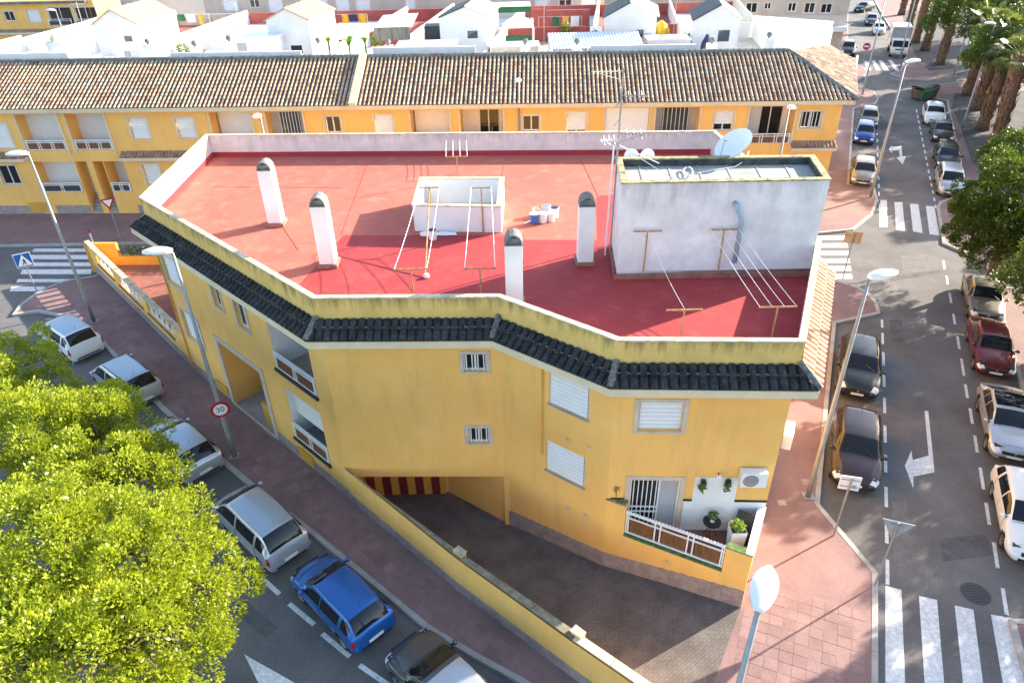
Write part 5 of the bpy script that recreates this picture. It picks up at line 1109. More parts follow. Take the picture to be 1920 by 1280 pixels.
# ------------------------------------------------------------------ buildings beyond
mat('beige',(.55,.45,.37),.9,.08,.8,.2,50,fine=.05); mat('beige_lt',(.62,.54,.47),.9,.06,.8,.2,50)
def block(name,label,u0,u1,Y,ztop,m,dep=9,ang=0,wins=(),bands=()):
    a=atY(u0,20,Y); b=atY(u1,20,Y); t=thing(name,label,'building',((a[0]+b[0])/2,Y,0)); f=Fac((a[0],Y),(b[0],Y+ang)); mb=MB()
    hs=[]
    for (x0,y0,x1,y1,k) in wins:
        h=f.rect(x0,y0,x1,y1); hs.append((h[0],h[1],h[2],min(h[3],ztop-.2),k))
    f.wall(mb,0,f.L,0,ztop,[h[:4] for h in hs],.15); q=f.P(0,0,-dep); r=f.P(f.L,0,-dep)
    mb.quad((*xy(f.P(f.L,0)),0),(*xy(r),0),(*xy(r),ztop),(*xy(f.P(f.L,0)),ztop)); mb.quad((*xy(q),0),(*xy(f.P(0,0)),0),(*xy(f.P(0,0)),ztop),(*xy(q),ztop)); mb.quad((*xy(f.P(0,0)),ztop),(*xy(f.P(f.L,0)),ztop),(*xy(r),ztop),(*xy(q),ztop)); mb.build('wall',m,t)
    for h in hs: win(f,t,h[:4],'shutter' if h[4]=='s' else 'slide',tr=True,trm='beige_lt' if m!='yellow' else 'cream')
    for (v0,v1,mm,pr) in bands:
        z0=f.px((u0+u1)/2,v1)[1]; z1=f.px((u0+u1)/2,v0)[1]; mb=MB(); f.slab(mb,0,f.L,z0,z1,.003,pr); mb.build('band',mm,t)
    return t,f
block('beige_apartment_block','pinkish beige apartment block with a pale lower band by the far street',1360,1584,97,10.5,'beige',9,-1.0,[(1399,6,1420,25,'g'),(1434,6,1446,18,'g'),(1478,6,1493,22,'g'),(1509,6,1528,25,'g'),(1540,8,1560,25,'g')],[(30,50,'beige_lt',.06),(50,59,'white_wall',.9)])
block('beige_house_row','long beige facade with white shutters behind the roof terraces',385,1130,90,11.5,'beige',9,-1.2,[(418,0,446,21,'s'),(468,0,486,15,'g'),(503,0,530,24,'s'),(590,0,614,20,'s'),(631,0,656,40,'s'),(668,0,694,25,'s'),(760,0,778,20,'s'),(1003,0,1030,17,'s'),(1048,0,1072,15,'g'),(1090,0,1116,17,'s')])
yb,fy=block('yellow_house_row','far yellow two storey house row with balconies above the left end of tiled roof',-60,172,100,8.5,'yellow',8,-.5,[(8,22,27,40,'g'),(52,20,75,42,'s'),(92,14,136,47,'g'),(143,14,182,47,'g'),(24,72,46,94,'s'),(70,68,92,92,'g'),(120,68,140,95,'g')],[(3,7,'ridge_tile',.5),(55,60,'tile_tan_b',.5),(60,64,'cream',.5)])
for (a,b) in ((92,136),(143,182)):
    h=fy.rect(a,38,b,50); rail(fy,yb,h[0],h[1],h[2],.9,2,.05,back='frame_dark')
# far filler blocks so the street does not end in nothing
for i,(u0,u1,Y,z,m,l) in enumerate(((1130,1375,108,10,'beige_lt','pale block between beige row and apartment block'),(170,400,112,9.5,'white_wall','white block behind the first clay roofed stair house'),(1700,2300,175,9,'beige_lt','distant pale block beyond the palm park'),(1560,1720,190,8,'beige','distant beige block closing the far street'))):
    block('distant_block','%s'%l,u0,u1,Y,z,m,10,0,[])
# pergola carports by the beige block
for i,(u0,u1) in enumerate(((1452,1510),(1515,1580))):
    t=thing('carport','striped slatted carport at foot of beige apartment block, %s'%('brown one' if i==0 else 'cream one at street end'),'carport',at((u0+u1)/2,84,0)); a=atY(u0,80,86);b=atY(u1,80,86)
    for k in range(10):
        x=a[0]+(b[0]-a[0])*(k+.5)/10; MB().box(x-.12,x+.12,84.5,88.5,2.6,2.72).build('slat','wood_brown' if i==0 else 'cream',t)  # slats brown on one carport, cream on the other
    for y in(84.7,88.3): MB().box(a[0],b[0],y-.06,y+.06,2.45,2.595).build('beam','wood_brown',t)
    for x in(a[0]+.1,b[0]-.1):
        for y in(84.7,88.3): MB().box(x-.06,x+.06,y-.055,y+.055,0,2.45).build('post','wood_brown',t)

# low white roof volumes, aerials and laundry on the terraces
def lowbox(u0,u1,v0,Y,dep,label,m='white_wall'):
    a=atY(u0,v0,Y); b=atY(u1,v0,Y); t=thing('roof_volume',label,'roof volume',((a[0]+b[0])/2,Y,TZ2),'low white volumes on the terraces'); z=a[2]
    MB().box(a[0],b[0],Y,Y+dep,TZ2+.03,z-.12).build('wall',m,t); MB().box(a[0]-.08,b[0]+.08,Y-.08,Y+dep+.08,z-.12,z).build('slab','lamp_white',t)
    MB().box(a[0]+.3*(b[0]-a[0]),a[0]+.55*(b[0]-a[0]),Y-.02,Y-.004,TZ2+.6,z-.4).build('opening','grey_in',t)
lowbox(385,520,72,58.5,2.2,'long low white volume with a slab top left of second stair house')
lowbox(745,855,84,57.5,1.6,'pale low volume in front of dark sloped stair house')
lowbox(215,262,86,57.8,1.4,'small low white volume in front of the first stair house')
lowbox(1215,1295,74,59,1.8,'low white volume right of corrugated sheet roof')
lowbox(920,1010,86,58.2,1.5,'low cream volume in front of the gazebo','terrace_cream')
def aerial(u,v,Y,h,label,seed):
    p=atY(u,v,Y); t=thing('roof_aerial',label,'antenna',(p[0],Y,TZ2),'aerials on the roof terraces'); rg=random.Random(seed); z=p[2]+h
    MB().tube([(p[0],Y,TZ2),(p[0],Y,z)],.03,5).build('pole','grey_metal',t); m_=MB(); m_.tube([(p[0]-.6,Y,z-.15),(p[0]+.6,Y-.1,z-.15)],.015,4)
    for k in range(6): x=p[0]-.5+k*.2; m_.tube([(x,Y-.25,z-.15),(x,Y+.25,z-.15)],.012,4)
    m_.build('yagi','grey_metal',t)
aerial(160,60,63,2.2,'thin aerial behind first clay roofed stair house',1); aerial(450,55,66,2.4,'thin aerial left of second stair house',2); aerial(765,40,66,2.6,'thin aerial behind tarpaulin',3); aerial(1020,45,68,2.6,'thin aerial by the red patio wall',4); aerial(1265,40,66,2.0,'thin aerial between two solar panelled stair houses',5)
mats_=['canvas','navy','patio_red','shutter','yellow_cloth','green_cloth']; rg=random.Random(3)
for q,(u0,u1,v,Y,l) in enumerate(((620,690,48,71,'behind the white pergola'),(330,395,48,69,'above the green mat'),(1010,1090,52,72,'in front of the red patio wall'))):
    a=atY(u0,v,Y);b=atY(u1,v,Y); z=a[2]+.9; t=thing('washing_line','line of hanging laundry '+l,'laundry',((a[0]+b[0])/2,Y,TZ2),'laundry on the terraces'); MB().tube([(a[0],Y,z),(b[0],Y,z)],.012,4).build('line','white_wire',t)
    for x in(a[0],b[0]): MB().tube([(x,Y,TZ2),(x,Y,z)],.03,5).build('post','grey_metal',t)
    x=a[0]+.3
    while x<b[0]-.6:
        w_=rg.uniform(.35,.8); h=rg.uniform(.5,1.0); g=[[(x+w_*i/4,Y+.04*math.sin(i*1.7+q)+.02*jj,z-h*jj/3) for i in range(5)] for jj in range(4)]; MB().grid(g,flip=True).build('cloth',mats_[rg.randrange(6)],t); x+=w_+rg.uniform(.08,.4)
for q,(u,v,Y,l) in enumerate(((335,70,64,'beside the green mat'),(705,70,66.5,'behind the reed screen'),(1060,62,70,'below the red patio wall'),(1290,70,63,'near yellow parasol'))):
    p=atY(u,v,Y); t=thing('potted_shrub','round potted shrub on a roof terrace '+l,'plant',(p[0],Y,TZ2),'potted shrubs on the terraces'); MB().lathe((p[0],Y,TZ2+.02),[(.25,0),(.35,.5),(.35,.55)],10).build('pot','tile_clay',t); m_=MB(); leaves(m_,(p[0],Y,TZ2+1.1),(.55,.55,.6),260,.16,q); m_.build('foliage','leaf_pot',t)
# ------------------------------------------------------------------ vehicles
def mono(vals,u):
    """monotone cubic through vals at integer u"""
    v=np.asarray(vals,float); n=len(v); d=np.diff(v); m=np.zeros(n); m[0]=d[0]; m[-1]=d[-1]
    for i in range(1,n-1): m[i]=0 if d[i-1]*d[i]<=0 else 2*d[i-1]*d[i]/(d[i-1]+d[i])
    u=np.clip(np.asarray(u,float),0,n-1); i=np.minimum(u.astype(int),n-2); t=u-i
    return v[i]*(2*t**3-3*t**2+1)+m[i]*(t**3-2*t**2+t)+v[i+1]*(-2*t**3+3*t**2)+m[i+1]*(t**3-t**2)
class CarShape:
    def __init__(s,L=4.1,W=1.76,H=1.48,belt=.92,hood=.86,cowl=1.0,tail=1.0,xr0=-.47,xr1=-.36,xf1=.08,xf0=.26,wr=.31,wb=.62,rt=.74,fo=.0):
        s.L,s.W,s.H,s.wr=L,W,H,wr; h=L/2; w=W/2
        s.fx=h-.80-fo; s.rx=s.fx-wb*L
        #      x        zb   zm   zbelt     ztop   wlow  wmid wbelt wtop
        S=[(-h,        .34, .50, .60,      .64,   .62*w,.72*w,.72*w,.5*w),
           (-h+.05,    .25, .52, .80,      .86,   .80*w,.93*w,.90*w,.66*w),
           (max(xr0*L,-h+.12), .22,.56,min(belt+.04,tail-.03),tail,.88*w,.985*w,.93*w,rt*w),
           (xr1*L,     .20, .56, belt+.03, H-.04, .90*w,1.0*w,.955*w,(rt-.04)*w),
           (-.10*L,    .19, .56, belt+.01, H,     .90*w,1.0*w,.965*w,rt*w),
           (xf1*L,     .19, .56, belt,     H-.045,.90*w,1.0*w,.96*w,(rt-.02)*w),
           (xf0*L,     .19, .56, belt-.03, cowl,  .90*w,1.0*w,.95*w,.80*w),
           ((xf0*.5+.23)*L,.20,.55,hood-.09,hood+.05,.90*w,.995*w,.92*w,.66*w),
           (h-.28,     .21, .50, hood-.19, hood-.07,.84*w,.94*w,.86*w,.58*w),
           (h-.07,     .23, .46, hood-.30, hood-.21,.70*w,.82*w,.74*w,.48*w),
           (h,         .30, .43, .50,      .54,   .56*w,.66*w,.6*w,.40*w)]
        s.S=np.array(S); s.n=len(S)
    def _tan(s,v):
        n=len(v); d=[v[i+1]-v[i] for i in range(n-1)]; m=[d[0]]+[0.0]*(n-2)+[d[-1]]
        for i in range(1,n-1): m[i]=0 if d[i-1]*d[i]<=0 else 2*d[i-1]*d[i]/(d[i-1]+d[i])
        return m
    def _ev(s,v,m,u):
        u=min(max(u,0),len(v)-1); i=min(int(u),len(v)-2); t=u-i; t2=t*t; t3=t2*t
        return v[i]*(2*t3-3*t2+1)+m[i]*(t3-2*t2+t)+v[i+1]*(3*t2-2*t3)+m[i+1]*(t3-t2)
    def pt(s,u,v):
        """u 0..10 along the car, v -7..7 round the section (0 = underside, 7 = top centre)"""
        if not hasattr(s,'cols'):
            s.cols=[[float(x) for x in s.S[:,k]] for k in range(9)]; s.tans=[s._tan(c) for c in s.cols]; s.memo={}
        sg=1 if v>=0 else -1; v=abs(v)
        if u not in s.memo:
            x,zb,zm,zbt,zt,wl,wm,wb,wt=[s._ev(s.cols[k],s.tans[k],u) for k in range(9)]
            gl=max(0.0,min(1.0,(zt-zbt)/.3))
            Y=[0,wl*.9,wl,wm,wb,wt+.03*gl+(wb-wt)*.25*(1-gl),wt-.05,0]; Z=[zb,zb,zb+.07,zm,zbt,zt-(.09*gl+.02),zt-.022,zt+.015]
            s.memo[u]=(x,Y,s._tan(Y),Z,s._tan(Z))
        x,Y,tY,Z,tZ=s.memo[u]
        return (x,sg*s._ev(Y,tY,v),s._ev(Z,tZ,v))
    def patch(s,mb,u0,u1,v0,v1,nu=6,nv=5,off=.008,shape=None):
        g=[]
        for i in range(nu+1):
            row=[]
            for j in range(nv+1):
                u=u0+(u1-u0)*i/nu; v=v0+(v1-v0)*j/nv
                if shape: u,v=shape(i/nu,j/nv,u,v)
                p=Vector(s.pt(u,v)); e=.02; a=Vector(s.pt(min(10,u+e),v))-Vector(s.pt(max(0,u-e),v)); b=Vector(s.pt(u,v+e))-Vector(s.pt(u,v-e)); nn=a.cross(b)
                if nn.length<1e-9: nn=Vector((0,0,1))
                nn.normalize(); c=Vector((p.x*.3,0,.5)); 
                if nn.dot(p-c)<0: nn=-nn
                row.append(p+nn*off)
            g.append(row)
        a=(g[1][0]-g[0][0]).cross(g[0][1]-g[0][0]); c=Vector((g[0][0].x*.3,0,.5))
        mb.grid(g,flip=a.dot(g[nu//2][nv//2]-c)>0) if False else mb.grid(g,flip=(g[nu][0]-g[0][0]).cross(g[0][nv]-g[0][0]).dot(g[nu//2][nv//2]-c)<0)
        return mb
def paint(name,col,metal=.35,rough=.32):
    m=bpy.data.materials.new(name); m.use_nodes=True; b=m.node_tree.nodes['Principled BSDF']; b.inputs['Base Color'].default_value=(*col,1); b.inputs['Metallic'].default_value=metal; b.inputs['Roughness'].default_value=rough; b.inputs['Coat Weight'].default_value=.45; b.inputs['Coat Roughness'].default_value=.05; M[name]=m
for nme,c,mt in (('p_silver',(.52,.53,.54),.55),('p_white',(.80,.80,.78),.0),('p_blue',(.02,.13,.42),.4),('p_navy',(.02,.06,.26),.4),('p_dark',(.010,.010,.012),.3),('p_brown',(.045,.034,.036),.4),('p_green',(.022,.028,.026),.4),('p_red',(.13,.010,.013),.3),('p_gold',(.27,.245,.20),.5),('p_paleblue',(.45,.52,.58),.5),('p_grey',(.10,.105,.115),.45)): paint(nme,c,mt)
mat('tyre',(.018,.018,.018),.85,.1,8); mat('rim',(.45,.46,.47),.35,.05,5,metal=.8); mat('trim_black',(.02,.02,.022),.55,0,1); mat('glass_car',(.010,.013,.017),.05,0,1,spec=.45)
mat('headlight',(.72,.75,.78),.12,0,1,spec=.8,coat=.6); mat('taillight',(.34,.012,.012),.2,0,1,coat=.6); mat('plate',(.78,.78,.74),.5,.03,4); mat('indicator',(.7,.25,.03),.3,0,1)
mat('cabin',(.04,.038,.036),.9,.2,3)
def car(name,label,col,shape,loc,ang,group,roofrail=False,roofm=None,rear='hatch',quarter=True,antenna=True,cat='car'):
    s=shape; t=thing(name,label,cat,(0,0,0),group)
    us=[];
    for i in range(10): us+=[i+k/6 for k in range(6)]
    us.append(10); vs=[0,.6,1,1.5,2,2.3,2.6,2.9,3.2,3.5,3.75,4,4.25,4.5,4.75,5,5.35,5.7,6,6.3,6.65,7]; ring=[-v for v in vs[::-1]][:-1]+vs; ring=ring[1:]   # 7 shared
    V=[];idx={}
    for a,u in enumerate(us):
        for b,v in enumerate(ring): V.append(list(s.pt(u,v)))
    nb=len(ring); F=[]; ra=s.wr+.055; wcs=[(s.fx,s.wr),(s.rx,s.wr)]
    low=[abs(v)<3.9 for v in ring]
    for k in range(len(V)):
        if not(low[k%nb] and .5<abs(ring[k%nb])): continue
        x,y,z=V[k]
        for cx,cz in wcs:
            d=math.hypot(x-cx,z-cz)
            if abs(d-ra)<.045 and d>1e-6: V[k][0]=cx+(x-cx)*ra/d; V[k][2]=cz+(z-cz)*ra/d
    for a in range(len(us)-1):
        for b in range(nb):
            q=[a*nb+b,a*nb+(b+1)%nb,(a+1)*nb+(b+1)%nb,(a+1)*nb+b]
            cx_=sum(V[i][0] for i in q)/4; cz_=sum(V[i][2] for i in q)/4; lowf=abs(ring[b])<3.9 and abs(ring[b])>=.5
            if lowf and any(math.hypot(cx_-c[0],cz_-c[1])<ra-.005 for c in wcs): continue
            F.append(q)
    F.append(list(range(nb))); F.append(list(range((len(us)-1)*nb,len(us)*nb))[::-1])
    mb=MB(); mb.add(V,F); body=mb.build('body',col,t,smooth=True)
    bm=bmesh.new(); bm.from_mesh(body.data); bmesh.ops.recalc_face_normals(bm,faces=bm.faces[:]); bm.to_mesh(body.data); bm.free()
    w=s.W/2
    mb=MB(); mb.box(-s.L/2+.15,s.L/2-.2,-w*.80,w*.80,.24,.74); mb.build('underbody','trim_black',t)
    # glazing
    glass=lambda nm,*a,**k:(s.patch(MB(),*a,**k)).build(nm,'glass_car',t,smooth=True)
    sh=lambda a,b,u,v:(u,v)
    glass('windscreen',5.14,5.93,-5.62-1.35*1,-5.62,6,2) if False else None
    def span(nm,u0,u1,v0,taper=.0):
        g=[]
        mbp=MB(); nu,nv=6,10; ringv=[]
        for i in range(nu+1):
            u=u0+(u1-u0)*i/nu; row=[]
            for j in range(nv+1):
                q=-1+2*j/nv; vv=7-(7-v0)*abs(q); vv=vv if q>=0 else -vv
                p=Vector(s.pt(u,vv if abs(vv)>1e-6 else 7)); row.append(p)
            g.append(row)
        nrm=(g[nu][nv//2]-g[0][nv//2]).cross(g[nu//2][nv]-g[nu//2][0]).normalized(); nrm=nrm if nrm.z>0 else -nrm
        g=[[p+nrm*.010 for p in r] for r in g]; mbp.grid(g,flip=(g[nu][0]-g[0][0]).cross(g[0][nv]-g[0][0]).z<0); return mbp.build(nm,'glass_car',t,smooth=True)
    ws=span('windscreen',5.11,5.92,5.62); rw=span('rear_window',2.03,2.9,5.5)
    for k,yy in enumerate((-.25,.35)):
        p0=Vector(s.pt(5.95,6.3 if yy>0 else -6.3)); q0=Vector(s.pt(5.62,6.75 if k else -6.75)); m_=MB(); m_.bar(p0+Vector((0,0,.03)),q0+Vector((.02,0,.035)),.02,.015); m_.build('wiper','trim_black',ws)
    for sg in(-1,1):
        for (u0,u1,nm) in ((4.42,5.62,'side_window'),(3.36,4.30,'side_window'),(2.62,3.24,'quarter_window')):
            if nm=='quarter_window' and not quarter: continue
            def shp(a,b,u,v,nm=nm,u0=u0,u1=u1):
                if nm=='quarter_window': return u,v
                return u,v
            m_=MB(); s.patch(m_,u0,u1,sg*4.10,sg*4.90,5,3,.009); m_.build(nm,'glass_car',t,smooth=True)
        # door seams, handles, sill trim
        for u in (4.36,3.30,5.75):
            m_=MB(); s.patch(m_,u-.012,u+.012,sg*2.3,sg*4.05,1,6,.005); m_.build('door_seam','trim_black',t)
        for u in (4.52,3.5):
            p=Vector(s.pt(u,sg*3.78)); MB().box(p.x-.08,p.x+.08,p.y-.015,p.y+.02,p.z-.015,p.z+.015).build('door_handle',col,t)
        m_=MB(); s.patch(m_,3.0,6.2,sg*2.05,sg*2.35,6,2,.006); m_.build('sill_trim','trim_black',t)
        p=Vector(s.pt(5.72,sg*4.15)); y=p.y+sg*.11; m_=MB(); m_.lathe((p.x-.02,y,p.z-.02),[(.03,0),(.085,.03),(.09,.09),(.06,.14),(.01,.15)],8); mr=m_.build('mirror',col if col!='p_silver' else 'p_silver',t,smooth=True)
        m_=MB(); m_.bar((p.x,p.y-sg*.02,p.z+.03),(p.x-.01,y,p.z+.05),.05,.04); m_.build('mirror_arm','trim_black',mr)
        m_=MB(); s.patch(m_,7.95,9.1,sg*3.5,sg*4.9,6,5,.012); m_.build('headlight','headlight',t,smooth=True)
        m_=MB(); s.patch(m_,.75,1.75,sg*3.35,sg*4.2,5,4,.010); m_.build('tail_light','taillight',t,smooth=True)
        if roofrail:
            a=Vector(s.pt(3.1,sg*5.95));b=Vector(s.pt(4.9,sg*5.95)); m_=MB(); m_.tube([a+Vector((0,0,.01)),a+Vector((.1,0,.05)),b+Vector((-.1,0,.05)),b+Vector((0,0,.01))],.018,5); m_.build('roof_rail','trim_black',t)
    # front and back furniture
    h=s.L/2
    MB().box(h-.16,h+.010,-w*.50,w*.50,.52,.635).build('grille','trim_black',t); MB().box(h-.1,h+.014,-w*.55,w*.55,.30,.40).build('lower_grille','trim_black',t)
    MB().box(h+.0,h+.026,-.26,.26,.405,.505).build('number_plate','plate',t); MB().box(-h-.022,-h+.02,-.26,.26,.46,.57).build('number_plate','plate',t)
    MB().box(-h-.012,-h+.1,-w*.66,w*.66,.33,.40).build('bumper_trim','trim_black',t)
    m_=MB(); m_.tube([(h+.012,.0,.62),(h+.02,.0,.62)],.05,10); m_.build('badge','rim',t)
    for u,l in ((6.02,.006),(8.0,.006)):
        g=[]; m_=MB()
        for j in range(13):
            q=-1+2*j/12; vv=7-1.7*abs(q); p0=Vector(s.pt(u-.015,vv if q>=0 else -vv)); p1=Vector(s.pt(u+.015,vv if q>=0 else -vv)); g.append([p0+Vector((0,0,.006)),p1+Vector((0,0,.006))])
        m_.grid(g,flip=True); m_.build('bonnet_seam','trim_black',t)
    if antenna:
        p=Vector(s.pt(3.25,6.99)); m_=MB(); m_.tube([p,p+Vector((-.12,0,.22))],.008,4); m_.build('antenna','trim_black',t)
    if roofm:
        m_=MB()
        g=[]
        for i in range(9):
            u=3.1+1.75*i/8; row=[]
            for j in range(9):
                q=-1+2*j/8; vv=7-1.1*abs(q); row.append(Vector(s.pt(u,vv if q>=0 else -vv))+Vector((0,0,.006)))
            g.append(row)
        m_.grid(g,flip=True); m_.build('roof_panel',roofm,t,smooth=True)
    # wheels
    for wx in (s.fx,s.rx):
        for sg in(-1,1):
            y1=sg*(w-.03); y0=sg*(w-.24); r=s.wr; m_=MB(); pr=[(r*.62,y1-sg*.005),(r*.94,y1),(r,y1-sg*.03),(r,y0+sg*.03),(r*.9,y0)]; n_=24; vs_=[];fs=[]
            for rr,yy in pr:
                for j in range(n_): a=2*math.pi*j/n_; vs_.append((wx+rr*math.cos(a),yy,r+rr*math.sin(a)))
            for i in range(len(pr)-1):
                for j in range(n_): fs.append((i*n_+j,i*n_+(j+1)%n_,(i+1)*n_+(j+1)%n_,(i+1)*n_+j))
            m_.add(vs_,fs); wh=m_.build('wheel','tyre',t,smooth=True)
            m_=MB(); 
            for k in range(5):
                a=2*math.pi*k/5; d=Vector((math.cos(a),0,math.sin(a))); e=Vector((-math.sin(a),0,math.cos(a))); c=Vector((wx,y1-sg*.015,r)); m_.add([c-e*.035,c+d*r*.62-e*.05,c+d*r*.62+e*.05,c+e*.035],[(0,1,2,3)])
            vs_=[(wx+rr*math.cos(2*math.pi*j/n_),y1-sg*dd,r+rr*math.sin(2*math.pi*j/n_)) for rr,dd in((r*.64,.006),(r*.55,.025)) for j in range(n_)]; m_.add(vs_,[(j,(j+1)%n_,n_+(j+1)%n_,n_+j) for j in range(n_)]); m_.build('rim','rim',wh)
            m_=MB(); vs_=[(wx+r*.6*math.cos(2*math.pi*j/n_),y1-sg*.04,r+r*.6*math.sin(2*math.pi*j/n_)) for j in range(n_)]; m_.add(vs_,[tuple(range(n_))]); m_.build('brake_disc','trim_black',wh)
    t.location=loc; t.rotation_euler=(0,0,ang); return t
HATCH=CarShape(3.95,1.68,1.45,.92,.86,1.0,.98,-.47,-.37,.07,.25,.30)
MPV=CarShape(4.28,1.76,1.62,1.0,.92,1.08,1.05,-.475,-.37,.15,.34,.31,.645)
MPV2=CarShape(4.2,1.78,1.60,.98,.92,1.06,1.08,-.475,-.385,.13,.31,.31,.63)
CROSS=CarShape(4.1,1.84,1.52,.96,.93,1.06,1.04,-.47,-.37,.06,.24,.34,.63)
COMPACT=CarShape(4.3,1.80,1.46,.93,.87,1.01,1.0,-.465,-.35,.05,.24,.32,.61)
SEDAN=CarShape(4.5,1.72,1.41,.90,.84,.98,.99,-.36,-.22,.06,.22,.31,.60)
COUPE=CarShape(4.65,1.82,1.42,.92,.86,.99,1.0,-.40,-.22,.05,.23,.34,.60)
SUV=CarShape(4.4,1.86,1.68,1.05,1.02,1.16,1.12,-.475,-.40,.07,.24,.36,.61)
gdir=lambda a:Vector((math.cos(a),math.sin(a)))
def put(L,ang,front=None,rear=None,z=.35):
    d=gdir(ang)
    p=Vector(xy(at(*(front or rear),z))); c=p-d*L/2 if front else p+d*L/2; return (c.x,c.y,0.0)
AL=math.atan2(.67,-.74); AR=math.atan2(-.917,-.40)
GL='cars parked along the left street'; GR='cars parked along the right street'
car('parked_car','white hatchback with pale roof parked beside lamp post near terrace wall, first of its line','p_white',MPV2,put(4.2,AL+.05,rear=(168,664)),AL+.05,GL,roofm='p_paleblue')
car('parked_car','silver people carrier with black rear window parked behind the white hatchback','p_silver',MPV2,put(4.2,AL+.02,rear=(279,752)),AL+.02,GL,True,roofm='p_paleblue')
car('parked_car','silver estate car half hidden by the bright tree, beside the speed limit lamp post','p_silver',COMPACT,put(4.3,AL,rear=(388,888)),AL,GL,roofm='p_paleblue')
car('parked_car','silver rounded people carrier with large dark tailgate glass, parked ahead of blue hatchback','p_silver',MPV,put(4.28,AL-.03,rear=(548,1048)),AL-.03,GL,roofm='p_paleblue')
car('parked_car','bright blue small hatchback parked between two silver cars','p_blue',HATCH,put(3.95,AL-.06,rear=(707,1198)),AL-.06,GL)
car('parked_car','silver compact car with dark reflecting bonnet parked right behind blue hatchback','p_grey',COMPACT,put(4.3,AL-.10,front=(758,1210)),AL-.10,GL,roofm='p_silver')  # grey body colour carries the dark reflection of the silver bonnet
car('parked_car','dark green crossover with front lights lined along its nose, parked next to building corner','p_green',CROSS,put(4.1,AR,front=(1606,742)),AR,GR,True)
car('parked_car','dark brown hatchback parked behind the blank traffic sign','p_brown',COMPACT,put(4.3,AR,front=(1601,913)),AR,GR)
car('parked_car','silver saloon parked in front of the red saloon under the round tree','p_gold',SEDAN,put(4.4,AR,front=(1850,600)),AR,GR)
car('parked_car','dark red saloon with boxy nose parked beside the dashed lane line','p_red',SEDAN,put(4.5,AR,front=(1866,703)),AR,GR,quarter=False)
car('parked_car','pale saloon with sky reflecting bonnet parked behind the red saloon','p_silver',COUPE,put(4.65,AR,front=(1900,862)),AR,GR,roofm='glass_car')
car('parked_car','white hatchback parked last before the large zebra crossing, behind pale saloon','p_white',COMPACT,put(4.3,AR,front=(1940,1056)),AR,GR)
car('parked_car','beige grey hatchback parked below the tall lamp near upper zebra crossing','p_gold',COMPACT,put(4.2,AR,front=(1617,345)),AR,GR)
car('parked_car','deep blue small hatchback parked behind the beige grey one','p_navy',HATCH,put(3.9,AR,front=(1619,267)),AR,GR)
car('parked_car','dark grey blue car parked furthest up by the yellow row end','p_grey',HATCH,put(3.95,AR,front=(1628,237)),AR,GR)
car('parked_car','pale grey hatchback last in line before upper zebra crossing','p_silver',MPV2,put(4.2,AR,front=(1783,364)),AR,GR)
car('parked_car','black hatchback with dark roof parked behind the pale grey one','p_dark',COMPACT,put(4.2,AR,front=(1778,315)),AR,GR,True)
car('parked_car','dark violet grey saloon parked mid line beside the palm park','p_brown',SEDAN,put(4.4,AR,front=(1768,264)),AR,GR)
car('parked_car','white crossover parked next to waste containers','p_white',CROSS,put(4.2,AR,front=(1752,231)),AR,GR)
A2=math.atan2(-.93,-.37)
car('parked_car','dark off road vehicle beside the slatted carports','p_dark',SUV,put(4.4,A2,front=(1589,104)),A2,'cars on the far street',True)
car('parked_car','small white car parked behind the white box truck','p_white',HATCH,put(3.9,A2,front=(1648,62)),A2,'cars on the far street')
car('parked_car','dark blue car parked two places behind the box truck','p_grey',COMPACT,put(4.2,A2,front=(1634,45)),A2,'cars on the far street')
car('parked_car','dark green grey car at far end of street','p_green',COMPACT,put(4.2,A2-.5,front=(1608,20)),A2-.5,'cars on the far street')
# white van beyond the terraces
p=at(352,12,.0)
# box truck
def truck(loc,ang):
    t=thing('box_truck','white box truck parked at the kerb beside the palm park','truck',(0,0,0))
    MB().box(-3.2,1.0,-1.1,1.1,.95,3.35).build('cargo_box','p_white',t,bevel=.03)
    for x in (-3.2,1.0): MB().box(x-.03,x+.03,-1.13,1.13,.93,3.38).build('box_edge','lamp_pole',t)
    m_=MB(); pr=[(1.08,.55),(1.08,2.15),(1.9,2.2),(2.2,2.05),(2.62,1.25),(2.70,1.1),(2.72,.5)]; n_=len(pr)
    m_.add([(x,-.98,z) for x,z in pr]+[(x,.98,z) for x,z in pr],[(i,(i+1)%n_,n_+(i+1)%n_,n_+i) for i in range(n_)]+[tuple(range(n_-1,-1,-1)),tuple(range(n_,2*n_))]); m_.build('cab','p_white',t,bevel=.06)
    m_=MB(); m_.quad((2.235,-.86,1.99),(2.625,-.9,1.29),(2.625,.9,1.29),(2.235,.86,1.99)); m_.build('windscreen','glass_car',t)
    for sg in(-1,1):
        m_=MB(); m_.quad((1.35,sg*.995,1.3),(2.35,sg*.995,1.3),(2.05,sg*.995,1.95),(1.35,sg*.995,1.95)); m_.build('side_window','glass_car',t)
        MB().box(2.68,2.735,sg*.78-.15,sg*.78+.15,.72,.92).build('headlight','headlight',t); MB().box(2.2,2.3,sg*1.14-.08,sg*1.14+.08,1.35,1.75).build('mirror','trim_black',t)
        for x in(2.0,-1.9):
            m_=MB(); n2=20; m_.tube([(x,sg*.72,.42),(x,sg*1.0,.42)],.42,n2); wh=m_.build('wheel','tyre',t); m_=MB(); m_.tube([(x,sg*1.0,.42),(x,sg*1.01,.42)],.22,n2); m_.build('rim','rim',wh)
    MB().box(-3.1,2.6,-.5,.5,.5,.94).build('chassis','trim_black',t); MB().box(2.66,2.76,-.95,.95,.42,.62).build('bumper','lamp_pole',t); MB().box(2.74,2.77,-.26,.26,.5,.6).build('number_plate','plate',t); MB().box(2.7,2.74,-.5,.5,.95,1.08).build('grille','trim_black',t)
    t.location=loc; t.rotation_euler=(0,0,ang); return t
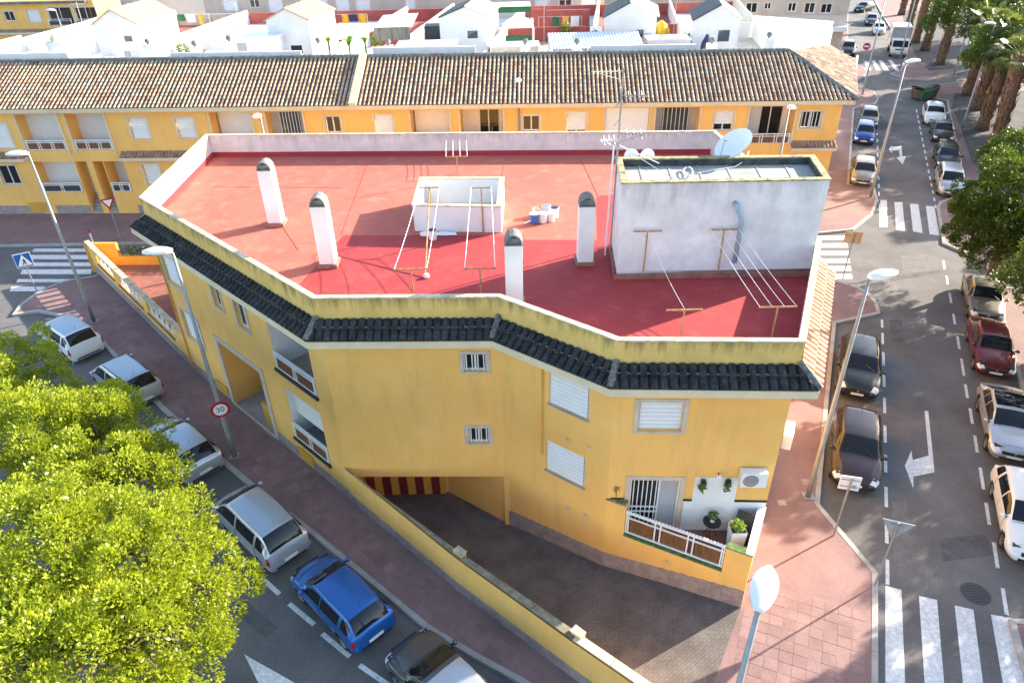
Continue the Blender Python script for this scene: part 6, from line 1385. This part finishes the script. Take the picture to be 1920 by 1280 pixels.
d=gdir(A2); p=Vector(xy(at(1684,103,.4)))-d*2.7; truck((p.x,p.y,0),A2)
# waste containers
def bin_(u,v,m,ang,label,open_=False):
    p=at(u,v,0); t=thing('waste_container',label,'container',(0,0,0),'waste containers by the park')
    m_=MB(); m_.add([(x*a,y*b,z) for z,a,b in((.15,.58,.42),(1.05,.7,.55)) for x,y in((-1,-1),(1,-1),(1,1),(-1,1))],[(3,2,1,0),(4,5,6,7),(0,1,5,4),(1,2,6,5),(2,3,7,6),(3,0,4,7)]); m_.build('tub',m,t,bevel=.03)
    m_=MB(); g=[[(-.74+1.48*i/8,.58*math.cos(a)*1.0,1.05+.32*math.sin(a)) for i in range(9)] for a in [math.pi*k/8 for k in range(9)]]; m_.grid(g); m_.build('lid',m,t,smooth=True)
    for x in(-.5,.5):
        for y in(-.35,.35): MB().tube([(x-.03,y,.08),(x+.03,y,.08)],.08,10).build('castor','trim_black',t)
    for sg in(-1,1): MB().tube([(sg*.7,0,.95),(sg*.8,0,.95)],.04,8).build('lift_pin','grey_metal',t)
    t.location=(p[0],p[1],0); t.rotation_euler=(0,0,ang)
mat('bin_green',(.03,.10,.06),.5,.1,4); mat('bin_dark',(.035,.04,.035),.5,.1,4); mat('bin_brown',(.12,.07,.045),.5,.1,4)
bin_(1729,188,'bin_green',R(20),'green waste container with teal lid beside white crossover'); bin_(1740,184,'bin_dark',R(25),'dark open waste container leaning towards the park'); bin_(1722,186,'bin_brown',R(15),'small brown waste container left of the green one')
# ------------------------------------------------------------------ street lamps
def lamp(label,base,ang,hgt=9.3,hl=.95,lean=0):
    t=thing('street_lamp',label,'street lamp',(base[0],base[1],PV),'tall street lamps'); b=Vector((base[0],base[1],PV)); d=Vector((math.cos(ang),math.sin(ang),0)); sd=Vector((-d.y,d.x,0))
    MB().tube([b,b+Vector((0,0,1.2)),b+Vector((0,0,hgt-.1))],[.11,.095,.05],10).build('pole','lamp_pole',t,smooth=True)
    MB().box(b.x-.2,b.x+.2,b.y-.2,b.y+.2,PV,PV+.03).build('base_plate','lamp_pole',t)
    f=Vector((-sd.x,-sd.y,0)); MB().obox(b+Vector((0,0,.75)),(1,0,0),(0,1,0),(0,0,1),.035,.115,.22).build('service_door','grey_metal',t)
    top=b+Vector((0,0,hgt))
    MB().tube([top-Vector((0,0,.12)),top+d*.12+Vector((0,0,.02))],.05,8).build('arm','lamp_pole',t)
    g=[];lo=[]; n_=10
    for i in range(n_+1):
        q=i/n_; w_=.23*math.sin(math.pi*min(1,max(.04,(q*.9+.06))))**.55; z=.13*math.sin(math.pi*(q*.85+.1))+.08*q; c=top+d*(hl*q-.02)
        g.append([c+sd*w_*s_+Vector((0,0,z*(1-.55*s_*s_)+.03)) for s_ in (-1,-.75,-.4,0,.4,.75,1)]); lo.append([c+sd*w_*s_*.96+Vector((0,0,.08*q-.035)) for s_ in (-1,-.4,.4,1)])
    m_=MB(); m_.grid(g,flip=True)
    for k in (0,-1):
        m_.add([*g[k],lo[k][3],lo[k][0]],[tuple(range(9))])
    for j,jj in ((0,0),(6,3)):
        for i in range(n_): m_.quad(g[i][j],g[i+1][j],lo[i+1][jj],lo[i][jj])
    m_.build('lamp_head','lamp_white',t,smooth=True); m_=MB(); m_.grid(lo); m_.build('lens','lamp_lens',t)
    return t
B=lambda u,v:xy(at(u,v,PV))
lamp('tall street lamp on pink pavement beside the two dark cars',B(1515,930),R(12),9.35)
l30=lamp('tall street lamp carrying the round speed limit sign beside silver estate',B(440,855),R(195),9.4)
lamp('tall street lamp on pavement beside white hatchback and far terrace wall',B(177,603),R(200),9.4)
lamp('tall street lamp at corner below the upper zebra crossing',B(1632,370),R(5),9.35)
q=at(1420,1150,9.3); lamp('street lamp at the street end of the yellow ramp wall',(q[0],q[1]),R(62),9.3,.95)
for u,v,l in ((487,216,'left'),(972,150,'middle'),(1480,200,'right')):
    q=at(u,v,9.2); lamp({'left':'street lamp rising behind the far parapet, before a shaded blank loggia','middle':'street lamp rising above mid row against the tiled roof','right':'street lamp before the open dark loggia at street end of yellow row'}[l],(q[0],max(q[1],45.2) if u!=487 else q[1]) if False else (q[0],q[1]),R(265),9.2-PV,.8)
lamp('street lamp between parked cars and palm park',B(1803,243),R(170),8.9,.9)
lamp('street lamp by the end hip roof, at second crossing',B(1617,177),R(10),9.4)
lamp('street lamp on pavement in front of far palm bed',B(1789,138),R(170),9.0)
lamp('street lamp beside the white box truck',B(1688,108),R(170),9.2)
q=at(105,22,9.2); lamp('distant street lamp in front of the far yellow row',(q[0],q[1]),R(190),9.2)
# ------------------------------------------------------------------ signs
mat('sign_red',(.42,.012,.03),.45,.04,4); mat('sign_white',(.80,.80,.78),.5,.03,4); mat('sign_blue',(.01,.12,.42),.45,.03,4); mat('sign_back',(.42,.43,.43),.5,.1,4,metal=.3); mat('ink',(.015,.015,.02),.6,0,1); mat('sign_tan',(.46,.38,.27),.6,.15,4)
def signframe(c,ang):
    n_=Vector((math.cos(ang),math.sin(ang),0)); s_=Vector((-n_.y,n_.x,0))
    return lambda a,z,o=0: tuple(Vector(c)+s_*a+n_*o+Vector((0,0,z)))
def ngon(W,pts,o0,o1):
    m_=MB(); n_=len(pts); m_.add([W(a,z,o0) for a,z in pts]+[W(a,z,o1) for a,z in pts],[tuple(range(n_-1,-1,-1)),tuple(range(n_,2*n_))]+[(i,(i+1)%n_,n_+(i+1)%n_,n_+i) for i in range(n_)]); return m_
circ=lambda r,k=28:[(r*math.cos(2*math.pi*i/k),r*math.sin(2*math.pi*i/k)) for i in range(k)]
def textmesh(txt,size,W,o,parent,m,name='lettering'):
    cu=bpy.data.curves.new('t','FONT'); cu.body=txt; cu.size=size; cu.align_x='CENTER'; cu.align_y='CENTER'; ob=bpy.data.objects.new('t',cu); COL.objects.link(ob); bpy.context.view_layer.update()
    me=bpy.data.meshes.new_from_object(ob.evaluated_get(bpy.context.evaluated_depsgraph_get())); vs=[v.co.copy() for v in me.vertices]; fs=[tuple(p.vertices) for p in me.polygons]; bpy.data.objects.remove(ob); bpy.data.curves.remove(cu); bpy.data.meshes.remove(me)
    m_=MB(); m_.add([W(v.x,v.y,o) for v in vs],fs); return m_.build(name,m,parent)
# 30 limit sign on the lamp
bp=Vector((*B(440,855),PV)); zc=zup((bp.x,bp.y),422,762); a30=math.atan2(-bp.y*.9,-bp.x-2.0)-.0
c=bp+Vector((math.cos(a30)*.12,math.sin(a30)*.12,zc-PV)); W=signframe(c,a30)
t=thing('speed_limit_sign','round red ringed speed limit sign reading 30 on a lamp post','sign',(c.x,c.y,c.z-.35)); ngon(W,circ(.37),-.02,.0).build('disc','sign_red',t); ngon(W,circ(.265),.0015,.004).build('face','sign_white',t); textmesh('30',.33,W,.008,t,'ink'); MB().bar(tuple(c-Vector((math.cos(a30),math.sin(a30),0))*.06-Vector((0,0,.1))),tuple(c-Vector((math.cos(a30),math.sin(a30),0))*.06+Vector((0,0,.1))),.06,.05).build('bracket','grey_metal',t)
def signpost(base_px,top_px,z=PV,r=.035):
    b=at(*base_px,z); zt=zup(b,*top_px); return Vector(b),zt
# pedestrian crossing sign
b,zt=signpost((70,548),(36,478),0.02); W=signframe((b.x,b.y,zt-.35),math.atan2(-b.y,-b.x-6)); t=thing('crossing_sign','blue square pedestrian crossing sign by zebra crossing near terrace wall','sign',b)
MB().tube([b,(b.x,b.y,zt-.05)],.035,8).build('post','lamp_pole',t); sq=lambda h:[(-h,-h),(h,-h),(h,h),(-h,h)]; ngon(W,sq(.44),.04,.06).build('border','sign_white',t); ngon(W,sq(.40),.0615,.066).build('panel','sign_blue',t); ngon(W,[(-.37,-.34),(.37,-.34),(0,.36)],.0675,.072).build('triangle','sign_white',t)
m_=MB(); 
for pts in ([(-.02,.0),(.07,.0),(.07,-.14),(-.03,-.12)],[(-.03,-.12),(.02,-.13),(-.06,-.27),(-.11,-.25)],[(.02,-.12),(.07,-.12),(.11,-.27),(.06,-.27)],[(.06,.0),(.08,-.02),(.14,-.09),(.12,-.11)]): m_.add([W(a,z_,.076) for a,z_ in pts],[(0,1,2,3)])
m_.add([W(.03+.045*math.cos(q),.05+.045*math.sin(q),.076) for q in [k*.628 for k in range(10)]],[tuple(range(10))]); m_.build('walking_figure','ink',t)
# blank backs on the right
b,zt=signpost((1563,1003),(1598,895)); an=math.atan2(-.917,-.4)+.15; W=signframe((b.x,b.y,zt-.3),an); t=thing('traffic_sign','square traffic sign seen from its blank pale back beside brown hatchback','sign',b); MB().tube([b,(b.x,b.y,zt)],.035,8).build('post','lamp_pole',t); ngon(W,[(-.33,-.3),(.33,-.3),(.33,.3),(-.33,.3)],-.07,-.04).build('panel','sign_white',t); ngon(W,[(.1,-.22),(.22,-.22),(.22,-.06),(.1,-.06)],-.035,-.03).build('sticker','sign_back',t)
for z_ in(-.15,.15): ngon(W,[(-.3,z_-.02),(.3,z_-.02),(.3,z_+.02),(-.3,z_+.02)],-.039,-.02).build('stiffener','sign_back',t)
b,zt=signpost((1640,1097),(1681,978)); W=signframe((b.x,b.y,zt-.28),an-.1); t=thing('give_way_sign','triangular give way sign seen from behind at the kerb before zebra crossing','sign',b); MB().tube([b,(b.x,b.y,zt)],.03,8).build('post','lamp_pole',t); ngon(W,[(-.46,.28),(0,-.5),(.46,.28)],-.06,-.04).build('panel','sign_back',t); ngon(W,[(-.2,.13),(.2,.13),(.2,.17),(-.2,.17)],-.039,-.02).build('stiffener','grey_metal',t)
b,zt=signpost((1580,522),(1601,436)); W=signframe((b.x,b.y,zt-.32),an); t=thing('traffic_sign','tan backed square traffic sign at corner by the side zebra crossing','sign',b); MB().tube([b,(b.x,b.y,zt)],.035,8).build('post','lamp_pole',t); ngon(W,[(-.45,-.35),(.45,-.35),(.45,.35),(-.45,.35)],-.06,-.03).build('panel','sign_tan',t); ngon(W,[(-.42,.1),(.42,.1),(.42,.14),(-.42,.14)],-.029,-.01).build('stiffener','rust_pole',t)
b,zt=signpost((226,448),(207,368)); W=signframe((b.x,b.y,zt-.4),R(-60)); t=thing('give_way_sign','red rimmed give way triangle facing out in front of yellow row stairs','sign',b); MB().tube([b,(b.x,b.y,zt)],.03,8).build('post','lamp_pole',t); ngon(W,[(-.45,.3),(0,-.48),(.45,.3)],.035,.05).build('rim','sign_red',t); ngon(W,[(-.29,.21),(0,-.29),(.29,.21)],.052,.056).build('face','sign_white',t)
b,zt=signpost((1618,118),(1620,82)); W=signframe((b.x,b.y,zt-.3),math.atan2(-b.y,-b.x)); t=thing('no_entry_sign','red round no entry sign with white bar by second crossing','sign',b); MB().tube([b,(b.x,b.y,zt)],.035,8).build('post','lamp_pole',t); ngon(W,circ(.42,20),.03,.05).build('disc','sign_red',t); ngon(W,[(-.28,-.07),(.28,-.07),(.28,.07),(-.28,.07)],.052,.056).build('bar','sign_white',t)
b,zt=signpost((184,480),(167,430)); t=thing('marker_pole','short white pole with red top behind far terrace corner','pole',b); MB().tube([b,(b.x,b.y,zt-.25)],.05,8).build('post','lamp_white',t); MB().tube([(b.x,b.y,zt-.25),(b.x,b.y,zt)],.052,8).build('tip','sign_red',t)
# ------------------------------------------------------------------ trees
leafmat('leaf_bright',(.13,.20,.014),(.47,.50,.045),.42,.42,(1.2,1.25,.3)); leafmat('leaf_dark',(.030,.06,.010),(.12,.175,.025),.45,.32,(1.3,1.3,.4)); leafmat('leaf_palm',(.06,.10,.025),(.17,.20,.06),.5,.3)
mat('bark',(.16,.11,.075),.95,.3,6,.8,20,stretch=(1,1,.3)); mat('palm_bark',(.20,.13,.085),.95,.35,5,.9,16); mat('palm_stub',(.30,.17,.09),.9,.3,6,.6,20)
def foliage(lobes,dens,size,seed,tuft=16,core=True,clump=.5):
    """leaf clumps on short twigs spread over lumpy lobes. lobes (x,y,z,rx,ry,rz)"""
    rg=np.random.default_rng(seed); out_v=[]
    for (cx,cy,cz,rx,ry,rz) in lobes:
        area=4*math.pi*((rx*ry)**1.6/3+(rx*rz)**1.6/3+(ry*rz)**1.6/3)**(1/1.6); nc=int(area*dens)
        d=rg.normal(size=(nc,3)); d/=np.linalg.norm(d,axis=1)[:,None]; d=d[d[:,2]>-.55]; nc=len(d)
        lump=.86+.11*np.sin(d[:,0]*5.3+cx)*np.cos(d[:,1]*4.7+cy)+.09*np.sin(d[:,2]*7.1+d[:,0]*6+cz)+rg.uniform(-.10,.12,nc)
        depth=np.where(rg.uniform(size=nc)<.25,rg.uniform(.5,.85,nc),1.0)
        c=np.array([cx,cy,cz])+d*np.array([rx,ry,rz])*(lump*depth)[:,None]
        up=d*np.array([1,1,.75])+np.array([0,0,.5])+rg.normal(scale=.2,size=d.shape); up/=np.linalg.norm(up,axis=1)[:,None]
        cr=clump*rg.uniform(.55,1.25,nc)
        for k in range(tuft):
            e=rg.normal(size=(nc,3)); e/=np.linalg.norm(e,axis=1)[:,None]; s=(e*up).sum(1); e=np.where((s<-.25)[:,None],-e,e)     # mostly the outer half of each clump
            rad=cr*rg.uniform(.35,1,nc)**.5
            base=c+e*rad[:,None]*np.array([1,1,.9])+up*(cr*.25)[:,None]
            dr=e*.7+up*.5+rg.normal(scale=.45,size=e.shape); dr/=np.linalg.norm(dr,axis=1)[:,None]
            sd=np.cross(dr,rg.normal(size=e.shape)); sd/=np.maximum(np.linalg.norm(sd,axis=1),1e-6)[:,None]
            s_=(size*rg.uniform(.55,1.35,nc))[:,None]
            out_v.append(np.stack([base,base+dr*s_*.5+sd*s_*.27,base+dr*s_,base+dr*s_*.5-sd*s_*.27],1).reshape(-1,3))
    V=np.concatenate(out_v); n_=len(V)//4; return V,n_
def leafmesh(name,V,n_,m):
    me=bpy.data.meshes.new(name); me.vertices.add(len(V)); me.vertices.foreach_set('co',V.astype(np.float32).ravel()); me.loops.add(n_*4); me.loops.foreach_set('vertex_index',np.arange(n_*4,dtype=np.int32)); me.polygons.add(n_); me.polygons.foreach_set('loop_start',np.arange(0,n_*4,4,dtype=np.int32)); me.polygons.foreach_set('loop_total',np.full(n_,4,dtype=np.int32)); me.materials.append(M[m]); me.update(calc_edges=True); return me
def tree(label,base,lobes,dens,size,seed,m,trunk_r=.22,tuft=16,group=None,clump=.5):
    t=thing('street_tree',label,'tree',base,group); V,n_=foliage(lobes,dens,size,seed,tuft,clump=clump); V=V-np.array(base); o=bpy.data.objects.new('crown',leafmesh('crown',V,n_,m)); COL.objects.link(o); o.parent=t
    zc=min(l[2]-l[5]*.4 for l in lobes); b=Vector(base); top=Vector((sum(l[0] for l in lobes)/len(lobes),sum(l[1] for l in lobes)/len(lobes),zc)); top=b+(top-b)*1.0
    m_=MB(); m_.tube([b,b.lerp(top,.3)+Vector((.05,.03,0)),b.lerp(top,.7),top],[trunk_r*1.35,trunk_r,trunk_r*.85,trunk_r*.7],10); tr=m_.build('trunk','bark',t,smooth=True)
    for l in lobes:
        e=Vector((l[0],l[1],l[2])); mid=top.lerp(e,.5)+Vector((0,0,.3)); m_=MB(); m_.tube([top-Vector((0,0,.15)),mid,e],[trunk_r*.55,trunk_r*.35,trunk_r*.12],7); m_.build('limb','bark',t,smooth=True)
        rg=random.Random(seed)
        for k in range(5):
            a=rg.uniform(0,6.28); f=e+Vector((math.cos(a)*l[3]*.75,math.sin(a)*l[4]*.75,rg.uniform(-.2,.6)*l[5])); m_=MB(); m_.tube([mid.lerp(e,.4),mid.lerp(f,.6)+Vector((0,0,.1)),f],[trunk_r*.22,trunk_r*.14,.02],5); m_.build('branch','bark',t,smooth=True)
    return t
def lob(u,v,z,r,rz=None,ry=None): p=at(u,v,z); return (p[0],p[1],z,r,ry or r,rz or r)
def lobp(u,v,z,rpx,k=.86):
    p=at(u,v,z); r=rpx*proj(p)[2]/F_PX*k; return (p[0],p[1],z,r,r,r*.88)
LB=dict(dens=2.5,size=.105,m='leaf_bright',tuft=190,group='bright trees on the left street',clump=.42)
tree('big bright yellow green tree over the street beside blue hatchback',(-9.6,10.6,0),[lobp(312,1005,5.1,112),lobp(370,1100,5.0,105),lobp(330,1205,4.9,105),lobp(200,1085,5.7,190),lobp(50,1060,5.9,190),lobp(205,1240,5.3,200),lobp(40,1260,5.5,200)],seed=5,trunk_r=.26,**LB)
tree('bright yellow green tree behind the biggest one, overhanging the silver estate',(-14.8,16.3,0),[lobp(190,800,5.0,95),lobp(268,862,4.8,72),lobp(110,860,5.5,150),lobp(10,850,5.6,150),lobp(205,935,5.2,140)],seed=6,trunk_r=.24,**LB)
tree('bright yellow green tree nearest white hatchback',(-20.2,21.6,0),[lobp(20,690,5.1,98),lobp(72,735,4.9,68),lobp(-70,760,5.2,120)],seed=7,trunk_r=.24,**LB)
# round dark ficus trees along the right street
c=at(1905,400,4.5); l2=at(1885,470,3.3); l3=at(1930,310,5.6)
tree('round dense dark green tree above the silver saloon',(c[0],c[1],PV),[(c[0],c[1],4.5,3.0,3.0,3.0),(l2[0]+.6,l2[1]+.3,3.3,2.0,2.0,1.8),(l3[0],l3[1],5.6,2.3,2.3,2.2),(c[0]-1.5,c[1]-.2,3.9,1.6,1.6,1.6)],3.4,.15,8,'leaf_dark',.24,tuft=130,group='dark round trees on the right street',clump=.42)
src_=bpy.data.objects['street_tree.003'] if 'street_tree.003' in bpy.data.objects else None
for k,(x,y,l) in enumerate(((28.6,29.2,'next to the red saloon'),(27.6,23.8,'beside the pale saloon'),(26.4,18.6,'beside the white hatchback near the crossing'),(25.2,13.2,'beyond the zebra crossing'),(24.4,7.6,'standing last past the zebra crossing'))):
    o=copy_tree(src_); o.location=(x,y,PV); o.rotation_euler=(0,0,1.1*k+.4); o['label']='round dark street tree '+l
    o.scale=(.92,.92,.84+.04*(k%3))
# park trees
for k,(x,y,s_,l) in enumerate(((46.5,58,1.15,'standing right of the nearest palm'),(49.5,64.5,1.2,'standing right of the second palm'),(44.5,52.5,1.05,'between palms and round street tree'),(50.5,72.5,1.2,'behind the two nearest palms'),(54.5,81,1.25,'behind the park lamp'),(60.5,92,1.2,'in far bed beyond the second crossing'),(68,104,1.2,'deepest in the far palm bed'))):
    o=copy_tree(src_); o.location=(x,y,PV); o.rotation_euler=(0,0,2.1*k); o['label']='dense dark park tree '+l; o['group']='trees in the palm park'; o.scale=(s_,s_,s_)
# palms
def palm(loc,h,label,seed,first=None):
    t=thing('palm_tree',label,'palm',loc,'tall palms in the park'); rg=random.Random(seed); b=Vector(loc); lean=Vector((rg.uniform(-.3,.3),rg.uniform(-.3,.3),0)); pts=[b+lean*(q*q)+Vector((0,0,h*q)) for q in [i/10 for i in range(11)]]
    m_=MB(); m_.tube(pts,[.62,.50,.44,.47,.45,.50,.48,.52,.56,.60,.45],12); tr=m_.build('trunk','palm_bark',t,smooth=True)
    m_=MB()
    for i in range(220):
        q=rg.uniform(.06,1); a=rg.uniform(0,6.28); p=b+lean*q*q+Vector((0,0,h*q)); d=Vector((math.cos(a),math.sin(a),0)); s_=Vector((-d.y,d.x,0)); r=.46+.08*q; L=rg.uniform(.25,.5)
        m_.add([p+d*r-s_*.12,p+d*r+s_*.12,p+d*(r+.16)+s_*.06+Vector((0,0,L)),p+d*(r+.16)-s_*.06+Vector((0,0,L))],[(0,1,2,3)])
    o=m_.build('leaf_stubs','palm_stub',tr); struct(o,'stuff')
    top=pts[-1]; m_=MB()
    for i in range(34):
        a=i*2.4+rg.uniform(-.2,.2); el=rg.uniform(-.55,1.25); d=Vector((math.cos(a)*math.cos(el),math.sin(a)*math.cos(el),math.sin(el))); L=rg.uniform(1.1,1.7); hub=top+d*L; s_=d.cross(Vector((0,0,1))).normalized(); u_=s_.cross(d)
        m_.add([top-s_*.03,top+s_*.03,hub+s_*.02,hub-s_*.02],[(0,1,2,3)])
        for k in range(13):
            f=-1.25+2.5*k/12; bd=(d*math.cos(f)+s_*math.sin(f)).normalized(); bl=rg.uniform(1.0,1.35)*(1-.2*abs(f)); w_=s_*math.cos(f)*.05-d*math.sin(f)*.05; tip=hub+bd*bl-Vector((0,0,.32*bl)); mid=hub+bd*bl*.55+u_*.04
            m_.add([hub,mid-w_,tip,mid+w_],[(0,1,2,3)])
    m_.build('crown','leaf_palm',t); return t
g0=lambda u,v:(*xy(at(u,v,PV+.02)),PV+.02)
palm(g0(1862,278),7.4,'thick trunked palm nearest to round street tree in the park',1)
palm(g0(1841,243),7.6,'thick trunked palm right behind the nearest park palm',2)
palm(g0(1813,178),7.0,'palm trunk beside pavement at the second crossing corner',3)
palm(g0(1831,205),7.3,'palm between the lamp post and dense park tree',9)
palm(g0(1762,121),8.0,'leaning palm at front edge of far palm bed',4)
palm(g0(1734,95),8.0,'slim palm on pavement behind the far bed corner',5)
palm(g0(1716,80),8.2,'palm right beside the white box truck',6)
palm(g0(1704,48),8.2,'palm behind the box truck, second along kerb',7)
palm(g0(1690,28),8.2,'palm further up kerb, third behind truck',8)
